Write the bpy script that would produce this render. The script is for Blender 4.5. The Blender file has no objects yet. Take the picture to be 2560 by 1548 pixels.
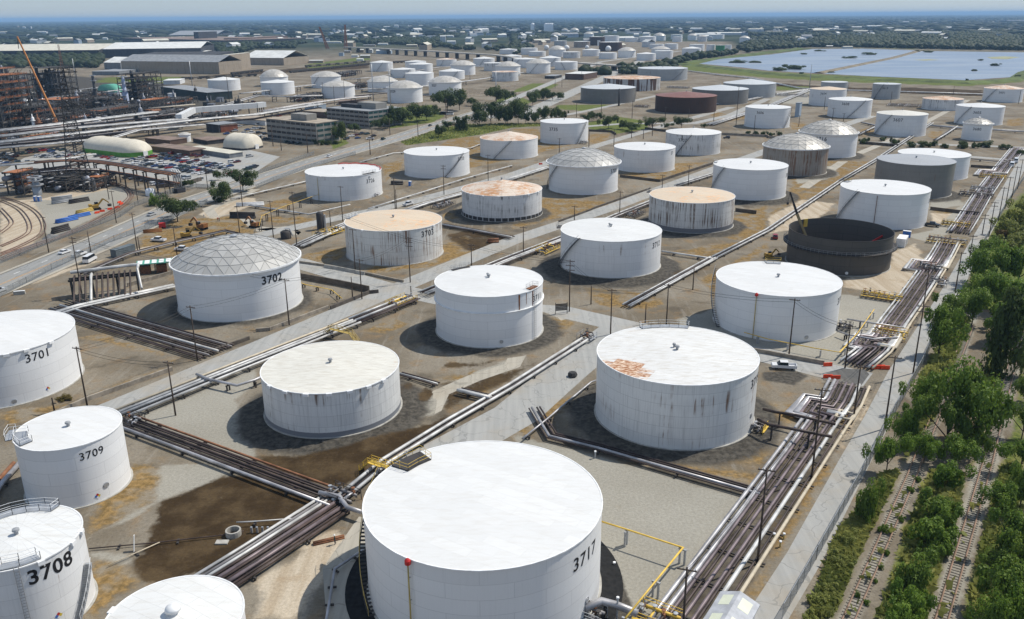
# Aerial view of an oil tank farm: everything is built in metres, camera 80 m above the ground.
import bpy, math, random
import numpy as np
from mathutils import Vector, Matrix
SC = bpy.context.scene
COL = SC.collection
PI = math.pi
rnd = random.Random(7)
# ------------------------------------------------------------------ camera
FPX, HORIZ, ROLL, CAMH = 2120.0, 40.0, 0.007, 80.0
TH = math.atan((774 - HORIZ) / FPX)
CT, ST = math.cos(TH), math.sin(TH)
cd = bpy.data.cameras.new('camera'); cam = bpy.data.objects.new('camera', cd); COL.objects.link(cam)
cd.sensor_width = 36; cd.lens = FPX / 2560 * 36; cd.clip_start = 1; cd.clip_end = 200000
cam.matrix_world = Matrix.Translation((0, 0, CAMH)) @ Matrix.Rotation(PI / 2 - TH, 4, 'X') @ Matrix.Rotation(-ROLL, 4, 'Z')
SC.camera = cam
CR, SR = math.cos(ROLL), math.sin(ROLL)
def ray(px, py):
    a, b = px - 1280, py - 774
    X, Y = CR * a - SR * b, SR * a + CR * b
    return Vector((X / FPX, CT - Y / FPX * ST, -ST - Y / FPX * CT))
def G(px, py, z=0.0):
    d = ray(px, py); t = (z - CAMH) / d.z
    return Vector((d.x * t, d.y * t, z))
def ztop(px, py, x, y):
    d = ray(px, py); return CAMH + math.hypot(x, y) / math.hypot(d.x, d.y) * d.z
def project(P):
    P = np.asarray(P, float); x, y, z = P[..., 0], P[..., 1], P[..., 2] - CAMH
    d = y * CT - z * ST; u = z * CT + y * ST
    X, Y = FPX * x / d, -FPX * u / d
    return np.stack([1280 + CR * X + SR * Y, 774 - SR * X + CR * Y], -1)
def Q(reg, x, y):                      # survey sheet letter + sheet coordinates
    i = 'ABCDEFGHIJKLMNOP'.index(reg)
    return ((i % 4) * 640 + x / 3.85, (i // 4) * 387 + y / 3.85)
def S(text, z=0.0):                    # 'F 0 380; F 480 270' -> world points on the plane z
    out = []; reg = None
    for t in text.split(';'):
        w = t.split()
        if not w: continue
        if w[0].isalpha(): reg = w.pop(0)
        p = Q(reg, float(w[0]), float(w[1])) if reg != 'X' else (float(w[0]), float(w[1]))
        out.append(G(p[0], p[1], float(w[2]) if len(w) > 2 else z))
    return out
# ------------------------------------------------------------------ node helper
class NB:
    def __init__(s, tree): s.t = tree; s.N = tree.nodes; s.L = tree.links
    def n(s, typ, ins=None, out=0, **props):
        nd = s.N.new('ShaderNode' + typ)
        for k, v in props.items(): setattr(nd, k, v)
        for k, v in (ins or {}).items():
            sk = nd.inputs[k]
            if isinstance(v, bpy.types.NodeSocket): s.L.new(v, sk)
            else: sk.default_value = v
        return nd.outputs[out]
    def math(s, op, a, b=0.0, clamp=False): return s.n('Math', {0: a, 1: b}, operation=op, use_clamp=clamp)
    def mix(s, f, a, b, mode='MIX'):
        nd = s.N.new('ShaderNodeMix'); nd.data_type = 'RGBA'; nd.blend_type = mode
        for i, v in ((0, f), (6, a), (7, b)):
            if isinstance(v, bpy.types.NodeSocket): s.L.new(v, nd.inputs[i])
            else: nd.inputs[i].default_value = v if i == 0 else (tuple(v) + (1,))[:4]
        return nd.outputs[2]
    def ramp(s, f, a, b): return s.n('MapRange', {0: f, 1: a, 2: b}, interpolation_type='SMOOTHSTEP')
    def noise(s, vec, scale, detail=3.0, rough=.55): return s.n('TexNoise', {'Vector': vec, 'Scale': scale, 'Detail': detail, 'Roughness': rough})
    def vscale(s, v, k): return s.n('VectorMath', {0: v, 1: k}, operation='MULTIPLY')
    def vadd(s, v, k): return s.n('VectorMath', {0: v, 1: k}, operation='ADD')
def newmat(name, rough=.8, metal=0.0, spec=.3):
    m = bpy.data.materials.new(name); m.use_nodes = True
    b = m.node_tree.nodes['Principled BSDF']
    b.inputs['Roughness'].default_value = rough; b.inputs['Metallic'].default_value = metal
    b.inputs['Specular IOR Level'].default_value = spec
    return m, NB(m.node_tree), b
def plain(name, col, rough=.7, metal=0.0, var=.12, scale=.7, spec=.3):
    m, k, b = newmat(name, rough, metal, spec)
    co = k.n('TexCoord', out=3)
    r = k.n('ObjectInfo', out=5)
    v = k.vadd(co, k.n('CombineXYZ', {0: k.math('MULTIPLY', r, 91.0)}))
    f = k.noise(v, scale, 4.0)
    c = k.mix(k.ramp(f, .3, .7), [x * (1 - var) for x in col], [min(1, x * (1 + var)) for x in col])
    k.L.new(c, b.inputs['Base Color'])
    return m
# ------------------------------------------------------------------ mesh builder
class MB:
    def __init__(s): s.v = []; s.f = []; s.m = []; s.mi = 0; s.smooth = []; s.sm = False
    def add(s, vs, fs):
        o = len(s.v); s.v += [tuple(p) for p in vs]
        for f in fs: s.f.append(tuple(i + o for i in f)); s.m.append(s.mi); s.smooth.append(s.sm)
        return s
    def box(s, c, size, rz=0.0, ax=None):
        hx, hy, hz = size[0] / 2, size[1] / 2, size[2] / 2; ca, sa = math.cos(rz), math.sin(rz)
        P = []
        for z in (-hz, hz):
            for x, y in ((-hx, -hy), (hx, -hy), (hx, hy), (-hx, hy)):
                P.append((c[0] + x * ca - y * sa, c[1] + x * sa + y * ca, c[2] + z))
        return s.add(P, [(3, 2, 1, 0), (4, 5, 6, 7), (0, 1, 5, 4), (1, 2, 6, 5), (2, 3, 7, 6), (3, 0, 4, 7)])
    def tube(s, pts, r, seg=6, r2=None, cap=True):
        pts = [Vector(p) for p in pts]; n = len(pts); V = []
        for i, p in enumerate(pts):
            a = pts[max(i - 1, 0)]; b = pts[min(i + 1, n - 1)]; t = (b - a)
            if t.length < 1e-9: t = Vector((0, 0, 1))
            t.normalize()
            up = Vector((0, 0, 1)) if abs(t.z) < .95 else Vector((1, 0, 0))
            u = t.cross(up).normalized(); w = u.cross(t)
            k = 1.0
            if 0 < i < n - 1:
                d1 = (p - a).normalized(); c = max(.35, d1.dot(t)); k = 1 / c
            rr = r if r2 is None else r + (r2 - r) * i / (n - 1)
            for j in range(seg):
                q = 2 * PI * j / seg
                V.append(p + u * (math.cos(q) * rr * (k if abs(t.z) < .95 else 1)) + w * (math.sin(q) * rr))
        F = []
        for i in range(n - 1):
            for j in range(seg):
                k = (j + 1) % seg
                F.append((i * seg + j, i * seg + k, (i + 1) * seg + k, (i + 1) * seg + j))
        if cap: F += [tuple(range(seg))[::-1], tuple(range((n - 1) * seg, n * seg))]
        return s.add(V, F)
    def bar(s, a, b, w, h=None):
        a, b = Vector(a), Vector(b); h = h or w
        t = (b - a).normalized(); up = Vector((0, 0, 1)) if abs(t.z) < .95 else Vector((1, 0, 0))
        u = t.cross(up).normalized() * w / 2; v = u.normalized().cross(t) * h / 2
        P = [a - u - v, a + u - v, a + u + v, a - u + v, b - u - v, b + u - v, b + u + v, b - u + v]
        return s.add(P, [(0, 1, 2, 3), (7, 6, 5, 4), (1, 0, 4, 5), (2, 1, 5, 6), (3, 2, 6, 7), (0, 3, 7, 4)])
    def lathe(s, prof, c=(0, 0, 0), seg=24, a0=0.0, a1=2 * PI):
        full = abs(a1 - a0 - 2 * PI) < 1e-6; m = seg if full else seg + 1; V = []
        for r, z in prof:
            for j in range(m):
                q = a0 + (a1 - a0) * j / seg
                V.append((c[0] + r * math.cos(q), c[1] + r * math.sin(q), c[2] + z))
        F = []
        for i in range(len(prof) - 1):
            for j in range(seg):
                k = (j + 1) % m
                F.append((i * m + j, i * m + k, (i + 1) * m + k, (i + 1) * m + j))
        return s.add(V, F)
    def prism(s, poly, z0, z1):
        n = len(poly); P = [(p[0], p[1], z0) for p in poly] + [(p[0], p[1], z1) for p in poly]
        return s.add(P, [tuple(range(n))[::-1], tuple(range(n, 2 * n))] + [(i, (i + 1) % n, n + (i + 1) % n, n + i) for i in range(n)])
    def gable(s, c, size, hr, rz=0.0, over=.3):
        lx, ly = size[0] / 2 + over, size[1] / 2 + over; ca, sa = math.cos(rz), math.sin(rz)
        L = [(-lx, -ly, 0), (lx, -ly, 0), (lx, ly, 0), (-lx, ly, 0), (-lx, 0, hr), (lx, 0, hr)]
        L += [(x, y, z + .25) for x, y, z in L]
        P = [(c[0] + x * ca - y * sa, c[1] + x * sa + y * ca, c[2] + z) for x, y, z in L]
        return s.add(P, [(6, 7, 11, 10), (8, 9, 10, 11), (0, 4, 5, 1), (2, 5, 4, 3), (0, 1, 7, 6), (2, 3, 9, 8), (1, 5, 11, 7), (5, 2, 8, 11), (3, 4, 10, 9), (4, 0, 6, 10)])
    def mesh(s, name, mats):
        me = bpy.data.meshes.new(name); me.from_pydata(s.v, [], s.f)
        for m in (mats if isinstance(mats, (list, tuple)) else [mats]): me.materials.append(m)
        me.polygons.foreach_set('material_index', s.m); me.polygons.foreach_set('use_smooth', s.smooth)
        me.update(); return me
    def build(s, name, mats, parent=None, loc=None):
        o = bpy.data.objects.new(name, s.mesh(name, mats)); COL.objects.link(o)
        if parent is not None: o.parent = parent
        if loc is not None: o.location = loc
        return o
def tag(o, label=None, cat=None, group=None, kind=None):
    if label: o['label'] = label
    if cat: o['category'] = cat
    if group: o['group'] = group
    if kind: o['kind'] = kind
    return o
def root(name, label, cat, loc=(0, 0, 0), rz=0.0, group=None):
    o = bpy.data.objects.new(name, None); COL.objects.link(o); o.empty_display_size = .5
    o.location = loc; o.rotation_euler = (0, 0, rz)
    return tag(o, label, cat, group)
def addmesh(name, me, parent=None, loc=None, rz=0.0, sc=None):
    o = bpy.data.objects.new(name, me); COL.objects.link(o)
    if parent is not None: o.parent = parent
    if loc is not None: o.location = loc
    o.rotation_euler = (0, 0, rz)
    if sc is not None: o.scale = sc if isinstance(sc, (tuple, list)) else (sc, sc, sc)
    return o
def copytree(o, parent=None):
    c = o.copy(); COL.objects.link(c)
    if parent is not None: c.parent = parent
    for ch in list(o.children): copytree(ch, c)
    return c
# ------------------------------------------------------------------ light, sky, air
SEL, SAZ = math.radians(53.5), math.radians(27.0)
SUN = Vector((math.cos(SEL) * math.cos(SAZ), math.cos(SEL) * math.sin(SAZ), math.sin(SEL)))
ld = bpy.data.lights.new('sun', 'SUN'); ld.energy = 4.35; ld.angle = math.radians(.53); ld.color = (1, .95, .86)
so = bpy.data.objects.new('sun', ld); COL.objects.link(so); so.rotation_euler = (-SUN).to_track_quat('-Z', 'Y').to_euler(); so.location = (60, 40, 150)
w = bpy.data.worlds.new('World'); SC.world = w; w.use_nodes = True
wk = NB(w.node_tree); bg = w.node_tree.nodes['Background']
sky = w.node_tree.nodes.new('ShaderNodeTexSky'); sky.sky_type = 'NISHITA'; sky.sun_disc = False
sky.sun_elevation = SEL; sky.sun_rotation = PI / 2 - SAZ; sky.altitude = 50; sky.air_density = 1.0; sky.dust_density = .15; sky.ozone_density = 4.0
w.node_tree.links.new(wk.mix(.55, wk.mix(1.0, sky.outputs[0], (.95, 1.03, 1.2), 'MULTIPLY'), wk.n('RGB')), bg.inputs[0]); bg.inputs[1].default_value = .092
bg.inputs[0].links[0].from_node.inputs[7].links[0].from_node.outputs[0].default_value = (4.1, 5.1, 6.3, 1)  # flat pale blue blended in to even out the sky tint
SC.view_settings.view_transform = 'Standard'; SC.view_settings.look = 'None'; SC.view_settings.exposure = 0.1; SC.view_settings.gamma = 1.0
SC.cycles.max_bounces = 6; SC.cycles.diffuse_bounces = 4; SC.cycles.glossy_bounces = 2; SC.cycles.transparent_max_bounces = 8; SC.cycles.volume_bounces = 0
SC.cycles.use_denoising = True
def haze():
    hm = bpy.data.materials.new('haze_air'); hm.use_nodes = True; t = hm.node_tree; t.nodes.remove(t.nodes['Principled BSDF'])
    pv = t.nodes.new('ShaderNodeVolumePrincipled'); pv.inputs['Color'].default_value = (.42, .68, 1, 1); pv.inputs['Density'].default_value = 6e-5
    t.links.new(pv.outputs[0], t.nodes['Material Output'].inputs['Volume'])
    b = MB(); b.box((0, 29000, 60), (130000, 90000, 124)); o = b.build('haze', hm); tag(o, 'thin blue summer haze over the whole plain', 'haze', kind='stuff')
haze()
# ------------------------------------------------------------------ setting: ground with soil cover and mounds
def axis(lo, a, b, hi, step, grow):
    r = list(np.arange(a, b, step)); x = b; s = step
    while x < hi: r.append(x); s *= grow; x += s
    r.append(hi); l = []; x = a; s = step
    while x > lo: s *= grow; x -= s; l.append(max(x, lo))
    return np.array(l[::-1] + r)
GX = axis(-64000, -190, 215, 64000, 1.15, 1.035); GY = axis(-15000, 74, 430, 72000, 1.15, 1.022)
gx, gy = np.meshgrid(GX, GY); gx = gx.ravel(); gy = gy.ravel(); gz = np.zeros_like(gx)
ATTR = {k: np.zeros_like(gx) for k in ('mud', 'soil', 'sand', 'dark', 'grass', 'gravel', 'wood')}
def polysd(poly, X, Y):
    n = len(poly); d = np.full(X.shape, 1e9); inside = np.zeros(X.shape, bool)
    for i in range(n):
        x0, y0 = poly[i][0], poly[i][1]; x1, y1 = poly[(i + 1) % n][0], poly[(i + 1) % n][1]
        ex, ey = x1 - x0, y1 - y0; t = np.clip(((X - x0) * ex + (Y - y0) * ey) / (ex * ex + ey * ey + 1e-9), 0, 1)
        d = np.minimum(d, np.hypot(X - x0 - t * ex, Y - y0 - t * ey))
        if y0 != y1:
            c = ((y0 > Y) != (y1 > Y)) & (X < (x1 - x0) * (Y - y0) / (y1 - y0) + x0); inside ^= c
    return np.where(inside, d, -d)
def paint(attr, text, soft=2.0, wt=1.0, mode='max', pts=None):
    P = pts or S(text); xs = [p[0] for p in P]; ys = [p[1] for p in P]
    k = np.where((gx > min(xs) - soft) & (gx < max(xs) + soft) & (gy > min(ys) - soft) & (gy < max(ys) + soft))[0]
    if not len(k): return
    v = np.clip(polysd(P, gx[k], gy[k]) / soft * .5 + .5, 0, 1); v = v * v * (3 - 2 * v) * wt
    A = ATTR[attr]
    A[k] = np.maximum(A[k], v) if mode == 'max' else A[k] * (1 - v)
def strip(attr, text, width, soft=1.5, wt=1.0):
    P = S(text)
    for a, b in zip(P[:-1], P[1:]):
        d = (b - a).normalized(); n = Vector((-d.y, d.x, 0)) * width / 2
        paint(attr, '', soft, wt, pts=[a + n, b + n, b - n, a - n])
def ring(attr, x, y, r, soft=2.0, wt=1.0):
    k = np.where((abs(gx - x) < r + soft) & (abs(gy - y) < r + soft))[0]
    v = np.clip((r - np.hypot(gx[k] - x, gy[k] - y)) / soft * .5 + .5, 0, 1) * wt
    ATTR[attr][k] = np.maximum(ATTR[attr][k], v)
def mound(x, y, r0, r1, hh):
    k = np.where((abs(gx - x) < r1) & (abs(gy - y) < r1))[0]
    d = np.hypot(gx[k] - x, gy[k] - y); v = np.clip((r1 - d) / (r1 - r0), 0, 1); gz[k] = np.maximum(gz[k], hh * v)
def berm(text, hh, top, foot, attr=None):
    P = S(text)
    for a, b in zip(P[:-1], P[1:]):
        k = np.where((gx > min(a.x, b.x) - foot) & (gx < max(a.x, b.x) + foot) & (gy > min(a.y, b.y) - foot) & (gy < max(a.y, b.y) + foot))[0]
        ex, ey = b.x - a.x, b.y - a.y; t = np.clip(((gx[k] - a.x) * ex + (gy[k] - a.y) * ey) / (ex * ex + ey * ey), 0, 1)
        d = np.hypot(gx[k] - a.x - t * ex, gy[k] - a.y - t * ey); v = np.clip((foot - d) / (foot - top), 0, 1)
        gz[k] = np.maximum(gz[k], hh * v)
        if attr: ATTR[attr][k] = np.maximum(ATTR[attr][k], v)
# wet brown mud lying in the dike basins
paint('mud', 'X 571 1186; 640 1193; 790 1248; 800 1268; 740 1305; 540 1439; 358 1454; 330 1408; 369 1343; 398 1252', 2.2)
paint('mud', 'X 640 1142; 760 1140; 930 1102; 1080 1057; 1105 1037; 1140 1047; 1040 1110; 930 1175; 890 1200; 855 1222; 744 1203; 660 1167', 2.2)
paint('mud', 'J 1560 880; 1620 700; 1750 800; 1600 930', 1.5, .8)
paint('mud', 'J 1750 520; 2300 490; 2250 560; 1800 560', 2.5, .75); paint('mud', 'X 1100 960; 1180 945; 1280 925; 1384 885; 1280 952; 1105 1030', 2.0, .7)
paint('mud', 'X 965 985; 1045 940; 1050 965; 1010 1010', 2.5, .6)
paint('mud', 'X 1110 590; 1160 575; 1320 590; 1230 640; 1160 625', 3, .75); paint('mud', 'X 1660 690; 1800 610; 1790 660; 1720 700', 3, .5)
paint('mud', 'D 80 800; 520 830; 1010 850; 1290 840; 2080 870; 2080 930; 1290 900; 80 840', 4, 1)
paint('mud', 'A 1500 745; 1700 750; 2464 690; B 900 610; 1100 610; 1100 660; 350 700; A 2000 740; 1560 770', 8, .8)
# dry rusty-orange grass and soil
for t in ('I 760 270; 1000 225; 1300 330; 1650 440; 1600 560; 1400 620; 1000 760; 700 900; 300 950; 0 980; 0 1130; 100 1120; 500 1000; 850 880; 1660 590; 1700 470',
          'M 850 430; 1250 0; 1450 0; 1600 120; 1500 330; 1150 560; 840 690', 'M 860 900; 1100 930; 1340 1100; 1300 1200; 900 1480; 800 1480',
          'F 480 950; 870 880; 860 1000; 620 1060; 420 1010', 'F 1800 870; 2000 760; 2300 900; 1700 1080; 1100 1150; 1000 1110', 'F 1750 520; 2000 540; 2000 640; 1800 620',
          'F 1200 100; 1430 40; 1400 140; 1250 260', 'F 120 450; 480 390; 300 520; 0 560', 'F 0 560; 340 610; 840 610; 500 680; 100 650',
          'G 300 410; 900 450; 1000 520; 500 600; 0 720; 0 650', 'G 1030 200; 1500 60; 1570 80; 1900 70; 1400 270; 1060 215', 'G 1000 620; 1500 700; 2100 600; 2464 480; 2464 750; 1980 1000; 1500 930; 2200 830',
          'G 700 1280; 1300 1320; 1500 1440; 1300 1490; 820 1460', 'G 1250 1010; 1500 1000; 1640 1090; 1560 1180; 1350 1220', 'G 2050 1450; 1800 1200; 2464 840; 2464 900; 2000 1250; 2400 1200; 1900 1350',
          'H 200 230; 700 190; 760 230; 560 370; 200 480; 0 640; 0 560; 300 400', 'H 1560 500; 1850 560; 1600 590', 'H 560 60; 1000 60; 820 160; 560 140', 'J 1380 840; 1560 880; 1540 1020; 1250 1200; 700 1330; 400 1370; 700 1260',
          'J 1000 200; 1330 90; 1500 140; 1250 240', 'J 2050 760; 2464 600; 2400 700; 2150 860', 'J 1700 680; 2100 580; 2250 630; 1900 740', 'K 330 60; 560 100; 640 130; 430 240; 300 250', 'K 0 1080; 200 950; 330 880; 640 800; 520 960; 330 1100; 150 1260; 0 1240',
          'K 1500 1490; 2250 1200; 2464 1100; 2464 1490', 'L 0 900; 420 900; 420 1000; 0 1200', 'L 760 930; 960 850; 1000 960; 640 1250; 640 1120', 'O 700 -40; 1500 -40; 2464 100; 2350 200; 1400 40', 'P 0 500; 400 0; 670 0; 120 880; 0 950', 'O 2150 1300; 2464 1000; 2464 900; 2464 1250; 2200 1450',
          'E 1340 800; 1700 620; 2100 600; 2464 560; 2464 900; 1700 1000; 1350 960', 'E 1250 620; 1700 520; 2050 400; 2080 420; 1650 560', 'C 740 1290; 960 1290; 900 1370; 740 1390', 'C 0 1240; 260 1240; 270 1330; 0 1290', 'C 1650 990; 2100 1110; 2400 1060; 2464 1100; 2050 1180',
          'X 1000 420; 1130 345; 1350 330; 1500 345; 1340 385; 1180 420', 'X 1970 470; 2080 430; 2190 400; 2100 450; 1960 520', 'D 220 1180; 380 1190; 300 1260; 220 1250', 'D 1550 1260; 1700 1260; 1650 1340; 1540 1330', 'D 2290 1150; 2464 1130; 2464 1210; 2290 1220', 'D 1000 1220; 1050 1260; 900 1340; 880 1250'):
    paint('soil', t, 3.5, 1.0)
# pale sand and bare earth
for t in ('H 1210 930; 1420 850; 1500 1000; 1560 1010; 1300 1370; 740 1280; 740 1180; 1100 1110; 1190 1000', 'H 1560 560; 1850 570; 1700 700; 1580 640', 'N 200 690; 700 640; 1040 700; 1020 880; 700 1060; 420 1490; 0 1490; 0 1100; 420 860',
          'H 0 600; 330 430; 640 470; 560 560; 300 720; 0 760', 'E 0 850; 0 1000; 300 900; 420 700; 560 600; 1240 420; 1180 340; 980 290; 420 420; 0 450', 'E 2060 620; 2464 480; 2464 420; 2300 400; 2050 480; 1900 580', 'E 1100 980; 1700 830; 1330 900; 1000 1010; 300 1250; 320 1180',
          'L 640 1270; 900 860; 1010 800; 1010 900; 700 1330', 'E 0 460; 150 560; 270 640; 280 780; 0 860'):
    paint('sand', t, 3.0, 1.0)
# clean grey gravel yards
for t in ('X 1290 1090; 1360 1105; 1620 1175; 1880 1250; 1650 1560; 1380 1560; 1280 1400', 'X 1690 800; 1790 770; 2120 735; 2250 760; 2110 930; 1920 890; 1740 860', 'K 0 850; 800 290; 1200 140; 1200 330; 820 520; 560 790; 330 870; 0 1000', 'X 2260 590; 2330 575; 2440 480; 2400 560; 2340 610', 'E 300 430; 560 440; 1180 300; 1260 400; 1180 480; 500 800; 430 760; 420 600',
          'M 1540 0; 2100 0; 2300 130; 1950 220; 1500 380; 1200 560; 850 690; 850 830; 1250 850; 1300 950; 1180 960; 860 900; 840 700; 1500 360', 'J 1700 780; 2200 560; 2464 470; 2464 560; 1950 800; 1740 1010; 1500 1090; 1260 1230; 1440 1050; 1600 880', 'X 300 1060; 380 1000; 640 900; 640 960; 590 1000; 640 1140; 570 1186; 330 1080', 'D 80 880; 400 860; 400 1000; 0 1000', 'H 280 280; 560 240; 700 200; 600 100; 250 210', 'H 1560 420; 1800 400; 1900 480; 1560 540'):
    paint('gravel', t, 2.5, 1.0)
# green grass: verges, lagoon bank, rail corridor
for t in ('B 1390 1370; 1800 1230; 2050 1200; 2464 1190; C 270 1190; 740 1190; C 0 1230; B 2150 1300; 1450 1400', 'C 740 1240; 1000 1290; 1330 1240; 1260 1160; 1000 1120; 730 1180', 'B 1350 1230; 1700 1180; 1820 1120; 1700 1010; 1300 1040; 1280 1240', 'B 740 1440; 900 1380; 850 1330; 720 1390', 'C 430 1010; 950 1010; 700 1070; 420 1050', 'C 40 860; 200 800; 460 810; 370 860; 0 890', 'C 0 900; 200 980; 0 1060', 'B 2350 930; 2464 900; 2464 1000; 2300 980',
          'C 1590 610; 1690 590; 1830 620; 2464 690; D 600 720; 1900 775; 2350 760; 2464 700; 2464 790; 1900 830; 700 790; 0 750; C 1700 680', 'C 2464 490; 1690 590; 1830 620; 2464 520; D 420 475; 430 455', 'A 1000 740; 1750 740; 1750 800; 900 800', 'B 480 620; 1100 540; 1100 600; 500 660', 'D 820 430; 1400 430; 1400 480; 820 470', 'D 80 830; 400 830; 400 860; 80 870'):
    paint('grass', t, 3.0, 1.0)
for t in ('P 380 1490; 620 1490; 960 700; 1230 150; 1280 60; 1100 100; 820 500; 640 700; 560 960', 'P 1020 1490; 1500 1490; 1780 700; 1900 100; 1560 60; 1280 700; 1160 1100', 'L 1460 600; 1850 40; 1960 100; 1600 1100; 1300 1490', 'L 1960 1490; 2200 800; 2390 100; 2200 60; 2100 500', 'P 1870 1490; 2464 1490; 2464 0; 2240 0; 2050 700', 'L 2464 400; 2464 1490; 2260 1490; 2400 900', 'H 2230 700; 2464 380; 2464 1490; 1900 1490; 2000 800; 2150 760'):
    paint('grass', t, 2.0, 1.0)
BED = [('X 2110 1570; 2124 1545; 2280 1190; 2426 813; 2500 640', 3.3), ('X 2345 1570; 2356 1545; 2468 1161; 2548 839; 2600 640', 4.2)]
for t, w_ in BED: strip('gravel', t, w_, 1.5, .75); strip('sand', t, w_ * .55, 1.2, .6)
# low earth dikes round the basins
berm('X 1036 566; 1150 515; 1280 462', 1.1, .4, 4, 'dark'); berm('X 745 545; 880 515; 1000 480; 1180 425', 1.0, .4, 4); berm('X 1660 1160; 1880 1222', .3, .3, 2)
paint('dark', 'A 0 690; 1550 780; 2050 900; 2300 1000; 1500 1130; 0 1330', 20, .9); paint('dark', 'E 0 60; 900 60; 1000 250; 700 320; 0 200', 6, .6)  # refinery ground: dark grey, with the shade among the clutter painted in
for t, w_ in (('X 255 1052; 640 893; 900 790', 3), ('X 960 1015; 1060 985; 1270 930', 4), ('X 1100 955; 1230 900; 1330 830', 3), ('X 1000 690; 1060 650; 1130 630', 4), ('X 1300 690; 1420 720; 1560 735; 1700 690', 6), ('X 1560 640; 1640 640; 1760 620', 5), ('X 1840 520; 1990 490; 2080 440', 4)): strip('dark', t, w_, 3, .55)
paint('grass', '', 6, 1.0, pts=[Vector(p + (0,)) for p in ((100, 80), (600, 60), (700, 520), (300, 470), (190, 330), (140, 220))])
paint('dark', 'L 515 690; 900 745; 965 800; 820 865; 560 745', 1.5, 1.0); paint('dark', 'L -60 600; 300 590; 400 640; 260 740; -60 680', 1.5, .9)
# ------------------------------------------------------------------ tank paint
def shell_mat(name, base, rust=.0, dirt=.1, seam=.35, band=None, rustcol=(.17, .075, .03), patch=0.0, rough=.45, plates=(9.0, 2.35), side=0.0):
    m, k, b = newmat(name, rough, 0, .4)
    uv = k.n('UVMap'); rr = k.n('ObjectInfo', out=5); off = k.n('CombineXYZ', {0: k.math('MULTIPLY', rr, 173.0), 1: 0.0})
    v = k.vadd(uv, off); gz_ = k.n('SeparateXYZ', {0: k.n('TexCoord', out=0)}, out=2)
    nd = k.N.new('ShaderNodeTexBrick'); k.L.new(uv, nd.inputs['Vector']); nd.offset = .5
    for q, val in (('Scale', 1.0), ('Mortar Size', .045), ('Brick Width', plates[0]), ('Row Height', plates[1]), ('Bias', 0.0), ('Mortar Smooth', .3)): nd.inputs[q].default_value = val
    nd.inputs['Color1'].default_value = (1, 1, 1, 1); nd.inputs['Color2'].default_value = (.93, .93, .93, 1); nd.inputs['Mortar'].default_value = (1 - seam,) * 3 + (1,)
    c = k.mix(1.0, base, nd.outputs[0], 'MULTIPLY')
    big = k.noise(k.vscale(v, (.10, .16, 1)), 1.0, 3)
    st = k.noise(k.vscale(v, (1.5, .035, 1)), 1.0, 4, .65); st2 = k.noise(k.vscale(v, (3.6, .10, 1)), 1.0, 3, .7)
    c = k.mix(k.math('MULTIPLY', k.ramp(st2, .45, .75), dirt), c, [x * .45 for x in base])
    c = k.mix(k.math('MULTIPLY', k.ramp(big, .5, .75), dirt * .7), c, [x * .6 for x in base])
    if rust:
        f = k.math('MULTIPLY', k.ramp(st, .585 - .13 * rust, .665 - .12 * rust), k.ramp(big, .58 - .34 * rust, .72 - .2 * rust))
        f = k.math('MULTIPLY', f, k.ramp(k.noise(k.vscale(v, (.8, .22, 1)), 1.0, 3), .28, .5)); c = k.mix(k.math('MULTIPLY', f, .9), c, rustcol)
        sp = k.noise(k.vscale(v, (1.2, 1.6, 1)), 1.0, 4, .6); c = k.mix(k.math('MULTIPLY', k.ramp(sp, .74 - .1 * rust, .80), .8 * min(1, rust)), c, [x * .8 for x in rustcol])
    if patch: c = k.mix(k.math('MULTIPLY', k.ramp(big, .42, .5), patch), c, rustcol)
    if side:  # bare rusty bays between painted ones
        f = k.math('MULTIPLY', k.ramp(k.noise(k.vscale(v, (.22, .02, 1)), 1.0, 1), .47, .52), side); c = k.mix(f, c, k.mix(k.ramp(st, .4, .6), (.045, .025, .018), (.16, .08, .05)))
    if band: c = k.mix(k.math('LESS_THAN', k.math('ADD', gz_, k.math('MULTIPLY', st2, .02)), band[0] + .01), c, band[1])
    k.L.new(c, b.inputs['Base Color']); return m
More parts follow.
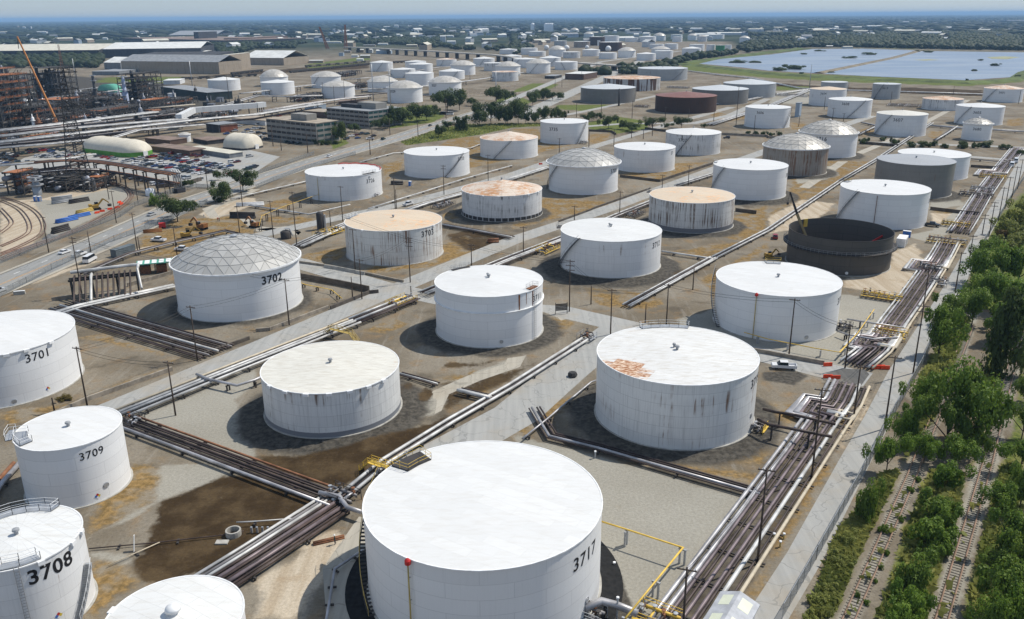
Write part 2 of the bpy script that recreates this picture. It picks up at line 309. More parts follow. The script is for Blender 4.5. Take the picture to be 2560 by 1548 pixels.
def roof_mat(name, base, rust=0.0, dirt=.15, radial=0, rustcol=(.33, .165, .07), seam=.15, rough=.5, cor=None):
    m, k, b = newmat(name, rough, 0, .35)
    co = k.n('TexCoord', out=3); rr = k.n('ObjectInfo', out=5); v = k.vadd(co, k.n('CombineXYZ', {0: k.math('MULTIPLY', rr, 57.0), 1: k.math('MULTIPLY', rr, 23.0)}))
    nd = k.N.new('ShaderNodeTexBrick'); k.L.new(k.n('Mapping', {0: co, 2: (0, 0, .55)}), nd.inputs['Vector']); nd.offset = .5
    for q, val in (('Scale', 1.0), ('Mortar Size', .06), ('Brick Width', 6.0), ('Row Height', 1.9), ('Mortar Smooth', .4)): nd.inputs[q].default_value = val
    nd.inputs['Color1'].default_value = (1, 1, 1, 1); nd.inputs['Color2'].default_value = (.94, .94, .94, 1); nd.inputs['Mortar'].default_value = (1 - seam,) * 3 + (1,)
    c = k.mix(1.0, base, nd.outputs[0], 'MULTIPLY')
    n1 = k.noise(v, .12, 4); n2 = k.noise(v, .8, 5, .65); n3 = k.noise(k.n('Mapping', {0: v, 2: (0, 0, .55), 3: (.35, 1.6, 1)}), 1.0, 4, .6)
    c = k.mix(k.math('MULTIPLY', k.ramp(n3, .42, .7), dirt), c, (.46, .41, .33))
    if rust:
        f = k.math('ADD', k.math('ADD', k.math('MULTIPLY', n1, .5), k.math('MULTIPLY', n3, .55)), k.math('MULTIPLY', n2, .45))
        f = k.ramp(f, .92 - .30 * rust, 1.06 - .28 * rust)
        c = k.mix(f, c, k.mix(k.ramp(n2, .35, .65), rustcol, [min(1, x * 1.7) for x in rustcol]))
    if cor:  # a corroded corner of the roof, object coordinates
        rc = k.n('Mapping', {0: co, 2: (0, 0, .55)}); rq = k.n('VectorMath', {0: rc, 1: (3.0, 1.9, 100)}, operation='SNAP'); rq = k.n('Mapping', {0: k.vadd(rq, (1.5, .95, 0)), 2: (0, 0, -.55)}); d = k.n('VectorMath', {0: k.vscale(k.mix(.75, co, rq), (1, 1, 0)), 1: cor[0]}, out=1, operation='DISTANCE'); f = k.ramp(k.math('ADD', k.math('MULTIPLY', d, -1 / cor[1]), k.math('MULTIPLY', n3, .9)), -.62, -.42)
        c = k.mix(f, c, k.mix(k.ramp(k.noise(k.n('Mapping', {0: v, 2: (0, 0, .55), 3: (1.2, 2.5, 1)}), 1.0, 3), .38, .58), (.74, .58, .43), (.34, .135, .045)))
        c = k.mix(k.math('MULTIPLY', f, .35), c, nd.outputs[0], 'MULTIPLY')
    if radial:
        s = k.n('SeparateXYZ', {0: co}); nd2 = s.node; an = k.math('ARCTAN2', nd2.outputs[1], nd2.outputs[0])
        q = k.math('ABSOLUTE', k.math('SINE', k.math('MULTIPLY', an, radial / 2)))
        c = k.mix(k.math('MULTIPLY', k.math('LESS_THAN', q, .12), .3), c, [x * .55 for x in base])
    k.L.new(c, b.inputs['Base Color']); return m
WHITE = (.80, .80, .79)
SH = dict(clean=shell_mat('white_tank_paint', WHITE, 0, .09, .22), white=shell_mat('white_tank_paint_aged', (.77, .77, .76), .03, .22, .22), streak=shell_mat('white_tank_paint_stained', (.74, .74, .72), .28, .42, .3),
          rusty=shell_mat('white_tank_paint_rusting', (.70, .695, .66), .62, .5, .4), soot=shell_mat('white_tank_paint_sooty', (.70, .70, .69), .5, .6, .25, rustcol=(.06, .05, .042)),
          banded=shell_mat('white_tank_paint_grey_foot', (.72, .72, .70), .30, .5, .3, (.12, (.20, .21, .23)), rustcol=(.15, .09, .055)), bandrust=shell_mat('rusting_paint_grey_foot', (.68, .675, .65), .78, .55, .35, (.15, (.16, .165, .18)), rustcol=(.11, .06, .03)),
          grey=shell_mat('grey_tank_paint', (.205, .198, .185), .1, .35, .25), greyl=shell_mat('pale_grey_tank_paint', (.40, .41, .41), .15, .35, .2), steel=shell_mat('bare_dark_steel_plate', (.088, .081, .072), 0, .35, .6, plates=(9.5, 3.1), rough=.6),
          brown=shell_mat('rust_brown_plate', (.068, .036, .024), .3, .5, .2, rustcol=(.10, .04, .025), rough=.8), ruin=shell_mat('flaking_rusty_plate', (.55, .55, .54), .5, .5, .2, side=1.0), dun=shell_mat('dirty_brown_grey_plate', (.33, .30, .26), .8, .6, .2),
          green=shell_mat('green_tank_paint', (.03, .22, .07), 0, .1, .1))
RF = dict(clean=roof_mat('white_roof_paint', WHITE, 0, .03, seam=.04), white=roof_mat('white_roof_plates', (.70, .695, .67), 0, .22), cream=roof_mat('cream_stained_roof', (.68, .655, .58), .10, .5), rust=roof_mat('rusting_roof_plates', (.68, .56, .44), .85, .4),
          rustlight=roof_mat('faint_rust_roof_plates', (.66, .53, .38), .5, .3, rustcol=(.47, .27, .13)), rustr=roof_mat('rusting_radial_roof', (.70, .59, .48), .75, .4, 16), radial=roof_mat('white_radial_roof', (.69, .69, .67), 0, .3, 24), grey=roof_mat('grey_roof', (.36, .37, .38), .1, .2, 40), greyl=roof_mat('pale_grey_roof', (.55, .57, .58), .05, .2, 30),
          brown=roof_mat('rust_brown_roof', (.20, .07, .045), .45, .3, 28, rustcol=(.10, .045, .03)))
def dome_mat(name, col, spread, rough):
    m, k, b = newmat(name, rough, .05, .4)
    t = k.n('Attribute', out=2, attribute_name='tone')
    c = k.mix(t, [x * (1 - spread) for x in col], [min(.9, x * (1 + spread)) for x in col]); k.L.new(c, b.inputs['Base Color']); return m
DOMEM = dict(alu=dome_mat('aluminium_dome_panels', (.41, .40, .375), .12, .45), tan=dome_mat('weathered_dome_panels', (.47, .44, .39), .16, .42))
M = dict(black=plain('black_lettering', (.012, .012, .014), .6, var=.05), whitem=plain('white_painted_metal', (.78, .78, .77), .5), galv=plain('galvanised_steel', (.42, .43, .44), .45, .5), yellow=plain('yellow_safety_paint', (.62, .42, .07), .5), dsteel=plain('dark_weathered_steel', (.05, .045, .042), .7),
         red=plain('red_paint', (.55, .03, .025), .45), rail=plain('grey_handrail', (.30, .31, .32), .5), rustm=plain('rusty_steel', (.20, .09, .045), .85, var=.35, scale=1.5), beam=plain('dome_frame_bars', (.31, .305, .29), .5, .2), tanpipe=plain('faded_yellow_pipe', (.45, .33, .10), .6), blue=plain('blue_paint', (.05, .14, .42), .5), concrete=plain('grey_concrete', (.36, .345, .31), .9, var=.2, scale=.6))
# ------------------------------------------------------------------ tank fitting and building
AN = np.linspace(0, 2 * PI, 181)
def fit(m, z0):
    xl, xr, yf, yb = m; D = CAMH / math.tan(TH + math.atan((yb - 774) / FPX)); kk = FPX / math.hypot(D, CAMH); R = (xr - xl) / 2 / kk
    p = np.array([((xl + xr) / 2 - 1280) / kk, D + R, R, (yb - yf) / kk * 1.1]); t = np.array(m)
    def meas(p):
        c = np.stack([p[0] + p[2] * np.cos(AN), p[1] + p[2] * np.sin(AN), 0 * AN + z0], -1); q0 = project(c); c[:, 2] += p[3]; q1 = project(c)
        return np.array([q1[:, 0].min(), q1[:, 0].max(), q1[:, 1].max(), q0[:, 1].max()])
    for _ in range(12):
        m0 = meas(p); J = np.stack([(meas(p + np.eye(4)[i] * 1e-2) - m0) / 1e-2 for i in range(4)], 1)
        s = np.linalg.solve(J, t - m0); p = p + s * min(1, 30 / max(np.abs(s).max(), 1e-6))
    return p
def uvcyl(me, R):
    uv = me.uv_layers.new(name='UVMap'); n = len(me.loops)
    vi = np.zeros(n, np.int32); me.loops.foreach_get('vertex_index', vi); co = np.zeros(len(me.vertices) * 3); me.vertices.foreach_get('co', co); co = co.reshape(-1, 3)[vi]
    a = np.arctan2(co[:, 1], co[:, 0]); ls = np.zeros(len(me.polygons), np.int32); lt = ls.copy(); me.polygons.foreach_get('loop_start', ls); me.polygons.foreach_get('loop_total', lt)
    pid = np.repeat(np.arange(len(ls)), lt); mx = np.full(len(ls), -9.0); np.maximum.at(mx, pid, a); a = np.where(mx[pid] - a > PI, a + 2 * PI, a)
    uv.data.foreach_set('uv', np.stack([a * R, co[:, 2]], 1).astype(np.float32).ravel())
FONT = {}
def glyphs(text, bold):
    if (text, bold) not in FONT:
        c = bpy.data.curves.new('number_outline', 'FONT'); c.body = text; c.size = 1.0; c.align_x = 'CENTER'; c.align_y = 'CENTER'; c.offset = .022 if bold else .008; c.resolution_u = 4; c.space_character = 1.08
        o = bpy.data.objects.new('number_outline', c); COL.objects.link(o); dg = bpy.context.evaluated_depsgraph_get(); me = o.evaluated_get(dg).to_mesh()
        FONT[(text, bold)] = ([tuple(v.co) for v in me.vertices], [tuple(p.vertices) for p in me.polygons]); o.evaluated_get(dg).to_mesh_clear(); bpy.data.objects.remove(o)
    return FONT[(text, bold)]
def hit(px, py, X, Y, R):              # where a line of sight meets the tank wall: bearing and height
    d = ray(px, py); A = d.x ** 2 + d.y ** 2; B = -2 * (X * d.x + Y * d.y); C_ = X * X + Y * Y - R * R; D = max(0, B * B - 4 * A * C_)
    t = (-B - math.sqrt(D)) / (2 * A); return math.atan2(d.y * t - Y, d.x * t - X), CAMH + d.z * t
TANKS = {}
def dome(R, hd, n, a0=.3):
    Rs = (R * R + hd * hd) / (2 * hd); pm = math.asin(min(1, R / Rs)); V = [(0, 0, hd)]; ring_ = [[0]]
    for k in range(1, n + 1):
        ph = pm * k / n; r_ = Rs * math.sin(ph); z = Rs * math.cos(ph) - Rs + hd; ring_.append([])
        for j in range(6 * k):
            q = 2 * PI * j / (6 * k) + a0; ring_[k].append(len(V)); V.append((r_ * math.cos(q), r_ * math.sin(q), z))
    F = []
    for k in range(1, n + 1):
        for s in range(6):
            for j in range(k):
                o = ring_[k]; i = ring_[k - 1]; a = o[s * k + j]; b_ = o[(s * k + j + 1) % (6 * k)]
                c = i[(s * (k - 1) + j) % max(1, 6 * (k - 1))]; F.append((a, b_, c))
                if j < k - 1: d = i[(s * (k - 1) + j + 1) % (6 * (k - 1))]; F.append((b_, d, c))
    return V, F
def stair(R, z0, H, a0, a1, mats, parent, z1=None):
    b = MB(); n = max(8, int(H / .35)); b.mi = 0; z1 = H if z1 is None else z1; hr = []
    for i in range(n):
        q = a0 + (a1 - a0) * i / (n - 1); z = z0 + .2 + (z1 - z0) * i / (n - 1); rm = R + .58
        b.box((rm * math.cos(q), rm * math.sin(q), z), (.95, .42, .06), q); hr.append(((R + 1.02) * math.cos(q), (R + 1.02) * math.sin(q), z))
    b.tube([(x, y, z - .05) for x, y, z in hr[::3] + hr[-1:]], .09, 4)
    s = b.build('stairway', mats[0], parent); r_ = MB(); r_.tube([(x, y, z + 1.05) for x, y, z in hr[::3] + hr[-1:]], .05, 4)
    for x, y, z in hr[::5]: r_.bar((x, y, z), (x, y, z + 1.05), .06)
    r_.build('handrail', mats[1], s); return s
def railing(b, pts, h=1.1, r=.028, step=1.8):
    for a, c in zip(pts[:-1], pts[1:]):
        a, c = Vector(a), Vector(c); n = max(1, round((c - a).length / step))
        for z in (.55, h): b.bar(a + Vector((0, 0, z)), c + Vector((0, 0, z)), r * 1.6)
        for i in range(n + 1): p = a.lerp(c, i / n); b.bar(p, p + Vector((0, 0, h)), r * 2)
def platform(R, H, ac, span, depth, mats, parent, inward=False, name='roof_platform'):
    b = MB(); n = max(2, int(abs(span) * R / 2.2)); r0, r1 = (R - depth, R - .1) if inward else (R + .05, R + depth)
    A = [ac - span / 2 + span * i / n for i in range(n + 1)]
    b.lathe([(r0, 0), (r1, 0), (r1, .12), (r0, .12), (r0, 0)], (0, 0, H + .12), n, A[0], A[-1]); o = b.build(name, mats[0], parent)
    rb = MB(); out = [(r1 * math.cos(q), r1 * math.sin(q), H + .24) for q in A]; inn = [(r0 * math.cos(q), r0 * math.sin(q), H + .24) for q in A]
    railing(rb, out); railing(rb, [inn[0], out[0]]); railing(rb, [inn[-1], out[-1]])
    if inward: railing(rb, inn)
    rb.build('guard_rail', mats[1], o); return o
def tank(key, spec, label, sh='white', roof='cone', rm='white', apex=None, num=None, npos=None, nsize=2.6, bold=False, z0=0.0, seg=64, par=None, group='storage tanks of the tank farm', mnd=None, coneh=.055, rings=6, girder=None, cat='storage tank', name='storage_tank', alum='alu', over=1.02, hmax=None, vents=0):
    if par: X, Y, R, H = par
    else:
        w_ = spec.split(); reg = w_[0]; a = [float(q) for q in w_[1:]]
        if reg == 'X': m = a
        else: m = [Q(reg, a[0], 0)[0], Q(reg, a[1], 0)[0], Q(reg, 0, a[2])[1], Q(reg, 0, a[3])[1]]
        X, Y, R, H = fit(m, z0)
    if hmax: H = min(H, hmax)
    t = root(name, label, cat, (X, Y, z0), 0, group); TANKS[key] = (t, X, Y, R, H, z0); t.name = name
    b = MB(); b.sm = True; nz = 1; prof = [(R, 0), (R, H)]
    if roof == 'open': prof = [(R, 0), (R, H), (R - .12, H), (R - .12, .15)]
    b.lathe(prof, (0, 0, 0), seg)
    if roof == 'open': b.sm = False; b.lathe([(R - .12, .15), (.01, .15)], (0, 0, 0), seg)
    me = b.mesh('shell', SH[sh]); uvcyl(me, R); me.set_sharp_from_angle(angle=.6) if roof == 'open' else None
    addmesh('shell', me, t)
    rb = MB(); rb.lathe([(R - .05, H - .12), (R + .13, H - .12), (R + .13, H + .06), (R - .05, H + .06), (R - .05, H - .12)], (0, 0, 0), seg)
    if roof == 'cone':
        ch = R * coneh
        if apex is not None:
            px, py = project((X, Y, z0 + H)); ch = max(R * .015, min(R * .22, ztop(px, apex, X, Y) - H - z0))
        c = MB(); c.sm = True; c.lathe([(R + .02, H + .01), (R * .5, H + ch * .5), (.05, H + ch)], (0, 0, 0), seg); c.build('roof', RF[rm], t)
        rb.build('rim', M['whitem'] if sh not in ('grey', 'greyl', 'brown', 'ruin') else M['galv'] if sh != 'brown' else M['rustm'], t)
        if seg >= 48:
            for i in range(vents + 1):
                v = MB(); r_ = .5 - .12 * i; q = (.4 + i) * 1.3; dx, dy = (0, 0) if i == 0 else (R * .09 * i * math.cos(q), R * .09 * i * math.sin(q)); zz = H + ch * (1 - math.hypot(dx, dy) / R)
                v.lathe([(r_ * .55, -.1), (r_ * .55, .55), (r_, .55), (r_ * .9, .85), (.02, 1.0)], (dx, dy, zz), 12); v.build('roof_vent', M['rail'], t)
    elif roof == 'dome':
        px, py = project((X, Y, z0 + H)); hd = max(R * .12, ztop(px, apex, X, Y) - H - z0) if apex is not None else R * .3
        V, F = dome(R * over, hd, rings); d = MB(); d.add([(x, y, z + H + .12) for x, y, z in V], F); me = d.mesh('dome_roof', DOMEM[alum])
        at = me.attributes.new('tone', 'FLOAT', 'FACE'); rr = random.Random(len(TANKS)); at.data.foreach_set('value', [rr.random() for _ in F]); o = addmesh('dome_roof', me, t)
        if seg >= 48:
            e = MB(); done = set(); w_ = .09
            for f in F:
                for i in range(3):
                    q = tuple(sorted((f[i], f[(i + 1) % 3])))
                    if q in done: continue
                    done.add(q); e.bar(Vector(V[q[0]]) + Vector((0, 0, H + .15)), Vector(V[q[1]]) + Vector((0, 0, H + .15)), w_, .1)
            e.build('frame_bars', M['beam'], o)
            v = MB(); v.lathe([(.9, -.1), (.9, .5), (1.1, .5), (.02, .9)], (0, 0, H + hd), 12); v.build('roof_vent', M['galv'], o)
        g = MB(); g.lathe([(R, H - .55), (R * over + .35, H - .3), (R * over + .35, H + .18), (R * over - .1, H + .18), (R, H - .55)], (0, 0, 0), seg); g.build('gutter', M['whitem'], t)
    else:
        rb.build('rim', M['dsteel'], t)
    if girder:
        g = MB(); z, wd = girder; g.lathe([(R, z), (R + wd, z), (R + wd, z + .18), (R, z + .18)], (0, 0, 0), seg); g.build('wind_girder', M['dsteel'] if sh == 'steel' else M['whitem'], t)
    f = MB(); f.lathe([(R + .35, -.3), (R + .35, .12), (R, .14)], (0, 0, 0), seg); f.build('foundation_ring', M['concrete'], t)
    if mnd: mound(X, Y, R + 1.5, R + mnd[0], max(z0, .02)); ring('dark', X, Y, R + mnd[0] * .85, 3.0, mnd[1] if len(mnd) > 1 else 1.0)
    if num:
        px, py = Q(*npos); a, z = hit(px, py, X, Y, R); vs, fs = glyphs(num, bold); nb = MB(); rr = R + .03
        nb.add([(rr * math.cos(a + x * nsize / R), rr * math.sin(a + x * nsize / R), z - z0 + y * nsize) for x, y, zz in vs], fs); nb.build('number', M['black'], t)
    return t
def bearing(key, reg, x, y, z=None):
    t, X, Y, R, H, z0 = TANKS[key]; px, py = Q(reg, x, y) if reg != 'X' else (x, y); return hit(px, py, X, Y, R)[0]
def rimb(key, reg, x, y):
    t, X, Y, R, H, z0 = TANKS[key]; p = G(*(Q(reg, x, y) if reg != 'X' else (x, y)), H + z0); return math.atan2(p.y - Y, p.x - X)
# ------------------------------------------------------------------ the tanks: silhouette surveyed, position, radius and height solved
RF['clean'] = roof_mat('white_roof_paint', (.69, .685, .665), 0, .18, seam=.09)
RF['r3719'] = roof_mat('white_roof_with_rust_corner', (.70, .69, .66), .04, .45, cor=((-12.6, -8.8, 0), 5.2))
# near rows
tank('3717', '', 'largest white tank in front, numbered 3717, with yellow railed platform', 'clean', 'cone', 'clean', None, '3717', ('O', 712, 888), 2.9, z0=0.0, par=(-4.4, 107.4, 17.2, 14.0), coneh=.02)
tank('3719', 'K 820 2380 730 1355', 'white tank numbered 3719 with an orange rust patch on its roof', 'streak', 'cone', 'r3719', None, '3719', ('K', 2345, 685), 2.7, coneh=.045, mnd=(7, 1), z0=.4, vents=1)
tank('3708', '', 'white tank with bold number 3708 beside the frame corner, ladder on its wall', 'white', 'cone', 'radial', None, '3708', ('M', 505, 1010), 3.0, True, par=(-69.4, 101.8, 8.2, 11.6), mnd=(5, .2), coneh=.06)
tank('3709', 'I 125 1170 1362 1935', 'white tank numbered 3709 behind tank 3708, railed platform on roof edge', 'clean', 'cone', 'clean', None, '3709', ('I', 885, 1390), 2.0, mnd=(5, 0), z0=.3, coneh=.03)
tank('3701', '', 'white tank numbered 3701 cut by the frame edge, sandy ground in front', 'clean', 'cone', 'clean', None, '3701', ('I', 368, 445), 2.7, par=(-118.2, 182.2, 16.1, 12.1), coneh=.04)
tank('bottom', '', 'small white tank with a domed roof vent, mostly below the frame, beside 3708', 'clean', 'cone', 'white', None, par=(-41.1, 84.7, 8.1, 11.6), coneh=.09, hmax=11.6)
tank('3710', 'J 42 1375 812 1240', 'dirty stained white tank with a cream roof and grey foot band behind the mud', 'banded', 'cone', 'cream', None, mnd=(7.5, 1), z0=.8, coneh=.05)
tank('3711', 'X 1086.8 1357 742.8 870.7', 'white tank with a ring round its wall and a rusty railed platform, numbered 3711', 'clean', 'cone', 'clean', None, '3711', ('G', 245, 1372), 2.2, mnd=(7, .9), z0=.3, girder=(9.2, .35), vents=1)
tank('3718', 'X 1791 2106 742 857', 'clean white tank with red-topped foam pipe and yellow platform left on its roof', 'clean', 'cone', 'clean', None, '3718', ('H', 693, 1395), 2.6, coneh=.02)
tank('3712', 'G 470 1442 838 1190', 'white tank numbered 3712 on a dark earth mound', 'white', 'cone', 'white', None, '3712', ('G', 1392, 865), 2.6, mnd=(9, 1), z0=1.2, vents=1)
tank('3702', 'X 430 746 688 806', 'white tank numbered 3702 under a grey geodesic dome', 'clean', 'dome', '', 592, '3702', ('F', 158, 1197), 3.2, True, mnd=(5, .8), z0=.2, rings=6, over=1.03)
tank('3703', 'F 850 1788 738 1070', 'rust-streaked white tank numbered 3703 with pinkish rusty roof', 'rusty', 'cone', 'rustlight', None, '3703', ('F', 1655, 757), 2.9, mnd=(5, .3), z0=.2)
tank('3704', 'X 1154 1355 491 555', 'white tank with black streaks, rusty radial roof and an open post foot', 'soot', 'cone', 'rustr', 449, mnd=(6, .8), z0=.5)
tank('3714', 'G 1325 2148 468 758', 'white tank with heavy brown streaks, orange-cream roof and grey foot', 'bandrust', 'cone', 'rustlight', None, mnd=(7, .9), z0=.8)
tank('dark', 'H 203 1220 838 1170', 'open-topped dark steel tank under construction with a walkway ring', 'steel', 'open', girder=None, z0=0)
tank('wm', 'H 700 1572 390 725', 'clean white tank behind the open dark tank, rusty pipe down its wall', 'clean', 'cone', 'clean', None, '3713', ('H', 1556, 440), 2.4, coneh=.02)
tank('graybig', 'X 2192.5 2391 414 497', 'grey tank with ribbed grey roof between two white tanks', 'grey', 'cone', 'grey', None, mnd=(6, 1), z0=.8, coneh=.05)
tank('wg', 'X 2245 2427.8 396 452', 'white tank mostly hidden behind the grey tank with ribbed roof', 'clean', 'cone', 'clean', None, coneh=.02)
tank('3715', 'X 1784 1971 426 502', 'clean white tank with a faint number 3715 and stairway left', 'clean', 'cone', 'clean', None, '3715', ('H', 184, 195), 2.4, mnd=(8, 1), z0=1.0, coneh=.03)
tank('rustdome', 'X 1909 2073 375 441', 'brown stained tank under a bright aluminium dome', 'dun', 'dome', '', 335, mnd=(8, .9), z0=.6, rings=5, alum='tan')
tank('3716', 'X 1999 2146 338 396', 'white tank numbered 3716 under a domed panel roof, behind the brown one', 'clean', 'dome', '', 301, '3716', ('D', 512, 1340), 3.0, mnd=(7, .9), z0=.6, rings=5, alum='tan')
tank('3705', 'G 357 1025 117 390', 'white tank numbered 3705 under a wide-brimmed panel dome', 'clean', 'dome', '', 372, '3705', ('G', 982, 157), 2.8, mnd=(5, .5), z0=.3, rings=5, over=1.07)
tank('3706', 'X 1535.6 1689 377 432.5', 'white streaked tank right of the domed tank 3705', 'white', 'cone', 'clean', None, '37', ('C', 1540, 1475), 2.4, mnd=(5, .3), z0=.3)
tank('3707', 'C 1482 2015 1303 1500', 'white tank with dark streaks and faint number 3707', 'soot', 'cone', 'white', 319.5, '3707', ('C', 1640, 1352), 2.6)
tank('3726', 'F 470 1205 213 450', 'white tank numbered 3726 with red hose along its roof rim', 'white', 'cone', 'clean', None, '3726', ('F', 1103, 252), 2.5, z0=.3, mnd=(5, .3), coneh=.03)
tank('3733', 'F 1422 2052 12 230', 'white tank numbered 3733 near a blue portable toilet', 'clean', 'cone', 'clean', None, '3733', ('F', 1975, 40), 2.4, z0=.2, coneh=.03)
tank('3734', 'X 1200 1344.5 353 399', 'white tank with pink rusted plate roof near the public road', 'white', 'cone', 'rustr', 328, z0=.1)
tank('3735', 'C 273 735 1192 1392', 'white tank numbered 3735 by the grass verge and trees', 'white', 'cone', 'clean', None, '3735', ('C', 398, 1247), 3.0)
# right-hand middle distance
tank('3606', 'X 1864 1978 272.7 322', 'white tank numbered 3606 right of the rust-brown tank', 'clean', 'cone', 'clean', None, '3606', ('C', 2388, 1087), 2.6)
tank('3604', 'D 405 760 868 1025', 'white tank numbered 3604 with tan streaks on its cone roof', 'white', 'cone', 'rustlight', 216, '3604', ('D', 533, 903), 2.6)
tank('3612', 'D 512 773 797 930', 'small pale grey tank behind tank 3604', 'greyl', 'cone', 'greyl', None)
tank('3613', 'D 1010 1285 815 958', 'pale grey tank numbered 3613 in front of the dark bank', 'greyl', 'cone', 'greyl', None, '3613', ('D', 1127, 850), 2.6)
tank('3608', 'D 585 1010 972 1140', 'white tank numbered 3608 with a diagonal stairway', 'white', 'cone', 'white', 241.6, '3608', ('D', 745, 1003), 2.8)
tank('3603', 'D 1490 1888 965 1068', 'low white tank with a rusty orange cone roof', 'soot', 'cone', 'rust', 239.5)
tank('3601', 'D 2080 2470 862 990', 'white tank numbered 3601 with pink ribs on its cone roof at the frame edge', 'clean', 'cone', 'rustr', 212.5, '3601', ('D', 2253, 893), 2.6)
tank('3605', 'D 1815 2287 1038 1212', 'white tank numbered 3605 behind the little domed tank', 'clean', 'cone', 'clean', 257, '3605', ('D', 2013, 1085), 2.6)
tank('3680', 'D 1880 2170 1200 1358', 'little white domed tank numbered 3680', 'clean', 'dome', '', 295, '3680', ('D', 2012, 1245), 2.4, rings=4, alum='tan', seg=48)
tank('3607', 'D 1047 1545 1115 1320', 'white tank numbered 3607 with a rusty band under its rim', 'white', 'cone', 'cream', 275, '3607', ('D', 1250, 1157), 3.0)
tank('lightbig', 'X 1808.6 1941 211.7 246', 'wide pale grey tank with a conical roof behind the dark grey one', 'greyl', 'cone', 'greyl', 197)
tank('grayright', 'C 1735 2280 873 1010', 'wide weathered grey tank behind the rust-brown tank', 'grey', 'cone', 'greyl', 211.7)
tank('rustbrown', 'C 1382 1975 942 1097', 'wide rust-brown tank with a rusty red cone roof', 'brown', 'cone', 'brown', 228.6)
tank('graydark', 'C 662 1192 860 1000', 'wide grey tank beside the double road, dark post in front', 'grey', 'cone', 'greyl', 209)
tank('ruin', 'C 880 1432 765 880', 'wide tank with flaking rusty walls and patched white bays', 'ruin', 'cone', 'rust', 189)
tank('wide', 'C 1210 1692 668 778', 'wide pale tank with a long diagonal stairway near the lagoon', 'greyl', 'cone', 'greyl', None, coneh=.02)
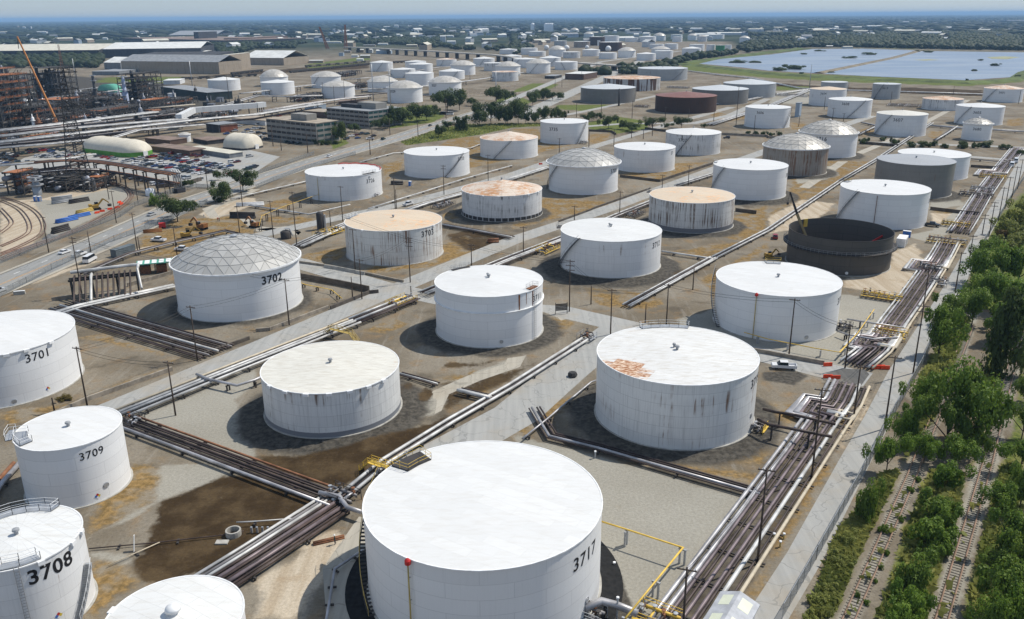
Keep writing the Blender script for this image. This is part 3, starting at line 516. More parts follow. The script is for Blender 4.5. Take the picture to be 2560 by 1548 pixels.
# the two tank fields across the public road: sheet, silhouette, roof and what tells each apart
FARFIELD = [
 ('A 1995 2308 775 878', 'white', 'c', 192, 'lone white tank right of the refinery units'), ('B 36 306 745 835', 'clean', 'd', 173.5, 'domed white tank half hidden by a flat one, left in the far field'),
 ('B 42 367 800 918', 'clean', 'c', 198.7, 'flat-roofed white tank in front of a domed one, left in the far field'), ('B 528 815 742 850', 'clean', 'd', 178, 'domed white tank behind the chimney-like posts'),
 ('B 627 948 835 950', 'clean', 'd', 201.3, 'domed white tank behind three dark posts'), ('B 1098 1317 605 690', 'white', 'c', 151, 'conical white tank behind the two white masts'), ('B 1432 1638 596 680', 'white', 'c', 150.6, 'white tank nearly hidden behind its twin beside the railway'),
 ('B 1470 1700 622 700', 'white', 'c', 155, 'white tank overlapping its twin beside the railway'), ('B 1292 1533 672 752', 'white', 'c', 169, 'white tank right of the white mast tops, rear row'), ('B 1435 1710 712 825', 'clean', 'c', 177.5, 'flat white tank in front of its twins, far field middle'),
 ('B 1072 1358 790 890', 'clean', 'd', 189.6, 'domed white tank between the two white masts'), ('B 1260 1600 852 995', 'clean', 'd', 201.3, 'domed white tank with black number beside the right white mast'), ('B 1660 1977 797 920', 'clean', 'd', 189.6, 'domed white tank with black number above the dark trees'),
 ('B 1760 2008 690 768', 'white', 'c', 171.4, 'white tank behind the domed tank above the trees'), ('B 1872 2110 630 725', 'clean', 'd', 151, 'domed white tank in the rear row by the railway'), ('B 1735 1930 575 640', 'white', 'r', 145, 'white tank with rusty rim near the long viaduct'),
 ('B 2090 2297 567 645', 'white', 'c', 141.5, 'conical white tank below the viaduct end'), ('B 2192 2380 610 686', 'soot', 'c', 156, 'streaked white tank beside the viaduct domes'), ('C -154 80 640 735', 'clean', 'd', 153.5, 'domed white tank cut between two sheds, far field right'),
 ('C -192 62 697 785', 'soot', 'r', 178, 'streaked tank with pinkish roof above the road bend'), ('C 12 236 572 655', 'white', 'c', 144, 'white cone tank left of the domed one at the field end'), ('C 265 470 560 642', 'white', 'c', 139, 'white cone tank behind the domed one at the field end'),
 ('C 138 370 612 710', 'clean', 'd', 147, 'domed white tank near the brick hut'), ('C 412 632 600 675', 'white', 'c', 152, 'white flat tank nearest the road crossing'), ('C -120 50 478 523', 'white', 'c', 121, 'white tank over the viaduct end'), ('C -100 92 540 585', 'white', 'c', 136, 'white tank behind the viaduct foot'),
 ('C 85 247 466 528', 'white', 'c', None, 'white tank behind a smaller twin past the viaduct'), ('C 162 325 498 543', 'white', 'c', None, 'small white tank before its twin past the viaduct'), ('C 354 518 478 548', 'clean', 'd', 114, 'domed tank between two spheres'), ('C 492 658 503 562', 'soot', 'c', None, 'streaked white tank right of the domed sphere neighbour'),
 ('C 678 848 482 543', 'white', 'c', 121.5, 'white tank before a sphere, far row'), ('C 836 1010 512 570', 'white', 'c', None, 'low white tank in front of the second sphere pair'), ('C 1020 1192 490 557', 'clean', 'd', 118, 'domed white tank in the far front row'), ('C 1200 1385 520 585', 'white', 'c', 130.6, 'white tank with tan roof in the far front row'),
 ('C 1375 1552 492 570', 'white', 'c', None, 'white tank with number in the far front row'), ('C 1342 1522 474 520', 'clean', 'd', 115.6, 'domed tank half hidden in the far front row'), ('C 1637 1823 468 537', 'white', 'c', 116.5, 'white tank nearest the lagoon tip'),
 ('C 405 530 395 445', 'greyl', 'c', None, 'grey tank behind the spheres'), ('C 595 752 402 460', 'dun', 'c', None, 'brownish tank behind the spheres'), ('C 838 1060 408 495', 'brown', 'c', None, 'dark rusted tank behind a sphere'), ('C 746 895 356 440', 'brown', 'c', None, 'black tank in the distant second row'),
 ('C 880 1032 346 405', 'white', 'c', None, 'white tank right of the distant black tank'), ('C 375 476 335 378', 'clean', 'd', 81.5, 'domed tank farthest left of the distant second row'), ('C 435 512 344 378', 'white', 'c', None, 'small white tank beside the leftmost distant dome'), ('C 478 540 286 330', 'clean', 'd', 71.5, 'small dome near the tall white silos'),
 ('C 560 645 290 335', 'clean', 'd', 69.5, 'bulky domed tank near the tall white silos'), ('C 690 788 328 362', 'clean', 'd', 79.5, 'domed tank left of the distant black tank'), ('C 1090 1225 365 405', 'white', 'c', None, 'long low white tank, distant middle'), ('C 1222 1387 355 405', 'white', 'c', 89.5, 'wide white tank, distant middle'),
 ('C 1362 1480 345 392', 'clean', 'd', 82, 'domed tank in the distant right group'), ('C 1530 1640 334 380', 'white', 'c', None, 'white tank behind others in the distant right group'), ('C 1545 1642 356 405', 'white', 'c', None, 'white tank before others in the distant right group'), ('C 1692 1784 342 388', 'clean', 'd', 84, 'domed tank with dark stair, distant right group'),
 ('C 1788 1880 352 402', 'soot', 'd', 87.5, 'grey-striped domed tank, distant right group'), ('C 1895 2046 335 376', 'white', 'c', None, 'low white tank at the wood edge'), ('C 2190 2290 366 410', 'clean', 'd', 89.5, 'domed tank by the wood edge'), ('C 2265 2337 376 410', 'white', 'c', None, 'small white tank beside the wood edge dome'),
 ('C 1962 2050 436 502', 'green', 'c', None, 'green tank among white ones'), ('C 1708 1855 430 492', 'white', 'c', None, 'white tank left of the green one'), ('C 1872 1958 432 500', 'white', 'c', None, 'white tank touching the green one on its left'), ('C 2050 2115 434 495', 'white', 'c', None, 'white tank touching the green one on its right'),
 ('C 1325 1465 428 470', 'white', 'c', None, 'white tank at the rear of the far front row'), ('C 1470 1600 424 478', 'white', 'c', None, 'white tank with stripes at the rear of the far front row'), ('C 804 858 388 440', 'white', 'c', None, 'narrow white tank before the black one'), ('C 198 270 348 378', 'white', 'c', None, 'small white tank left in the distance, near a white ball'),
 ('D 283 370 370 425', 'white', 'c', 93.5, 'lone white tank in the wood behind the lagoon'), ('C 2180 2240 224 245', 'white', 'd', 57, 'left one of a far pair of tiny white tanks in the wood'), ('C 2250 2302 230 248', 'white', 'c', None, 'right one of a far pair of tiny white tanks in the wood'), ('A 1718 1832 1300 1370', 'clean', 'd', 331, 'small white upright tank behind the fabric shelters')]
for i, (sp, sh, rf, ap, lb) in enumerate(FARFIELD):
    num = None; npos = None
    if lb.startswith('domed white tank with black number beside'): num, npos = '3529', ('B', 1315, 882)
    if lb.startswith('domed white tank with black number above'): num, npos = '3527', ('B', 1712, 825)
    tank('f%d' % i, sp, lb, sh, 'dome' if rf == 'd' else 'cone', {'c': 'white', 'r': 'rustr', 'd': ''}[rf], ap, num, npos, 3.2, True, seg=40, rings=5, alum='tan', coneh=.04, group='white tanks of the far tank fields')
# gas spheres on legs
for px, y0, y1, lb in ((333, 430, 487, 'leftmost white gas sphere'), (527, 432, 490, 'white gas sphere right of the domed tank'), (722, 433, 478, 'white gas sphere behind a flat tank'), (926, 437, 502, 'tan and white gas sphere before the rusted tank'), (180, 335, 375, 'distant white gas ball near the black block'), (925, 270, 296, 'most distant white gas ball')):
    a, b_ = Q('C', px, y0), Q('C', px, y1); g = G(b_[0], b_[1]); top = ztop(a[0], a[1], g.x, g.y); r = top * .45; t = root('gas_sphere', lb + ' standing on short legs', 'gas sphere', (g.x, g.y, 0), 0, 'gas spheres')
    s = MB(); s.sm = True; s.lathe([(max(.01, r * math.sin(PI * k / 12)), r * .1 + r - r * math.cos(PI * k / 12)) for k in range(13)], (0, 0, 0), 24); s.build('ball', SH['white'] if False else M['whitem'], t)
    for k in range(8): q = k * PI / 4; l = MB(); l.tube([(r * .85 * math.cos(q), r * .85 * math.sin(q), -.05), (r * .85 * math.cos(q), r * .85 * math.sin(q), r)], .3, 5); l.build('leg', M['galv'], t)
# ------------------------------------------------------------------ setting: roads, markings, water, railways, walls, fences
def stripmesh(pts, width, z, off=0.0, dash=None, cross=None):
    b = MB(); n = len(pts); nrm = []
    for i in range(n):
        a, c = pts[max(0, i - 1)], pts[min(n - 1, i + 1)]; d = (c - a).normalized(); nrm.append(Vector((-d.y, d.x, 0)))
    if dash is None:
        V = []; F = []
        for p, q in zip(pts, nrm): V += [(p + q * (off + width / 2)), (p + q * (off - width / 2))]
        V = [(v.x, v.y, z) for v in V]; F = [(2 * i + 1, 2 * i + 3, 2 * i + 2, 2 * i) for i in range(n - 1)]; b.add(V, F)
    else:
        for i in range(n - 1):
            a, c = pts[i] + nrm[i] * off, pts[i + 1] + nrm[i + 1] * off; L = (c - a).length; d = (c - a) / L; s = 0; q = Vector((-d.y, d.x, 0)) * width / 2
            while s + dash[0] < L:
                u, v = a + d * s, a + d * (s + dash[0]); b.add([(p.x, p.y, z) for p in (u - q, v - q, v + q, u + q)], [(0, 1, 2, 3)]); s += dash[0] + dash[1]
    return b
def asphalt(name, c0, c1, dirt=.4):
    m, k, b = newmat(name, .9, 0, .2); pos = k.n('NewGeometry', out=0)
    n1 = k.noise(pos, .07, 5, .6); n2 = k.noise(pos, .7, 5, .65); n3 = k.noise(k.n('Mapping', {0: pos, 2: (0, 0, math.radians(-32)), 3: (.9, .03, 1)}), 1.0, 4)
    c = k.mix(k.ramp(n3, .3, .7), c0, c1); c = k.mix(k.math('MULTIPLY', k.ramp(n1, .45, .7), dirt), c, (.33, .28, .21)); c = k.mix(k.math('MULTIPLY', k.ramp(n2, .58, .75), .35), c, [x * .6 for x in c0])
    vo = k.N.new('ShaderNodeTexVoronoi'); vo.feature = 'DISTANCE_TO_EDGE'; vo.inputs['Scale'].default_value = .14; k.L.new(k.vadd(pos, k.vscale(k.n('TexNoise', {'Vector': pos, 'Scale': .3}, out=1), (5, 5, 0))), vo.inputs['Vector'])
    c = k.mix(k.math('MULTIPLY', k.math('LESS_THAN', vo.outputs['Distance'], .012), .4), c, [x * .5 for x in c0])
    k.L.new(c, b.inputs['Base Color']); return m
ASPH = asphalt('grey_asphalt', (.235, .235, .225), (.29, .288, .275)); ASPL = asphalt('pale_worn_asphalt', (.30, .30, .285), (.36, .355, .335), .55); DIRT = asphalt('dusty_track', (.33, .305, .255), (.42, .385, .32), .5)
PAINT = plain('white_road_paint', (.62, .62, .60), .8, var=.25, scale=1.0); OPAINT = plain('orange_road_paint', (.50, .27, .08), .8, var=.25)
def road(name, text, width, mat, z=.03):
    P = S(text); fine = []
    for a, c in zip(P[:-1], P[1:]):
        n = max(1, int((c - a).length / 25)); fine += [a.lerp(c, i / n) for i in range(n)]
    fine.append(P[-1]); o = stripmesh(fine, width, z).build(name, mat); tag(o, kind='structure'); return fine
MAIN = road('main_road', 'X -260 815; 0 712; 240 612; 460 512; 650 449; 800 400; 990 346; 1130 301; 1230 272', 15.5, ASPH, .05)
for off in (-3.9, 3.9): tag(stripmesh(MAIN, .35, .062, off, (3.2, 8.0)).build('lane_markings', PAINT), kind='structure')
for off in (-.3, .3): tag(stripmesh(MAIN, .22, .062, off).build('centre_line', OPAINT), kind='structure')
for off in (-8.6, 8.6): tag(stripmesh(MAIN, 1.6, .16, off).build('pavement', DIRT), kind='structure')
road('double_road', 'X 1130 301; 1310 284; 1410 241; 1560 172; 1640 135', 17, ASPL, .045); road('side_road', 'X 1172 288; 1260 258; 1500 155; 1700 128; 1880 120', 11, ASPL, .052)
road('side_road', 'C 0 1010; 200 1150; 560 1100; 900 1030; 1400 920; 1700 880', 7, ASPL, .035); road('side_road', 'C 680 1220; 1100 1190; 1740 1190; 2100 1110; 2464 950', 8, ASPL, .04)
road('tank_road', 'X 60 1118; 255 1033; 640 872; 960 735; 1280 602; 1540 515; 1781 425; 1960 362; 2180 290', 8.5, ASPL); road('tank_road', 'X 480 628; 640 590; 1030 505; 1280 437; 1500 362; 1640 320; 1830 268', 8, ASPL, .034)
road('cross_street', 'X 700 648; 745 657; 950 716; 1180 765; 1400 778; 1590 822; 1760 862; 1920 890; 2060 926; 2170 950', 9.5, ASPL, .037)
road('service_road', 'X 1870 1610; 1915 1548; 2010 1395; 2133 1161; 2196 1045; 2250 935; 2380 725; 2440 615; 2530 455; 2580 365', 5.2, ASPL, .06)
road('gravel_track', 'J 1150 1240; 1500 1060; 1700 960; 1780 800; 2100 660; 2464 540; K 200 180; 500 60', 4.2, DIRT, .025); road('gravel_track', 'X 1010 1190; 1290 1035; 1400 940; 1500 860; 1560 815', 11, ASPL, .028)
road('gravel_track', 'X 900 1560; 880 1420; 960 1300', 9, DIRT, .026); road('dirt_track', 'F 0 730; 300 700; 420 760; E 2464 700; 2300 560; 2060 600; 2000 520; 2200 450; 2464 330', 5, DIRT, .024)
road('gravel_track', 'X 2010 470; 2120 395; 2240 345; 2420 250', 5, DIRT, .024); road('side_road', 'H 1940 20; 2464 60; D 2464 1420; 1900 1400; 900 1370', 8, ASPL, .036)
lot = MB(); P = S('X -60 470; 60 395; 140 375; 300 395; 470 400; 610 372; 700 392; 640 430; 540 470; 440 466; 330 434; 200 420; 60 440'); lot.add([(p.x, p.y, .02) for p in P], [tuple(range(len(P)))[::-1]]); tag(lot.build('car_park', ASPL), kind='structure')
# dark steel plate laid over the sunken pipes
pl = MB(); P = S('L 530 630; 710 570; 930 580; 975 625; 900 730; 530 680'); pl.add([(p.x, p.y, .075) for p in P], [tuple(range(len(P)))[::-1]]); tag(pl.build('dark_road_patch', asphalt('dark_asphalt', (.085, .083, .08), (.12, .117, .11), .2)), kind='structure')
# ---- lagoon
wm_, k, b = newmat('lagoon_water', .28, 0, .5); pos = k.n('NewGeometry', out=0); nw = k.noise(k.n('Mapping', {0: pos, 2: (0, 0, .4), 3: (.006, .03, 1)}), 1.0, 5)
k.L.new(k.mix(k.ramp(nw, .35, .7), (.19, .23, .29), (.33, .35, .37)), b.inputs['Base Color']); k.L.new(k.n('Bump', {'Strength': .35, 'Distance': 1.0, 'Height': k.noise(pos, .5, 3)}), b.inputs['Normal'])
for t in ('C 1800 615; 2000 570; 2464 528; D 0 530; 420 474; 900 470; 1420 486; 1200 560; 450 705; 0 682; C 2200 650', 'D 1460 492; 2464 506; 2900 520; 2900 610; 2560 630; 2464 680; 2380 742; 1900 775; 1000 738; 540 712'):
    w_ = MB(); P = S(t); w_.add([(p.x, p.y, .25) for p in P], [tuple(range(len(P)))[::-1]]); tag(w_.build('lagoon_water', wm_), kind='structure')
BANK = plain('grassy_bank', (.085, .11, .03), .95, var=.45, scale=.05); CAUS = plain('dry_causeway', (.20, .165, .11), .95, var=.3, scale=.05)
def bank(name, text, w0, w1, hh, mat):
    P = S(text); b = MB(); n = len(P); V = []
    for i in range(n):
        a, c = P[max(0, i - 1)], P[min(n - 1, i + 1)]; d = (c - a).normalized(); q = Vector((-d.y, d.x, 0))
        for s, z in ((w0, -.1), (w1, hh), (-w1, hh), (-w0, -.1)): v = P[i] + q * s; V.append((v.x, v.y, z))
    b.add(V, [(4 * i + j, 4 * i + j + 1, 4 * i + j + 5, 4 * i + j + 4) for i in range(n - 1) for j in range(3)]); return tag(b.build(name, mat), kind='structure')
bank('lagoon_embankment', 'C 1560 620; 1690 628; 2100 668; 2464 715; D 0 715; 560 748; 1000 772; 1900 802; 2300 778; 2430 752; 2500 700; 2700 640; 2900 628', 14, 4, 2.2, BANK); bank('lagoon_embankment', 'C 1640 605; 2000 560; 2464 505; D 60 500; 300 465', 14, 4, 1.5, BANK); bank('causeway', 'D 1480 484; 1200 560; 480 708', 9, 3, 1.6, CAUS); bank('lagoon_embankment', 'D 300 464; 900 464; 1480 482; 2464 496; 2800 510', 10, 4, 1.0, CAUS)
for t in ('D 2100 552; 2280 545; 2430 552; 2300 572; 2150 568', 'D 1400 578; 1560 572; 1650 580; 1500 586'):
    b = MB(); P = S(t); b.add([(p.x, p.y, .32) for p in P], [tuple(range(len(P)))[::-1]]); tag(b.build('sandbar', plain('algae_shoal', (.30, .30, .17), .9, scale=.02)), kind='structure')
# ---- railway tracks: rails and sleepers
RAIL = plain('rusty_rail', (.17, .105, .08), .6, .3, var=.25); SLEEP = plain('old_sleepers', (.185, .16, .13), .95, var=.4, scale=1.5)
def curve(P, n=8):
    out = []
    for i in range(len(P) - 1):
        p0, p1, p2, p3 = P[max(0, i - 1)], P[i], P[i + 1], P[min(len(P) - 1, i + 2)]
        for j in range(n):
            t = j / n; out.append(.5 * ((2 * p1) + (p2 - p0) * t + (2 * p0 - 5 * p1 + 4 * p2 - p3) * t * t + (3 * p1 - p0 - 3 * p2 + p3) * t ** 3))
    return out + [P[-1]]
RAIL2 = plain('pinkish_rusty_rail', (.33, .22, .16), .6, .2, var=.2)  # rail colour of the right-hand tracks, a paler pinkish brown
def track(label, text, sleepers=True, smooth=False, gauge=1.5):
    P = S(text); P = curve(P) if smooth else P; o = P[0].copy(); t = root('railway_track', label, 'railway track', o, 0, 'railway tracks')
    P = [p - o for p in P]; n = len(P); N_ = []
    for i in range(n): d = (P[min(n - 1, i + 1)] - P[max(0, i - 1)]).normalized(); N_.append(Vector((-d.y, d.x, 0)))
    for s in (-gauge / 2, gauge / 2): b = MB(); b.tube([p + q * s + Vector((0, 0, .28)) for p, q in zip(P, N_)], .12 if sleepers else .2, 4); b.build('rail', RAIL if smooth else RAIL2, t)
    if sleepers:
        b = MB(); acc = 0
        for i in range(n - 1):
            L = (P[i + 1] - P[i]).length; d = (P[i + 1] - P[i]) / L; s = acc
            while s < L: p = P[i] + d * s; b.box((p.x, p.y, .03), (.2, 2.4, .12), math.atan2(d.y, d.x)); s += .75
            acc = s - L
        tag(b.build('sleepers', SLEEP, t), kind='stuff')
track('overgrown rusty railway track nearest the service road', 'X 2105 1590; 2124 1545; 2210 1350; 2280 1190; 2426 813'); track('rusty railway track at the far right between bushes', 'X 2340 1590; 2356 1545; 2468 1161; 2548 839; 2600 640')
track('outer curved track bending by the red barriers', 'E 0 990; 150 930; 700 740; 1050 560; 1230 430; 1240 370; 1160 310; 980 272; 700 250', False, True); track('inner curved track bending by the red barriers', 'E 0 1025; 250 920; 800 710; 1120 540; 1260 420; 1250 350; 1150 290; 980 255', False, True)
track('curved siding at the left frame edge, outermost of three', 'E 0 410; 200 470; 350 560; 420 680; 380 780; 200 880; 0 960', False, True); track('curved siding at the left frame edge, middle of three', 'E 0 440; 170 520; 260 620; 285 720; 220 790; 0 890', False, True); track('curved siding at the left frame edge, innermost of three', 'E 0 520; 60 580; 110 650; 80 700; 0 760', False, True)
# ---- low walls, kerbs and fences
def wall(name, label, text, hh, th, mat, cat='wall', group=None, z=0.0, posts=False):
    P = S(text); o = P[0].copy(); b = MB()
    for a, c in zip(P[:-1], P[1:]): b.bar(a - o + Vector((0, 0, hh / 2 + z)), c - o + Vector((0, 0, hh / 2 + z)), th, hh)
    w_ = b.build(name, mat, None, o); tag(w_, label, cat, group); return w_
WALLM = plain('weathered_dike_wall', (.27, .235, .19), .9, var=.3, scale=.5); DARKW = plain('brown_steel_piling', (.10, .085, .07), .9, var=.3, scale=.4)
for lb, t, hh in (('low concrete dike wall along the road beside tank 3701', 'I 500 1040; 850 880; 1660 590', 1.1), ('low concrete dike wall between dark pipes and road', 'I 1960 450; 2400 290', 1.0), ('low wall along the road below the domed tank 3702', 'J 0 215; 130 205; 700 -10', 1.0), ('brown dike wall along the cross street by tank 3702', 'F 410 1190; 800 1260; 1090 1320', 1.9), ('low dike wall joining the brown wall at the road', 'F 720 1490; 1090 1340; 1180 1330', 1.1),
      ('long low kerb wall below tank 3703', 'F 400 1040; 700 1080; 1000 1140; 1420 1230', .8), ('dark dike wall right of the domed tank 3705', 'G 1040 215; 1420 262; 1560 215; 1930 95', 1.3), ('dark low wall between the road and tank 3712', 'G 450 650; 750 540; 820 510; 1330 330', .8), ('dark dike wall right of the tank with brown streaks', 'G 2150 545; 2350 570', 1.5), ('dark wall behind tank 3735 and verge', 'C 740 1265; 960 1275; 1000 1300', 1.5), ('dark wall stretch beside tank 3707', 'C 1280 1245; 1480 1270', 1.6), ('grey wall along the road bend beneath tank 3606', 'C 2020 1300; 2464 1320; D 0 1330; 300 1350', 1.6),
      ('dark dike wall behind the white tank hidden by the grey one', 'D 880 1385; 1250 1415', 1.8), ('low dike wall in front of tank 3718', 'L -220 395; 0 430; 340 495; 540 530', 1.0), ('dark dike wall right of the clean tank behind the open one', 'H 1560 530; 1850 565; 2030 580', 1.4), ('dark dike wall right of the hidden white tank', 'H 1950 120; 2200 135; 2330 70', 1.4), ('dark retaining wall in front of the warehouse gate', 'E 1500 325; 1770 300; 1940 250', 2.0), ('low wall by the pipes feeding the cluster on its left', 'E 500 1410; 820 1370', 1.2), ('low wall behind the pipe cluster toward dome 3702', 'E 1230 1270; 1660 1150', 1.2), ('long low wall below the domed tanks over the road', 'B 1900 970; 2250 880; 2464 830; C 100 790', 1.3)):
    wall('dike_wall', lb, t, hh, .45, DARKW if 'dark' in lb or 'brown' in lb else WALLM, 'wall', 'low dike walls')
chain = bpy.data.materials.new('chainlink'); chain.use_nodes = True; kc = NB(chain.node_tree); bsd = chain.node_tree.nodes['Principled BSDF']; bsd.inputs['Base Color'].default_value = (.20, .215, .22, 1)
mixs = kc.N.new('ShaderNodeMixShader'); tr = kc.N.new('ShaderNodeBsdfTransparent'); kc.L.new(tr.outputs[0], mixs.inputs[1]); kc.L.new(bsd.outputs[0], mixs.inputs[2]); mixs.inputs[0].default_value = .33; kc.L.new(mixs.outputs[0], kc.N['Material Output'].inputs['Surface'])
def fence(label, text, hh=2.2, step=3.2, mesh=chain):
    P = S(text); o = P[0].copy(); t = root('chain_fence', label, 'fence', o, 0, 'wire fences'); b = MB()
    for a, c in zip(P[:-1], P[1:]): b.bar(a - o + Vector((0, 0, hh / 2)), c - o + Vector((0, 0, hh / 2)), .04, hh)
    b.build('wire_mesh', mesh, t); pb = MB(); tb = MB()
    for a, c in zip(P[:-1], P[1:]):
        L = (c - a).length; n = max(1, int(L / step)); tb.bar(a - o + Vector((0, 0, hh)), c - o + Vector((0, 0, hh)), .06)
        for i in range(n + 1): p = a.lerp(c, i / n) - o; pb.bar(p, p + Vector((0, 0, hh + .1)), .08)
    tb.build('top_rail', M['galv'], t); tag(pb.build('posts', M['galv'], t), kind='stuff')
fence('wire fence along the near kerb of the public road', 'E 0 1370; 260 1240; 500 1110; 1100 830; 1400 730; 1620 640; 2000 470'); fence('wire fence between the public road and the rail yard', 'E 0 1050; 360 900; 700 770; 1160 600; 1300 500; 1640 380; 1890 320; 2040 330'); fence('tall wire fence along the service road and railway', 'X 1955 1548; 2040 1400; 2173 1161; 2222 1060; 2300 925; 2360 800', 2.6)
fence('wire fence along the pavement behind tank 3726', 'F 0 330; 170 255; 480 140; 960 0'); fence('wire fence along the far side of the road by the car park', 'F 0 200; 300 90; 560 0'); fence('wire fence left of the service road by the pipes, upper end', 'H 2050 900; 2300 480; 2464 230', 2.2)
# ------------------------------------------------------------------ pipelines on low supports
PM = dict(w=plain('white_pipe_cladding', (.49, .485, .47), .45, .1, var=.28, scale=.3), s=plain('aluminium_pipe_cladding', (.40, .39, .395), .42, .4, var=.3, scale=.3), b=plain('dark_brown_pipe', (.060, .042, .036), .55, var=.5, scale=.3), g=plain('grey_pipe', (.22, .21, .21), .5, .2), t=plain('tan_pipe', (.50, .43, .32), .6), y=plain('yellow_pipe', (.68, .45, .08), .5), p=plain('mauve_grey_pipe', (.17, .135, .14), .45, .2, var=.35, scale=.3), r=plain('rusty_pipe', (.22, .10, .05), .8, var=.3))
def offs(P, d):
    n = len(P); out = []
    for i in range(n):
        a = (P[i] - P[i - 1]).normalized() if i else None; c = (P[i + 1] - P[i]).normalized() if i < n - 1 else None
        if a is None or c is None: t = a or c; q = Vector((-t.y, t.x, 0)); k = 1
        else: t = (a + c).normalized(); q = Vector((-t.y, t.x, 0)); k = 1 / max(.45, q.dot(Vector((-a.y, a.x, 0))))
        out.append(P[i] + q * d * k)
    return out
def pipes(label, text, cols, gap=.85, r=.24, z=.7, step=9.0, name='pipe_rack', cat='pipeline', sup=True, jog=None, group='pipelines between the tanks', supm=None):
    P = [Vector((p.x, p.y, 0)) for p in S(text)]; o = P[0].copy(); t = root(name, label, cat, o, 0, group); P = [p - o for p in P]; n = len(cols); W_ = gap * (n - 1)
    if jog:
        for (f, d, L) in jog:   # sideways expansion loop: fraction along, sideways, length
            tot = sum((b - a).length for a, b in zip(P[:-1], P[1:])); s = f * tot
            for i in range(len(P) - 1):
                l = (P[i + 1] - P[i]).length
                if s < l: u = (P[i + 1] - P[i]) / l; q = Vector((-u.y, u.x, 0)); a = P[i] + u * s; P[i + 1:i + 1] = [a, a + q * d + u * abs(d) * .15, a + q * d + u * L, a + u * (L + abs(d) * .15)]; break
                s -= l
    jr = random.Random(len(label)); wob = [jr.uniform(-.22, .22) * gap if 0 < i < n - 1 else 0 for i in range(n)]
    for i, c in enumerate(cols):
        rr = r * (1.2 if c in 'ws' else .8 if c in 'bg' else 1) * jr.uniform(.75, 1.15); zz = Vector((0, 0, z + rr + (.0 if i % 3 else .05))); b = MB(); b.sm = True
        b.tube([p + zz for p in offs(P, (i - (n - 1) / 2) * gap + wob[i])], rr, 8); b.build('pipe', PM[c], t)
    if z < 1.6:
        for a_, c_ in zip(P[:-1], P[1:]):
            u_ = (c_ - a_).normalized(); q_ = Vector((-u_.y, u_.x, 0)) * (W_ / 2 + .9); paint('dark', '', 1.6, .62, pts=[a_ + o + q_, c_ + o + q_, c_ + o - q_, a_ + o - q_])  # strip under a low rack: wet stains and the rack's shade, painted together
    if sup:
        proto = None; acc = step / 2
        for a, c in zip(P[:-1], P[1:]):
            L = (c - a).length; u = (c - a) / max(L, 1e-6); s = acc
            while s < L:
                p = a + u * s; rz = math.atan2(u.y, u.x)
                if proto is None:
                    b = MB(); b.box((0, 0, z - .1), (.32, W_ + 1.3, .22))
                    for y in ([-W_ / 2 - .4, W_ / 2 + .4] if z > .5 else []): b.box((0, y, (z - .2) / 2 - .05), (.28, .28, z - .08))
                    proto = b.mesh('support', supm or M['dsteel'])
                addmesh('support', proto, t, p, rz); s += step
            acc = s - L
    return t
pipes('pipe rack of white and dark pipes along the tank road, from tank 3709 on', 'X 304 1046; 590 930; 887 812', 'wbwwbt', .95, .26, .9); pipes('stretch of pipe rack behind the cream-roofed tank, bright white pipe on top', 'X 887 812; 1035 752', 'bbbwbbw', .8, .26, .9); pipes('pipe rack passing behind tank 3711', 'X 1060 742; 1280 652; 1420 598', 'bwwbbw', .9, .26, .9); pipes('pipe rack between tank 3712 and the tank with brown streaks', 'X 1420 598; 1540 546; 1640 506', 'bwbw', .9, .26, .9); pipes('pipe rack left of the clean tank 3715', 'X 1690 470; 1783 440', 'wbw', 1.0, .26, .9)
pipes('row of dark pipes with one silver pipe running to the front crossing', 'X 318 1062; 470 1118; 640 1182; 850 1260', 'sbbbbbr', .82, .27, .6, 14); pipes('broad pipe bundle with two white pipes, lower left of the front tank', 'X 520 1478; 640 1401; 842 1268', 'bbpbbpbwgw', .78, .29, .6, 11)
pipes('three pipes from the front tank platform up to the grey road', 'X 842 1266; 965 1163; 1130 1060; 1280 973; 1462 856', 'wbw', .85, .27, .6, 10); pipes('pipes continuing past the domed cross street to tank 3718', 'X 1566 771; 1690 702; 1784 650', 'wwbw', .85, .28, .6, 10); pipes('pair of pale pipes along the sandy road behind tank 3712', 'X 1784 650; 1920 580; 2100 457', 'wbw', .9, .26, .6, 12); pipes('far end of the pale pipes beside the grey tank', 'X 2100 457; 2192 402; 2330 310', 'wbw', .9, .26, .6, 14)
pipes('dark pipes in front of tank 3719 bending along the yard', 'X 1336 1028; 1378 1098; 1500 1128; 1620 1163; 1900 1243', 'bsbb', .8, .24, .6, 16); pipes('single silver pipe climbing diagonally to tank 3719', 'K 820 715; 760 735; 480 970; 330 1100; 100 1285', 's', .8, .2, .7, 9)
CORR = 'sswbbrbbtt'
pipes('wide pipe corridor beside the service road, nearest stretch', 'X 1690 1600; 1725 1548; 1994 1161; 2060 1066; 2100 1012; 2122 966', 'tbwbppbpss', .95, .28, .5, 9, jog=[(.80, 3.2, 4)]); pipes('pipe corridor stretch north of the road crossing with white pipes', 'X 2140 918; 2186 880; 2240 806; 2268 768; 2355 641; 2372 610', 'twpbpbpsw', .95, .28, .5, 9, jog=[(.1, 3, 5), (.7, 4, 8)]); pipes('pipe corridor stretch beside the clean tank and yellow pipework', 'X 2395 585; 2417 552; 2450 498; 2503 425; 2545 372', 'wpbppbpsw', .95, .28, .5, 12, jog=[(.55, 6, 12)])
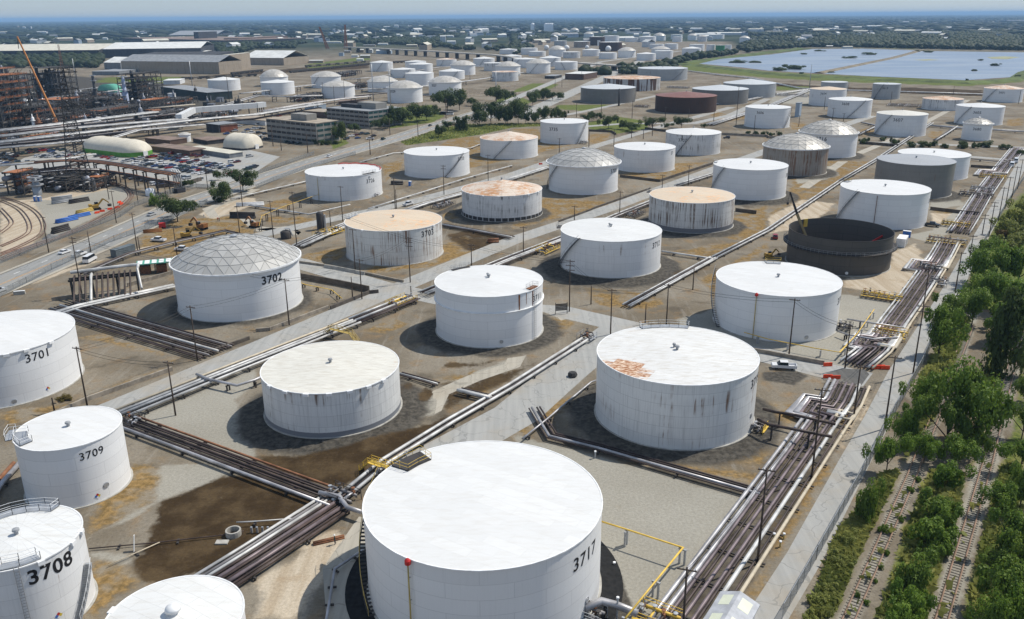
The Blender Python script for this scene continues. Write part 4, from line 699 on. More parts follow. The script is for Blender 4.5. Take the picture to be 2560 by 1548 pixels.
pipes('broad bed of dark pipes between tank 3701 and tank 3702', 'X 150 770; 290 812; 420 850; 545 886', 'bbbgbbwbbbbgb', .86, .28, .5, 16); pipes('white pipes running into the pipe cluster left of dome 3702', 'X 150 790; 200 774; 330 746; 439 722', 'wbww', .9, .26, .7, 9); pipes('pipes emerging right of dome 3702', 'X 745 622; 860 570; 900 556', 'wwbwbw', .9, .26, .8, 9); pipes('pipes behind the rusty radial tank', 'X 1005 535; 1066 514; 1160 488', 'wwbw', .9, .25, .8, 9); pipes('pipes left of the domed tank 3705', 'X 1250 462; 1372 422', 'wbww', .9, .25, .8, 9)
pipes('fat dark and grey pipeline behind dome 3702', 'E 800 1180; 1000 1090; 1250 985; 1700 868; 2170 762; 2330 800', 'gb', 1.2, .42, 1.0, 8); pipes('white pipe beside tank 3726 on its left', 'F -240 445; 0 385; 480 272', 'wb', .8, .3, .6, 9); pipes('L-shaped pale pipe in front of tank 3726', 'F -60 505; 510 592; 900 500', 'wb', .8, .28, .6, 9); pipes('thin pale pipes right of the L-shaped pipe', 'F 1080 540; 1400 440; 1600 380; 2000 250; 2464 120', 'w', .8, .25, .6, 12); pipes('white pipe behind tank 3726 near the pavement', 'F 1000 88; 1320 0; C -400 1440; -200 1360', 'w', .8, .3, .6, 12)
pipes('dark pipes crossing from tank 3703 to the tank road', 'F 1790 690; 2100 745; 2464 815', 'bbwbb', .8, .24, .6, 12); pipes('pair of pipes linking tank 3712 to the long pipeline', 'G 1443 952; 1700 990; 1960 1030', 'wb', .9, .26, .6, 9); pipes('dark pipe pair right of the cream-roofed tank', 'J 1385 640; 1570 690; 1750 742', 'bwb', .8, .24, .5, 7); pipes('short dark pipe pair at the gravel track', 'J 1960 805; 2100 840; 2270 880', 'wwb', .9, .3, .7, 6)
pipes('silver pipe looping round the front of the pipe rack', 'I 1900 690; 2020 740; 2290 800; 2464 745; J 120 690', 's', .8, .24, 1.4, 7); pipes('upper dark pipe from tank 3719 across the corridor', 'K 2400 1100; L 60 1130; 250 1160; 630 1250', 'b', .8, .42, 3.0, 7); pipes('lower dark pipe from tank 3719 across the corridor', 'K 2350 1200; L 0 1255; 180 1290; 600 1375', 'b', .8, .42, 3.0, 7); pipes('fat pipe passing left of tank 3709', 'M -200 520; 0 230; 175 30', 'sr', 1.2, .4, .6, 7); pipes('white pipe bending into the front tank from the crossing', 'X 800 1252; 850 1262; 870 1290; 905 1302', 's', .8, .3, 1.2, 5)
pipes('raised yellow pipe right of the front tank', 'O 840 553 2.8; 1090 632 2.8; 1645 812 2.8; 1345 1180 2.8; 1090 1495 2.8', 'y', .8, .14, 2.8, 9.5, supm=M['galv']); pipes('raised yellow pipe in front of tank 3718', 'L -230 225 1.8; 0 290 1.8; 460 380 1.8; 690 418 1.8; 860 235 1.8; 1020 5 1.8', 'y', .8, .13, 1.8, 8, supm=M['galv']); pipes('raised yellow pipe by tank 3726', 'F 30 690 3; 55 590 3; 270 500 3; 540 405 3; 610 385 3', 'y', .8, .12, 3.0, 9, supm=M['dsteel']); pipes('raised yellow pipe right of dome 3702', 'F 415 1262; 480 1290; 730 1340; 830 1425', 'y', .8, .12, 1.2, 6)
pipes('pale twin pipes from tank 3718 to the yellow manifold', 'L 670 260; 760 295; 1000 335; 1240 320', 's', .9, .2, 1.2, 5); pipes('pale pipe over the yard beside tank 3718', 'L 750 155; 1000 195; 1300 240', 's', .9, .22, 1.6, 7); pipes('pale pipes before the road bend near the rust-brown tank', 'C 1900 1215; 2200 1120; 2464 1040; D 150 975; 380 880', 'wbwbw', 1.4, .4, .8, 16); pipes('pale pipes between small tank 3604 and the grey ones', 'C 1950 1010; 2200 990; 2464 930; D 390 870; 700 880', 'wbw', 1.4, .4, .8, 16); pipes('long pale pipes on the lagoon side of the tanks', 'C 1700 690; 2000 730; 2300 760; D 300 860; 760 880; 1500 900; 2080 920', 'wgw', 1.6, .45, .8, 25); pipes('white pipe slanting to the little domed tank', 'D 1600 1370; 1700 1310; 1810 1235', 'wb', 1.5, .45, 1.0, 12); pipes('pale pipes crossing behind tank 3607', 'D 870 1310; 1040 1225; D 900 1195', 'wb', 1.4, .4, .8, 12)
pipes('pipe row on the yard past tank 3605', 'D 1560 1225; 1850 1250; 2200 1270; 2464 1285', 'gbw', 1.2, .4, .8, 16); pipes('pipes at the head of the corridor', 'H 1950 55; 2200 80; 2330 90', 'gb', 1.0, .3, .7, 10); pipes('thin drain pipe crossing the mud basin', 'M 860 832; 1480 775; 2200 695; 2350 660', 'b', .8, .12, .25, 9); pipes('thin pipe branching over the mud toward tank 3708', 'M 1040 995; 1550 765', 't', .8, .11, .25, 9); pipes('thin white pipe over the mud on short posts', 'M 2280 600; N 0 592; 355 565', 'w', .8, .12, .7, 6)
# pipe cluster left of dome 3702: bank of pipes diving between two headers
t = root('pipe_cluster', 'dark bank of upright bent pipes with header frames left of dome 3702', 'pipework', G(*Q('E', 1020, 1370)), math.radians(20), 'valve stations'); t.scale = (1.15, 1.3, 1.75); b = MB()
for i in range(11):
    b = MB(); b.sm = True; x = -7 + i * 1.35; b.tube([(x, 3.5, 3.6), (x, 1.2, 3.6), (x, .4, 3.0), (x - .2, -2.8, .6), (x - .2, -4, .4)], .38 if i == 3 else .25, 7); b.build('pipe', PM['w' if i == 3 else 'b'], t)
for y in (1.5, 3.2): b = MB(); b.bar((-8.5, y, 3.2), (8.5, y, 3.2), .35); [b.bar((x, y, 0), (x, y, 3.2), .3) for x in (-8, -3, 3, 8)]; b.build('steel_frame', M['dsteel'], t)
b = MB(); b.tube([(-8, 4, 4.2), (5, 5.5, 4.2), (8.5, 5.5, 4.2), (8.5, 1, 4.2), (9.2, -3, 1.5)], .3, 8); b.build('loop_pipe', PM['w'], t)
# valve stations
def manifold(label, reg, x, y, wx, wy, rz, pipec='y', rail='yellow', nz=2, n=None):
    p = G(*Q(reg, x, y)); t = root('valve_station', label, 'valve station', p, rz, 'valve stations'); rr = random.Random(int(x + y))
    n = n or max(3, int(wx / 1.3))
    for k in range(2): b = MB(); b.sm = True; b.tube([(-wx / 2, -wy / 4 + k * wy / 2, .9 + .5 * k), (wx / 2, -wy / 4 + k * wy / 2, .9 + .5 * k)], .26, 8); b.build('header_pipe', PM[pipec if k else 'g'], t)
    for i in range(n):
        xx = -wx / 2 + (i + .5) * wx / n; b = MB(); b.sm = True; h_ = rr.uniform(1.0, 1.9); b.tube([(xx, -wy / 2, .4), (xx, -wy / 3, h_), (xx, wy / 3, h_), (xx, wy / 2, .4)], .17, 6); o = b.build('branch_pipe', PM[rr.choice('bgyg' if pipec == 'y' else 'bbgs')], t)
        v = MB(); v.box((0, 0, 0), (.5, .5, .5)); v.lathe([(.05, .2), (.05, .8), (.35, .8), (.35, .88), (.01, .9)], (0, 0, 0), 8); v.build('valve', M[rr.choice(['dsteel', 'galv', 'rustm'])], o, (xx, rr.uniform(-.3, .3) * wy, h_))
    b = MB(); railing(b, [(-wx / 2, -wy / 2 - .4, .9), (wx / 2, -wy / 2 - .4, .9)], 1.1, .05); railing(b, [(-wx / 2, wy / 2 + .4, .9), (wx / 2, wy / 2 + .4, .9)], 1.1, .05)
    for sx in (-1, 1):
        for sy in (-1, 1): b.bar((sx * wx / 2, sy * (wy / 2 + .4), 0), (sx * wx / 2, sy * (wy / 2 + .4), .9), .12)
    b.bar((-wx / 2, -wy / 2 - .4, .85), (wx / 2, -wy / 2 - .4, .85), .5, .08); b.build('walkway_rail', M[rail], t)
RB = math.radians(-32); RA = math.radians(58)
for a in (('yellow valve platform across the corridor by tank 3718', 'L', 1170, 260, 8, 4, RB), ('yellow pipework beside the corridor, right of the open dark tank', 'H', 1800, 690, 10, 4, RB), ('dense valve rows right of the open dark tank', 'H', 1720, 850, 13, 6, RB, 'g'), ('yellow pipework below the sand by tank 3718', 'H', 1090, 1390, 11, 2.5, RB), ('dark and yellow valve set left of tank 3712', 'G', 330, 930, 11, 5, RA), ('dark valve set left of the tank with brown streaks', 'G', 1180, 590, 11, 4, RA, 'g', 'dsteel'), ('mossy valve set right of dome 3702', 'F', 700, 770, 12, 5, RA), ('valve set left of the rusty radial tank', 'F', 1800, 500, 12, 4, RA, 'g', 'dsteel'),
          ('valve set on the pipe rack near the crossing of the tank road', 'F', 1400, 1440, 9, 4, RA), ('valve group at the right foot of tank 3719', 'K', 2355, 1170, 3.5, 2.5, RA, 'g', 'yellow'), ('dark valve group at the right foot of tank 3718', 'L', 735, 195, 3.5, 2.5, RB, 'g', 'dsteel'), ('upper yellow pipework at the corridor top', 'H', 2160, 225, 12, 4, RB), ('dark valve rack beside the grey tank on the corridor', 'H', 2000, 400, 14, 5, RB, 'g', 'dsteel'), ('valves between the grey and the clean tank on the corridor', 'H', 2060, 345, 10, 4, RB, 'g', 'galv'), ('dark pipe joints at the corner of tank 3709', 'I', 1280, 1100, 4, 2.5, RB, 'g', 'dsteel'), ('valves at the crossing in front of the big tank', 'N', 820, 340, 6, 3, RB, 'g', 'dsteel'),
          ('pipe joints at the end of the short gravel crossing', 'K', 720, 290, 4, 3, RA, 'g', 'galv'), ('valve group at the foot of tank 3735', 'C', 690, 1385, 5, 3, RB, 'g', 'galv'), ('valve group right of tank 3726', 'F', 1130, 410, 5, 3, RB, 'g', 'rail'), ('pump set in the corridor elbow by the trees', 'H', 1640, 1250, 5, 4, RB, 'g', 'galv'), ('cluster of upright valves on the corridor below the yellow pipework', 'H', 1560, 1110, 7, 4, RB, 'g', 'dsteel'), ('pump group beside the rust-brown tank', 'C', 1250, 1035, 14, 6, RB, 'g', 'dsteel'), ('pipe jungle between the pale grey tank and the low rusty one', 'D', 1320, 1025, 30, 14, RB, 'g', 'dsteel'), ('pale pipework below the wide weathered tank', 'C', 1600, 850, 26, 8, RB, 'g', 'galv'), ('pipework behind tank 3604', 'D', 200, 925, 40, 16, RB, 'g', 'galv')):
    manifold(*a)
# ------------------------------------------------------------------ utility poles, masts, wires
WOOD = plain('tarred_pole_wood', (.075, .055, .042), .9, var=.35, scale=.8)
NAMED = []                            # (object, base phrase, pixel x) - made distinct at the end
POLES = {}
def near_tank(x, y):
    best = min(TANKS.items(), key=lambda kv: math.hypot(kv[1][1] - x, kv[1][2] - y) - kv[1][3]); return best[1]
SHORT = {}
NICK = {'bottom': 'the small front tank', '3710': 'the cream-roofed tank', '3704': 'the rusty radial tank', '3714': 'the brown-streaked tank', 'dark': 'the open dark tank', 'wm': 'tank 3713', 'graybig': 'the ribbed grey tank', 'wg': 'the hidden white tank', 'rustdome': 'the brown domed tank', '3706': 'tank 3706', '3734': 'the pink-roofed tank', '3612': 'the small grey tank', '3603': 'the orange-roofed tank', 'lightbig': 'the wide pale tank', 'grayright': 'the weathered grey tank', 'rustbrown': 'the rust-brown tank', 'graydark': 'the wide grey tank', 'ruin': 'the flaking tank', 'wide': 'the lagoon-side tank'}
def tname(t):
    k = [q for q, v in TANKS.items() if v[0] == t][0]
    if k in NICK: return NICK[k]
    return 'tank ' + k if k[0] == '3' else 'the ' + ' '.join(t['label'].split()[:4]) if k[0] != 'f' else 'a far domed tank' if 'dome' in t['label'] else 'a far flat tank'
def pole(bx, by, tx, ty, key=None, arms=1, mat=None, r=.17, name='utility_pole', kind='wooden pole', rz=None, steel=False):
    g = G(bx, by); g.z = 0; h = max(2.0, ztop(tx, ty, g.x, g.y)); t = root(name, None, 'pole', g, rz if rz is not None else RB + .25, 'poles and masts')
    b = MB(); b.sm = True; b.tube([(0, 0, -.1), (0, 0, h)], r * 1.15, 7, r * .75); b.build('pole_shaft', mat or WOOD, t); m2 = mat or WOOD
    for i in range(arms):
        a = MB(); z = h - .5 - i * 1.3; a.box((0, .15, z), (2.6, .14, .16)); o = a.build('crossarm', m2, t)
        for x in (-1.1, -.5, .5, 1.1): s = MB(); s.lathe([(.05, 0), (.07, .18), (.02, .24)], (x, .15, z + .08), 6); s.build('insulator', M['rail'], o)
    tk, X, Y, R, H, z0 = near_tank(g.x, g.y); dx, dy = g.x - X, g.y - Y
    where = 'in front of' if dy < -R * .6 else 'behind' if dy > R * .6 else 'left of' if dx < 0 else 'right of'
    NAMED.append((t, '%s %s%s %s %s' % ('tall' if h > 9 else 'short', 'bare ' if not arms else '', kind, where, tname(tk)), bx)); POLES[key or len(POLES)] = (t, g, h); return t
def P_(reg, s, **k):
    for q in s.split(';'):
        a = q.split()
        if not a: continue
        v = [float(x) for x in a[:4]]; b = Q(reg, v[0], v[1]); t_ = Q(reg, v[2], v[3]); kk = dict(k)
        if len(a) > 4: kk['arms'] = int(a[4])
        pole(b[0], b[1], t_[0], t_[1], a[5] if len(a) > 5 else None, **kk)
P_('I', '840 930 780 350 1 i1; 1690 1020 1580 500 1 i2; 1900 490 1850 -40 1 i3; 525 985 518 845 0')
P_('E', '790 1350 685 790 2 e1; 470 940 410 590 1 e2; 1120 655 1065 345 1 e3; 1325 930 1265 560 1 e4; 1350 950 1335 790 0; 1705 970 1680 690 1 e5; 2310 780 2290 490 1 e6; 1330 470 1305 240 1; 1605 460 1580 220 1; 875 940 845 730 0; 2000 325 1980 60 1; 2335 500 2320 200 0; 1050 430 1020 170 0')
P_('F', '170 820 140 440 1; 395 900 345 355 1 f1; 835 640 810 300 1 f2; 720 700 705 540 0; 1340 520 1310 220 1; 1352 520 1338 335 0; 1810 385 1785 100 2 f3; 2235 250 2220 0 1; 1485 1230 1455 790 3 f4; 2075 1070 2065 860 2 f5; 1020 1390 1005 1000 1 f6; 930 1385 915 1175 0; 955 1110 925 710 1; 1495 1390 1490 1265 0; 320 1640 290 1190 1 f7')
P_('G', '110 980 110 690 1; 600 630 600 490 1; 1035 590 1030 350 1; 552 1510 540 1010 3 g1; 1445 320 1445 190 1; 1695 300 1695 100 1; 760 1440 790 1260 0; 948 1730 950 1290 1 g2; 1485 1640 1485 1240 1 g3; 1740 1300 1740 1090 0; 1282 1630 1280 1440 0')
P_('L', '200 450 225 -110 1 l1; 740 565 745 140 1 l2; 1395 615 1412 -60 2 l3; 1120 1150 1195 440 1 l4; 822 1050 862 530 1 l5'); P_('P', '415 150 490 -740 1 p1'); P_('O', '2360 960 2425 30 1 o1; 1635 1700 1665 990 1 o2')
P_('H', '2400 330 2430 40 1; 2345 420 2380 110 1; 2280 520 2325 210 1; 2215 640 2260 310 1; 2125 790 2175 450 2; 2060 770 2075 570 2; 1920 1100 1945 770 1; 1800 1320 1830 930 1; 1490 1490 1515 1080 1')
P_('C', '2155 1220 2165 830 1; 1475 1150 1475 1030 1; 620 1130 620 990 0; 860 1080 860 950 0; 1155 1140 1155 970 0; 740 1420 738 1260 0; 980 1410 975 1240 1; 1150 1330 1148 1250 0; 1263 1340 1263 1240 0; 1350 1310 1350 1140 1; 1940 1180 1940 1040 0; 455 1470 455 1330 1; 2330 1270 2335 1110 0; 415 850 410 750 0; 480 840 478 740 0; 670 770 670 680 0; 815 680 815 590 0; 1700 1160 1700 1045 0', r=.22)
P_('D', '540 1055 545 930 0; 725 1170 725 1090 1; 620 1160 618 1040 1; 1180 990 1180 880 0; 2200 1200 2200 1090 0; 1180 1410 1180 1310 0; 295 1220 300 1110 1; 2410 1000 2420 870 0; 1780 920 1785 830 0', r=.22)
P_('B', '655 1040 645 790 0; 757 1010 748 825 0; 855 955 850 780 0; 1560 1310 1560 1180 0; 1100 1490 1100 1340 0; 1290 1300 1290 1150 0; 1830 1150 1825 950 1; 1120 1360 1118 1240 0; 400 940 405 850 0; 165 1410 150 1220 1; 245 1450 225 1330 1; 600 1400 590 1250 0; 500 1480 480 1290 1; 2060 780 2058 690 0', r=.25)
pole(*Q('C', 1028, 1020), *Q('C', 1027, 855), arms=0, r=.8, mat=M['dsteel'], name='vent_stack', kind='thick dark post', key='stackpost')
for reg, s, lb in (('B', '1132 990 1105 615', 'left one of two tall white masts by the office blocks'), ('B', '1297 1030 1270 615', 'right one of two tall white masts by the office blocks'), ('B', '2312 980 2300 690', 'white mast above the trees before the tank field'), ('D', '398 850 405 620', 'grey mast in front of the lagoon bank'), ('A', '740 830 700 565', 'white mast with short arms in the refinery'), ('A', '1855 860 1820 590', 'white mast beside the green-walled block'), ('B', '1160 455 1150 305', 'white mast above the viaduct'), ('A', '2210 1000 2175 720', 'dark mast right of the lone refinery tank')):
    v = [float(x) for x in s.split()]; b_ = Q(reg, v[0], v[1]); t_ = Q(reg, v[2], v[3]); o = pole(b_[0], b_[1], t_[0], t_[1], arms=0, r=.42 if 'dark' not in lb else .3, mat=M['galv'] if 'dark' not in lb else WOOD, name='mast', kind='mast'); NAMED.pop(); o['label'] = lb; o['category'] = 'mast'
def wire(a, b, sag=1.2, dz=(0.2,), label=None):
    (ta, ga, ha), (tb, gb, hb) = POLES[a], POLES[b]; B = MB(); o = Vector(ga)
    for k, d in enumerate(dz):
        p, q = Vector((ga.x, ga.y, ha - d)), Vector((gb.x, gb.y, hb - d)); n = 14
        B.tube([p.lerp(q, i / n) - o - Vector((0, 0, 4 * sag * (i / n) * (1 - i / n))) for i in range(n + 1)], .035, 4, cap=False)
    w_ = B.build('overhead_wire', M['black'], None, o); NAMED.append((w_, label, project(ga)[0])); w_['category'] = 'wire'; w_['group'] = 'overhead wires'
for a, b, l in (('i3', 'f7', 'thin wire slung across the dark pipes toward dome 3702'), ('i1', 'i2', 'sagging wire over the road left of tank 3709'), ('i1', 'i3', 'wire over the dry grass beside tank 3701'), ('f7', 'f6', 'wire over the brown dike wall'), ('f4', 'f5', 'wire between poles in front of tank 3703'), ('f1', 'f4', 'wire passing low in front of tank 3703'), ('f4', 'f6', 'wire across the cross street below tank 3703'), ('g1', 'g2', 'wire across the road in front of tank 3712'), ('g1', 'f5', 'long wire from tank 3712 to tank 3703'), ('g3', 'l1', 'wire in front of tank 3718'), ('l1', 'l2', 'wire from the yard pole to the corridor by tank 3718'), ('e1', 'f7', 'wire over the pipe cluster'), ('o2', 'o1', 'wire over the front yard corridor'), ('o1', 'p1', 'wire over the corridor toward the road crossing'), ('p1', 'l5', 'wire above the valve bridge at the crossing'), ('l4', 'l3', 'wire along the service road'), ('g2', 'g3', 'wire behind tank 3719'), ('f5', 'g1', 'second long wire before tank 3712')):
    if l.startswith('second'): continue
    wire(a, b, 1.0, (.2, .9), l)
# ------------------------------------------------------------------ vehicles
def paintmat(name, c): return plain(name, c, .25, .1, var=.03, spec=.6)
CP = {'white': (.75, .75, .75), 'black': (.012, .012, .014), 'dark grey': (.05, .052, .056), 'silver': (.42, .43, .44), 'red': (.30, .015, .015), 'blue': (.03, .07, .20), 'dark green': (.02, .05, .045), 'maroon': (.10, .012, .016)}
CPM = {k: paintmat(k.replace(' ', '_') + '_car_paint', v) for k, v in CP.items()}
GLASS = plain('tinted_car_glass', (.015, .02, .025), .08, var=.02, spec=.7); TYRE = plain('tyre_rubber', (.015, .015, .015), .85); HUB = plain('wheel_hub', (.3, .3, .3), .4, .5)
def profile(kind):     # side outline x,z of lower body and of cabin
    if kind == 'sedan': return 4.6, 1.8, [(-2.3, .35), (-2.3, .8), (-2.15, .95), (-1.4, 1.0), (.9, .95), (2.1, .85), (2.3, .65), (2.3, .35)], [(-1.75, .98), (-1.15, 1.42), (.25, 1.45), (1.1, .96)]
    if kind == 'suv': return 4.7, 1.9, [(-2.35, .4), (-2.35, 1.0), (-2.3, 1.1), (.9, 1.1), (2.2, 1.0), (2.35, .8), (2.35, .4)], [(-2.25, 1.08), (-2.0, 1.72), (.1, 1.75), (1.05, 1.08)]
    if kind == 'pickup': return 5.8, 2.0, [(-2.9, .5), (-2.9, 1.15), (-.85, 1.15), (1.4, 1.2), (2.75, 1.1), (2.9, .85), (2.9, .5)], [(-.95, 1.15), (-.8, 1.85), (.9, 1.88), (1.6, 1.18)]
    return 6.2, 2.2, [(-3.1, .45), (-3.1, 1.6), (2.2, 1.6), (2.9, 1.35), (3.1, 1.0), (3.1, .45)], [(-3.05, 1.58), (-2.95, 2.55), (1.7, 2.6), (2.5, 1.55)]
def extr(b, prof, w0, w1):
    n = len(prof); V = [(x, -(w0 if i < 1 or i >= n - 1 else w1) / 2, z) for i, (x, z) in enumerate(prof)]; V += [(x, -y, z) for x, y, z in V]
    b.add(V, [tuple(range(n)), tuple(range(2 * n - 1, n - 1, -1))] + [(i, i + n, (i + 1) % n + n, (i + 1) % n) for i in range(n)])
CARM = {}
def carparts(kind):
    if kind in CARM: return CARM[kind]
    L, W, lo, hi = profile(kind); b = MB(); extr(b, lo, W, W * .98)
    if kind == 'pickup': b = MB(); extr(b, [(-.9, .5), (-.9, 1.15), (1.4, 1.2), (2.75, 1.1), (2.9, .85), (2.9, .5)], W, W); b.box((-1.9, 0, .6), (2.0, W, .25)); [b.box((-1.9, s * (W / 2 - .06), .92), (2.0, .1, .5)) for s in (-1, 1)]; b.box((-2.85, 0, .9), (.1, W, .5))
    rf = MB(); rf.box(((hi[1][0] + hi[2][0]) / 2, 0, hi[1][1] + .035), (hi[2][0] - hi[1][0] + .15, W * .80, .06)); 
    g = MB(); x0, z0 = hi[0]; n = 4; V = [(x, -(W * .92 if i in (0, 3) else W * .76) / 2, z) for i, (x, z) in enumerate(hi)]; V += [(x, -y, z) for x, y, z in V]; g.add(V, [(0, 1, 2, 3), (7, 6, 5, 4), (0, 4, 5, 1), (1, 5, 6, 2), (2, 6, 7, 3)])
    ws = MB(); ws.lathe([(.02, -.1), (.34, -.1), (.34, .1), (.02, .1)], (0, 0, 0), 12); wv = [(x, z, y) for x, y, z in ws.v]; ws.v = wv; ws2 = MB(); ws2.v = ws.v; ws2.f = ws.f; ws2.m = ws.m; ws2.smooth = ws.smooth
    CARM[kind] = (b, rf, g, ws2, L, W); return CARM[kind]
PROTO = {}
def vehicle(label, kind, colour, loc, rz, cat='car', group=None):     # with parts, for those near enough
    b, rf, g, ws, L, W = carparts(kind); k = (kind, colour)
    if k not in PROTO: PROTO[k] = (b.mesh('body', CPM[colour]), rf.mesh('roof', CPM[colour]), g.mesh('windows', GLASS), ws.mesh('wheel', TYRE))
    a, c, d, e = PROTO[k]; t = root({'sedan': 'sedan_car', 'suv': 'estate_car', 'pickup': 'pickup_truck', 'van': 'minibus'}[kind], label, cat, loc, rz, group)
    addmesh('body', a, t); addmesh('cabin_roof', c, t); addmesh('windows', d, t)
    for sx in (-1, 1):
        for sy in (-1, 1): addmesh('wheel', e, t, (sx * L * .31, sy * (W / 2 - .12), .34))
    h = MB(); h.box((0, 0, 0), (.06, .3, .16))
    if ('lamp',) not in PROTO: PROTO[('lamp',)] = h.mesh('headlight', M['whitem'])
    for sy in (-1, 1): addmesh('headlight', PROTO[('lamp',)], t, (L / 2, sy * W * .38, .72))
    return t
LOTM = {}
def lotcar(kind, colour, loc, rz):                                    # one mesh: too small in the picture to show parts
    k = (kind, colour)
    if k not in LOTM:
        b, rf, g, ws, L, W = carparts(kind); m = MB(); m.mi = 0; m.add(b.v, b.f); m.add(rf.v, rf.f); m.mi = 1; m.add(g.v, g.f); m.mi = 2
        for sx in (-1, 1):
            for sy in (-1, 1): m.add([(x + sx * L * .31, y + sy * (W / 2 - .1), z + .34) for x, y, z in ws.v], ws.f)
        LOTM[k] = m.mesh('parked_car', [CPM[colour], GLASS, TYRE])
    o = addmesh('parked_car', LOTM[k], None, loc, rz); return o
LOTS = [('crowded refinery car park, middle rows', 'Z', '0 560;100 530;230 520;290 500;380 490;470 480;560 465;650 450;740 440;830 420;150 600;280 610;400 640;520 660;660 680;780 690;900 720;1000 735;1100 760;1200 770;1300 790;1420 800;1580 780;340 560;460 580;620 600;740 630;830 655;1000 660;1090 680;1180 700;1270 690;650 520;760 525;880 540;980 560;1080 580;1200 600;1300 620;1420 640;1550 660;1640 670;1700 685;1800 695;1880 710;780 480;900 495;1000 510;1100 520;1180 550;1300 562;1430 580;1540 605;1680 625;1800 640;1960 655;1040 430;1150 445;1260 455;1370 470;1500 485;2000 580;2100 575;1350 740;1480 740'),
        ('row beside the tall pipe rack', 'Z', '0 880;100 900;230 930;310 940;400 950;480 962;960 860;1080 880;1130 895;620 1010;520 1010;250 690'), ('lot corner by the two offices', 'Z', '2300 720;2400 690;2440 660;1970 800;2340 470'),
        ('car park left of the lattice tower', 'Y', '60 430;200 440;370 430;460 420;600 400;690 390;780 370;900 350;1000 350;1100 340;1200 350;740 470;850 480;940 480;1020 470;1120 470;1210 490;1400 430;1520 430;1680 450;60 520;180 515;250 540;1160 520;20 600;120 600;220 610;320 590;420 610;540 590;640 600;760 590;20 470;130 470;270 480;980 380;1020 420;1300 400;1340 480;1440 480;1560 480;700 340;820 335;560 345'), ('row in front of the green-skirted shelter', 'Y', '1880 470;2000 490;2120 510;2200 525;2400 570'),
        ('lot left of the front office', 'B', '20 1200;60 1240;30 1280;90 1290;20 1330;100 1340;60 1310;20 1240'), ('row at the foot of the front office', 'B', '350 1380;410 1382;300 1370'), ('small lot between office and road', 'B', '870 1340;960 1300;1020 1290;1070 1290;1130 1310;920 1310;980 1330'), ('lot behind the front office', 'B', '220 1115;340 1095;410 1080;150 1130;280 1100;90 1090;180 1085'),
        ('lot right of the rust-coloured shed', 'A', '2200 1230;2300 1220;2380 1250;2420 1280;2150 1260;2260 1260;2340 1285;2180 1290;2440 1240;2280 1300'), ('side lot by the dark-green block', 'A', '2250 990;2330 985;2400 1000;2440 980')]
def ZQ(reg, x, y):
    if reg == 'Z': return (320 + x / 7.68, 330 + y / 7.68)
    if reg == 'Y': return (x / 7.68, 330 + y / 7.68)
    return Q(reg, x, y)
cr = random.Random(11)
for where, reg, s in LOTS:
    for q in s.split(';'):
        x, y = [float(v) for v in q.split()]; px, py = ZQ(reg, x, y); g = G(px, py + 1.5); g.z = .03; c = cr.choice(['white', 'white', 'black', 'black', 'black', 'dark grey', 'dark grey', 'silver', 'silver', 'blue', 'red', 'maroon', 'dark green']); k = cr.choice(['sedan', 'sedan', 'suv', 'suv', 'pickup'])
        o = lotcar(k, c, g, math.radians(cr.choice([52, 232]) + cr.uniform(-3, 3))); n_ = {'sedan': 'car', 'suv': 'estate car', 'pickup': 'pickup'}[k]; o.name = {'sedan': 'parked_car', 'suv': 'parked_estate', 'pickup': 'parked_pickup'}[k]
        tag(o, '%s %s parked in the %s' % (c, n_, where), n_, 'cars parked in the %s' % where)
RDIR = MAIN[6] - MAIN[5]; RA2 = math.atan2(RDIR.y, RDIR.x)
def at(reg, x, y, z=.0): p = G(*Q(reg, x, y)); p.z = z; return p
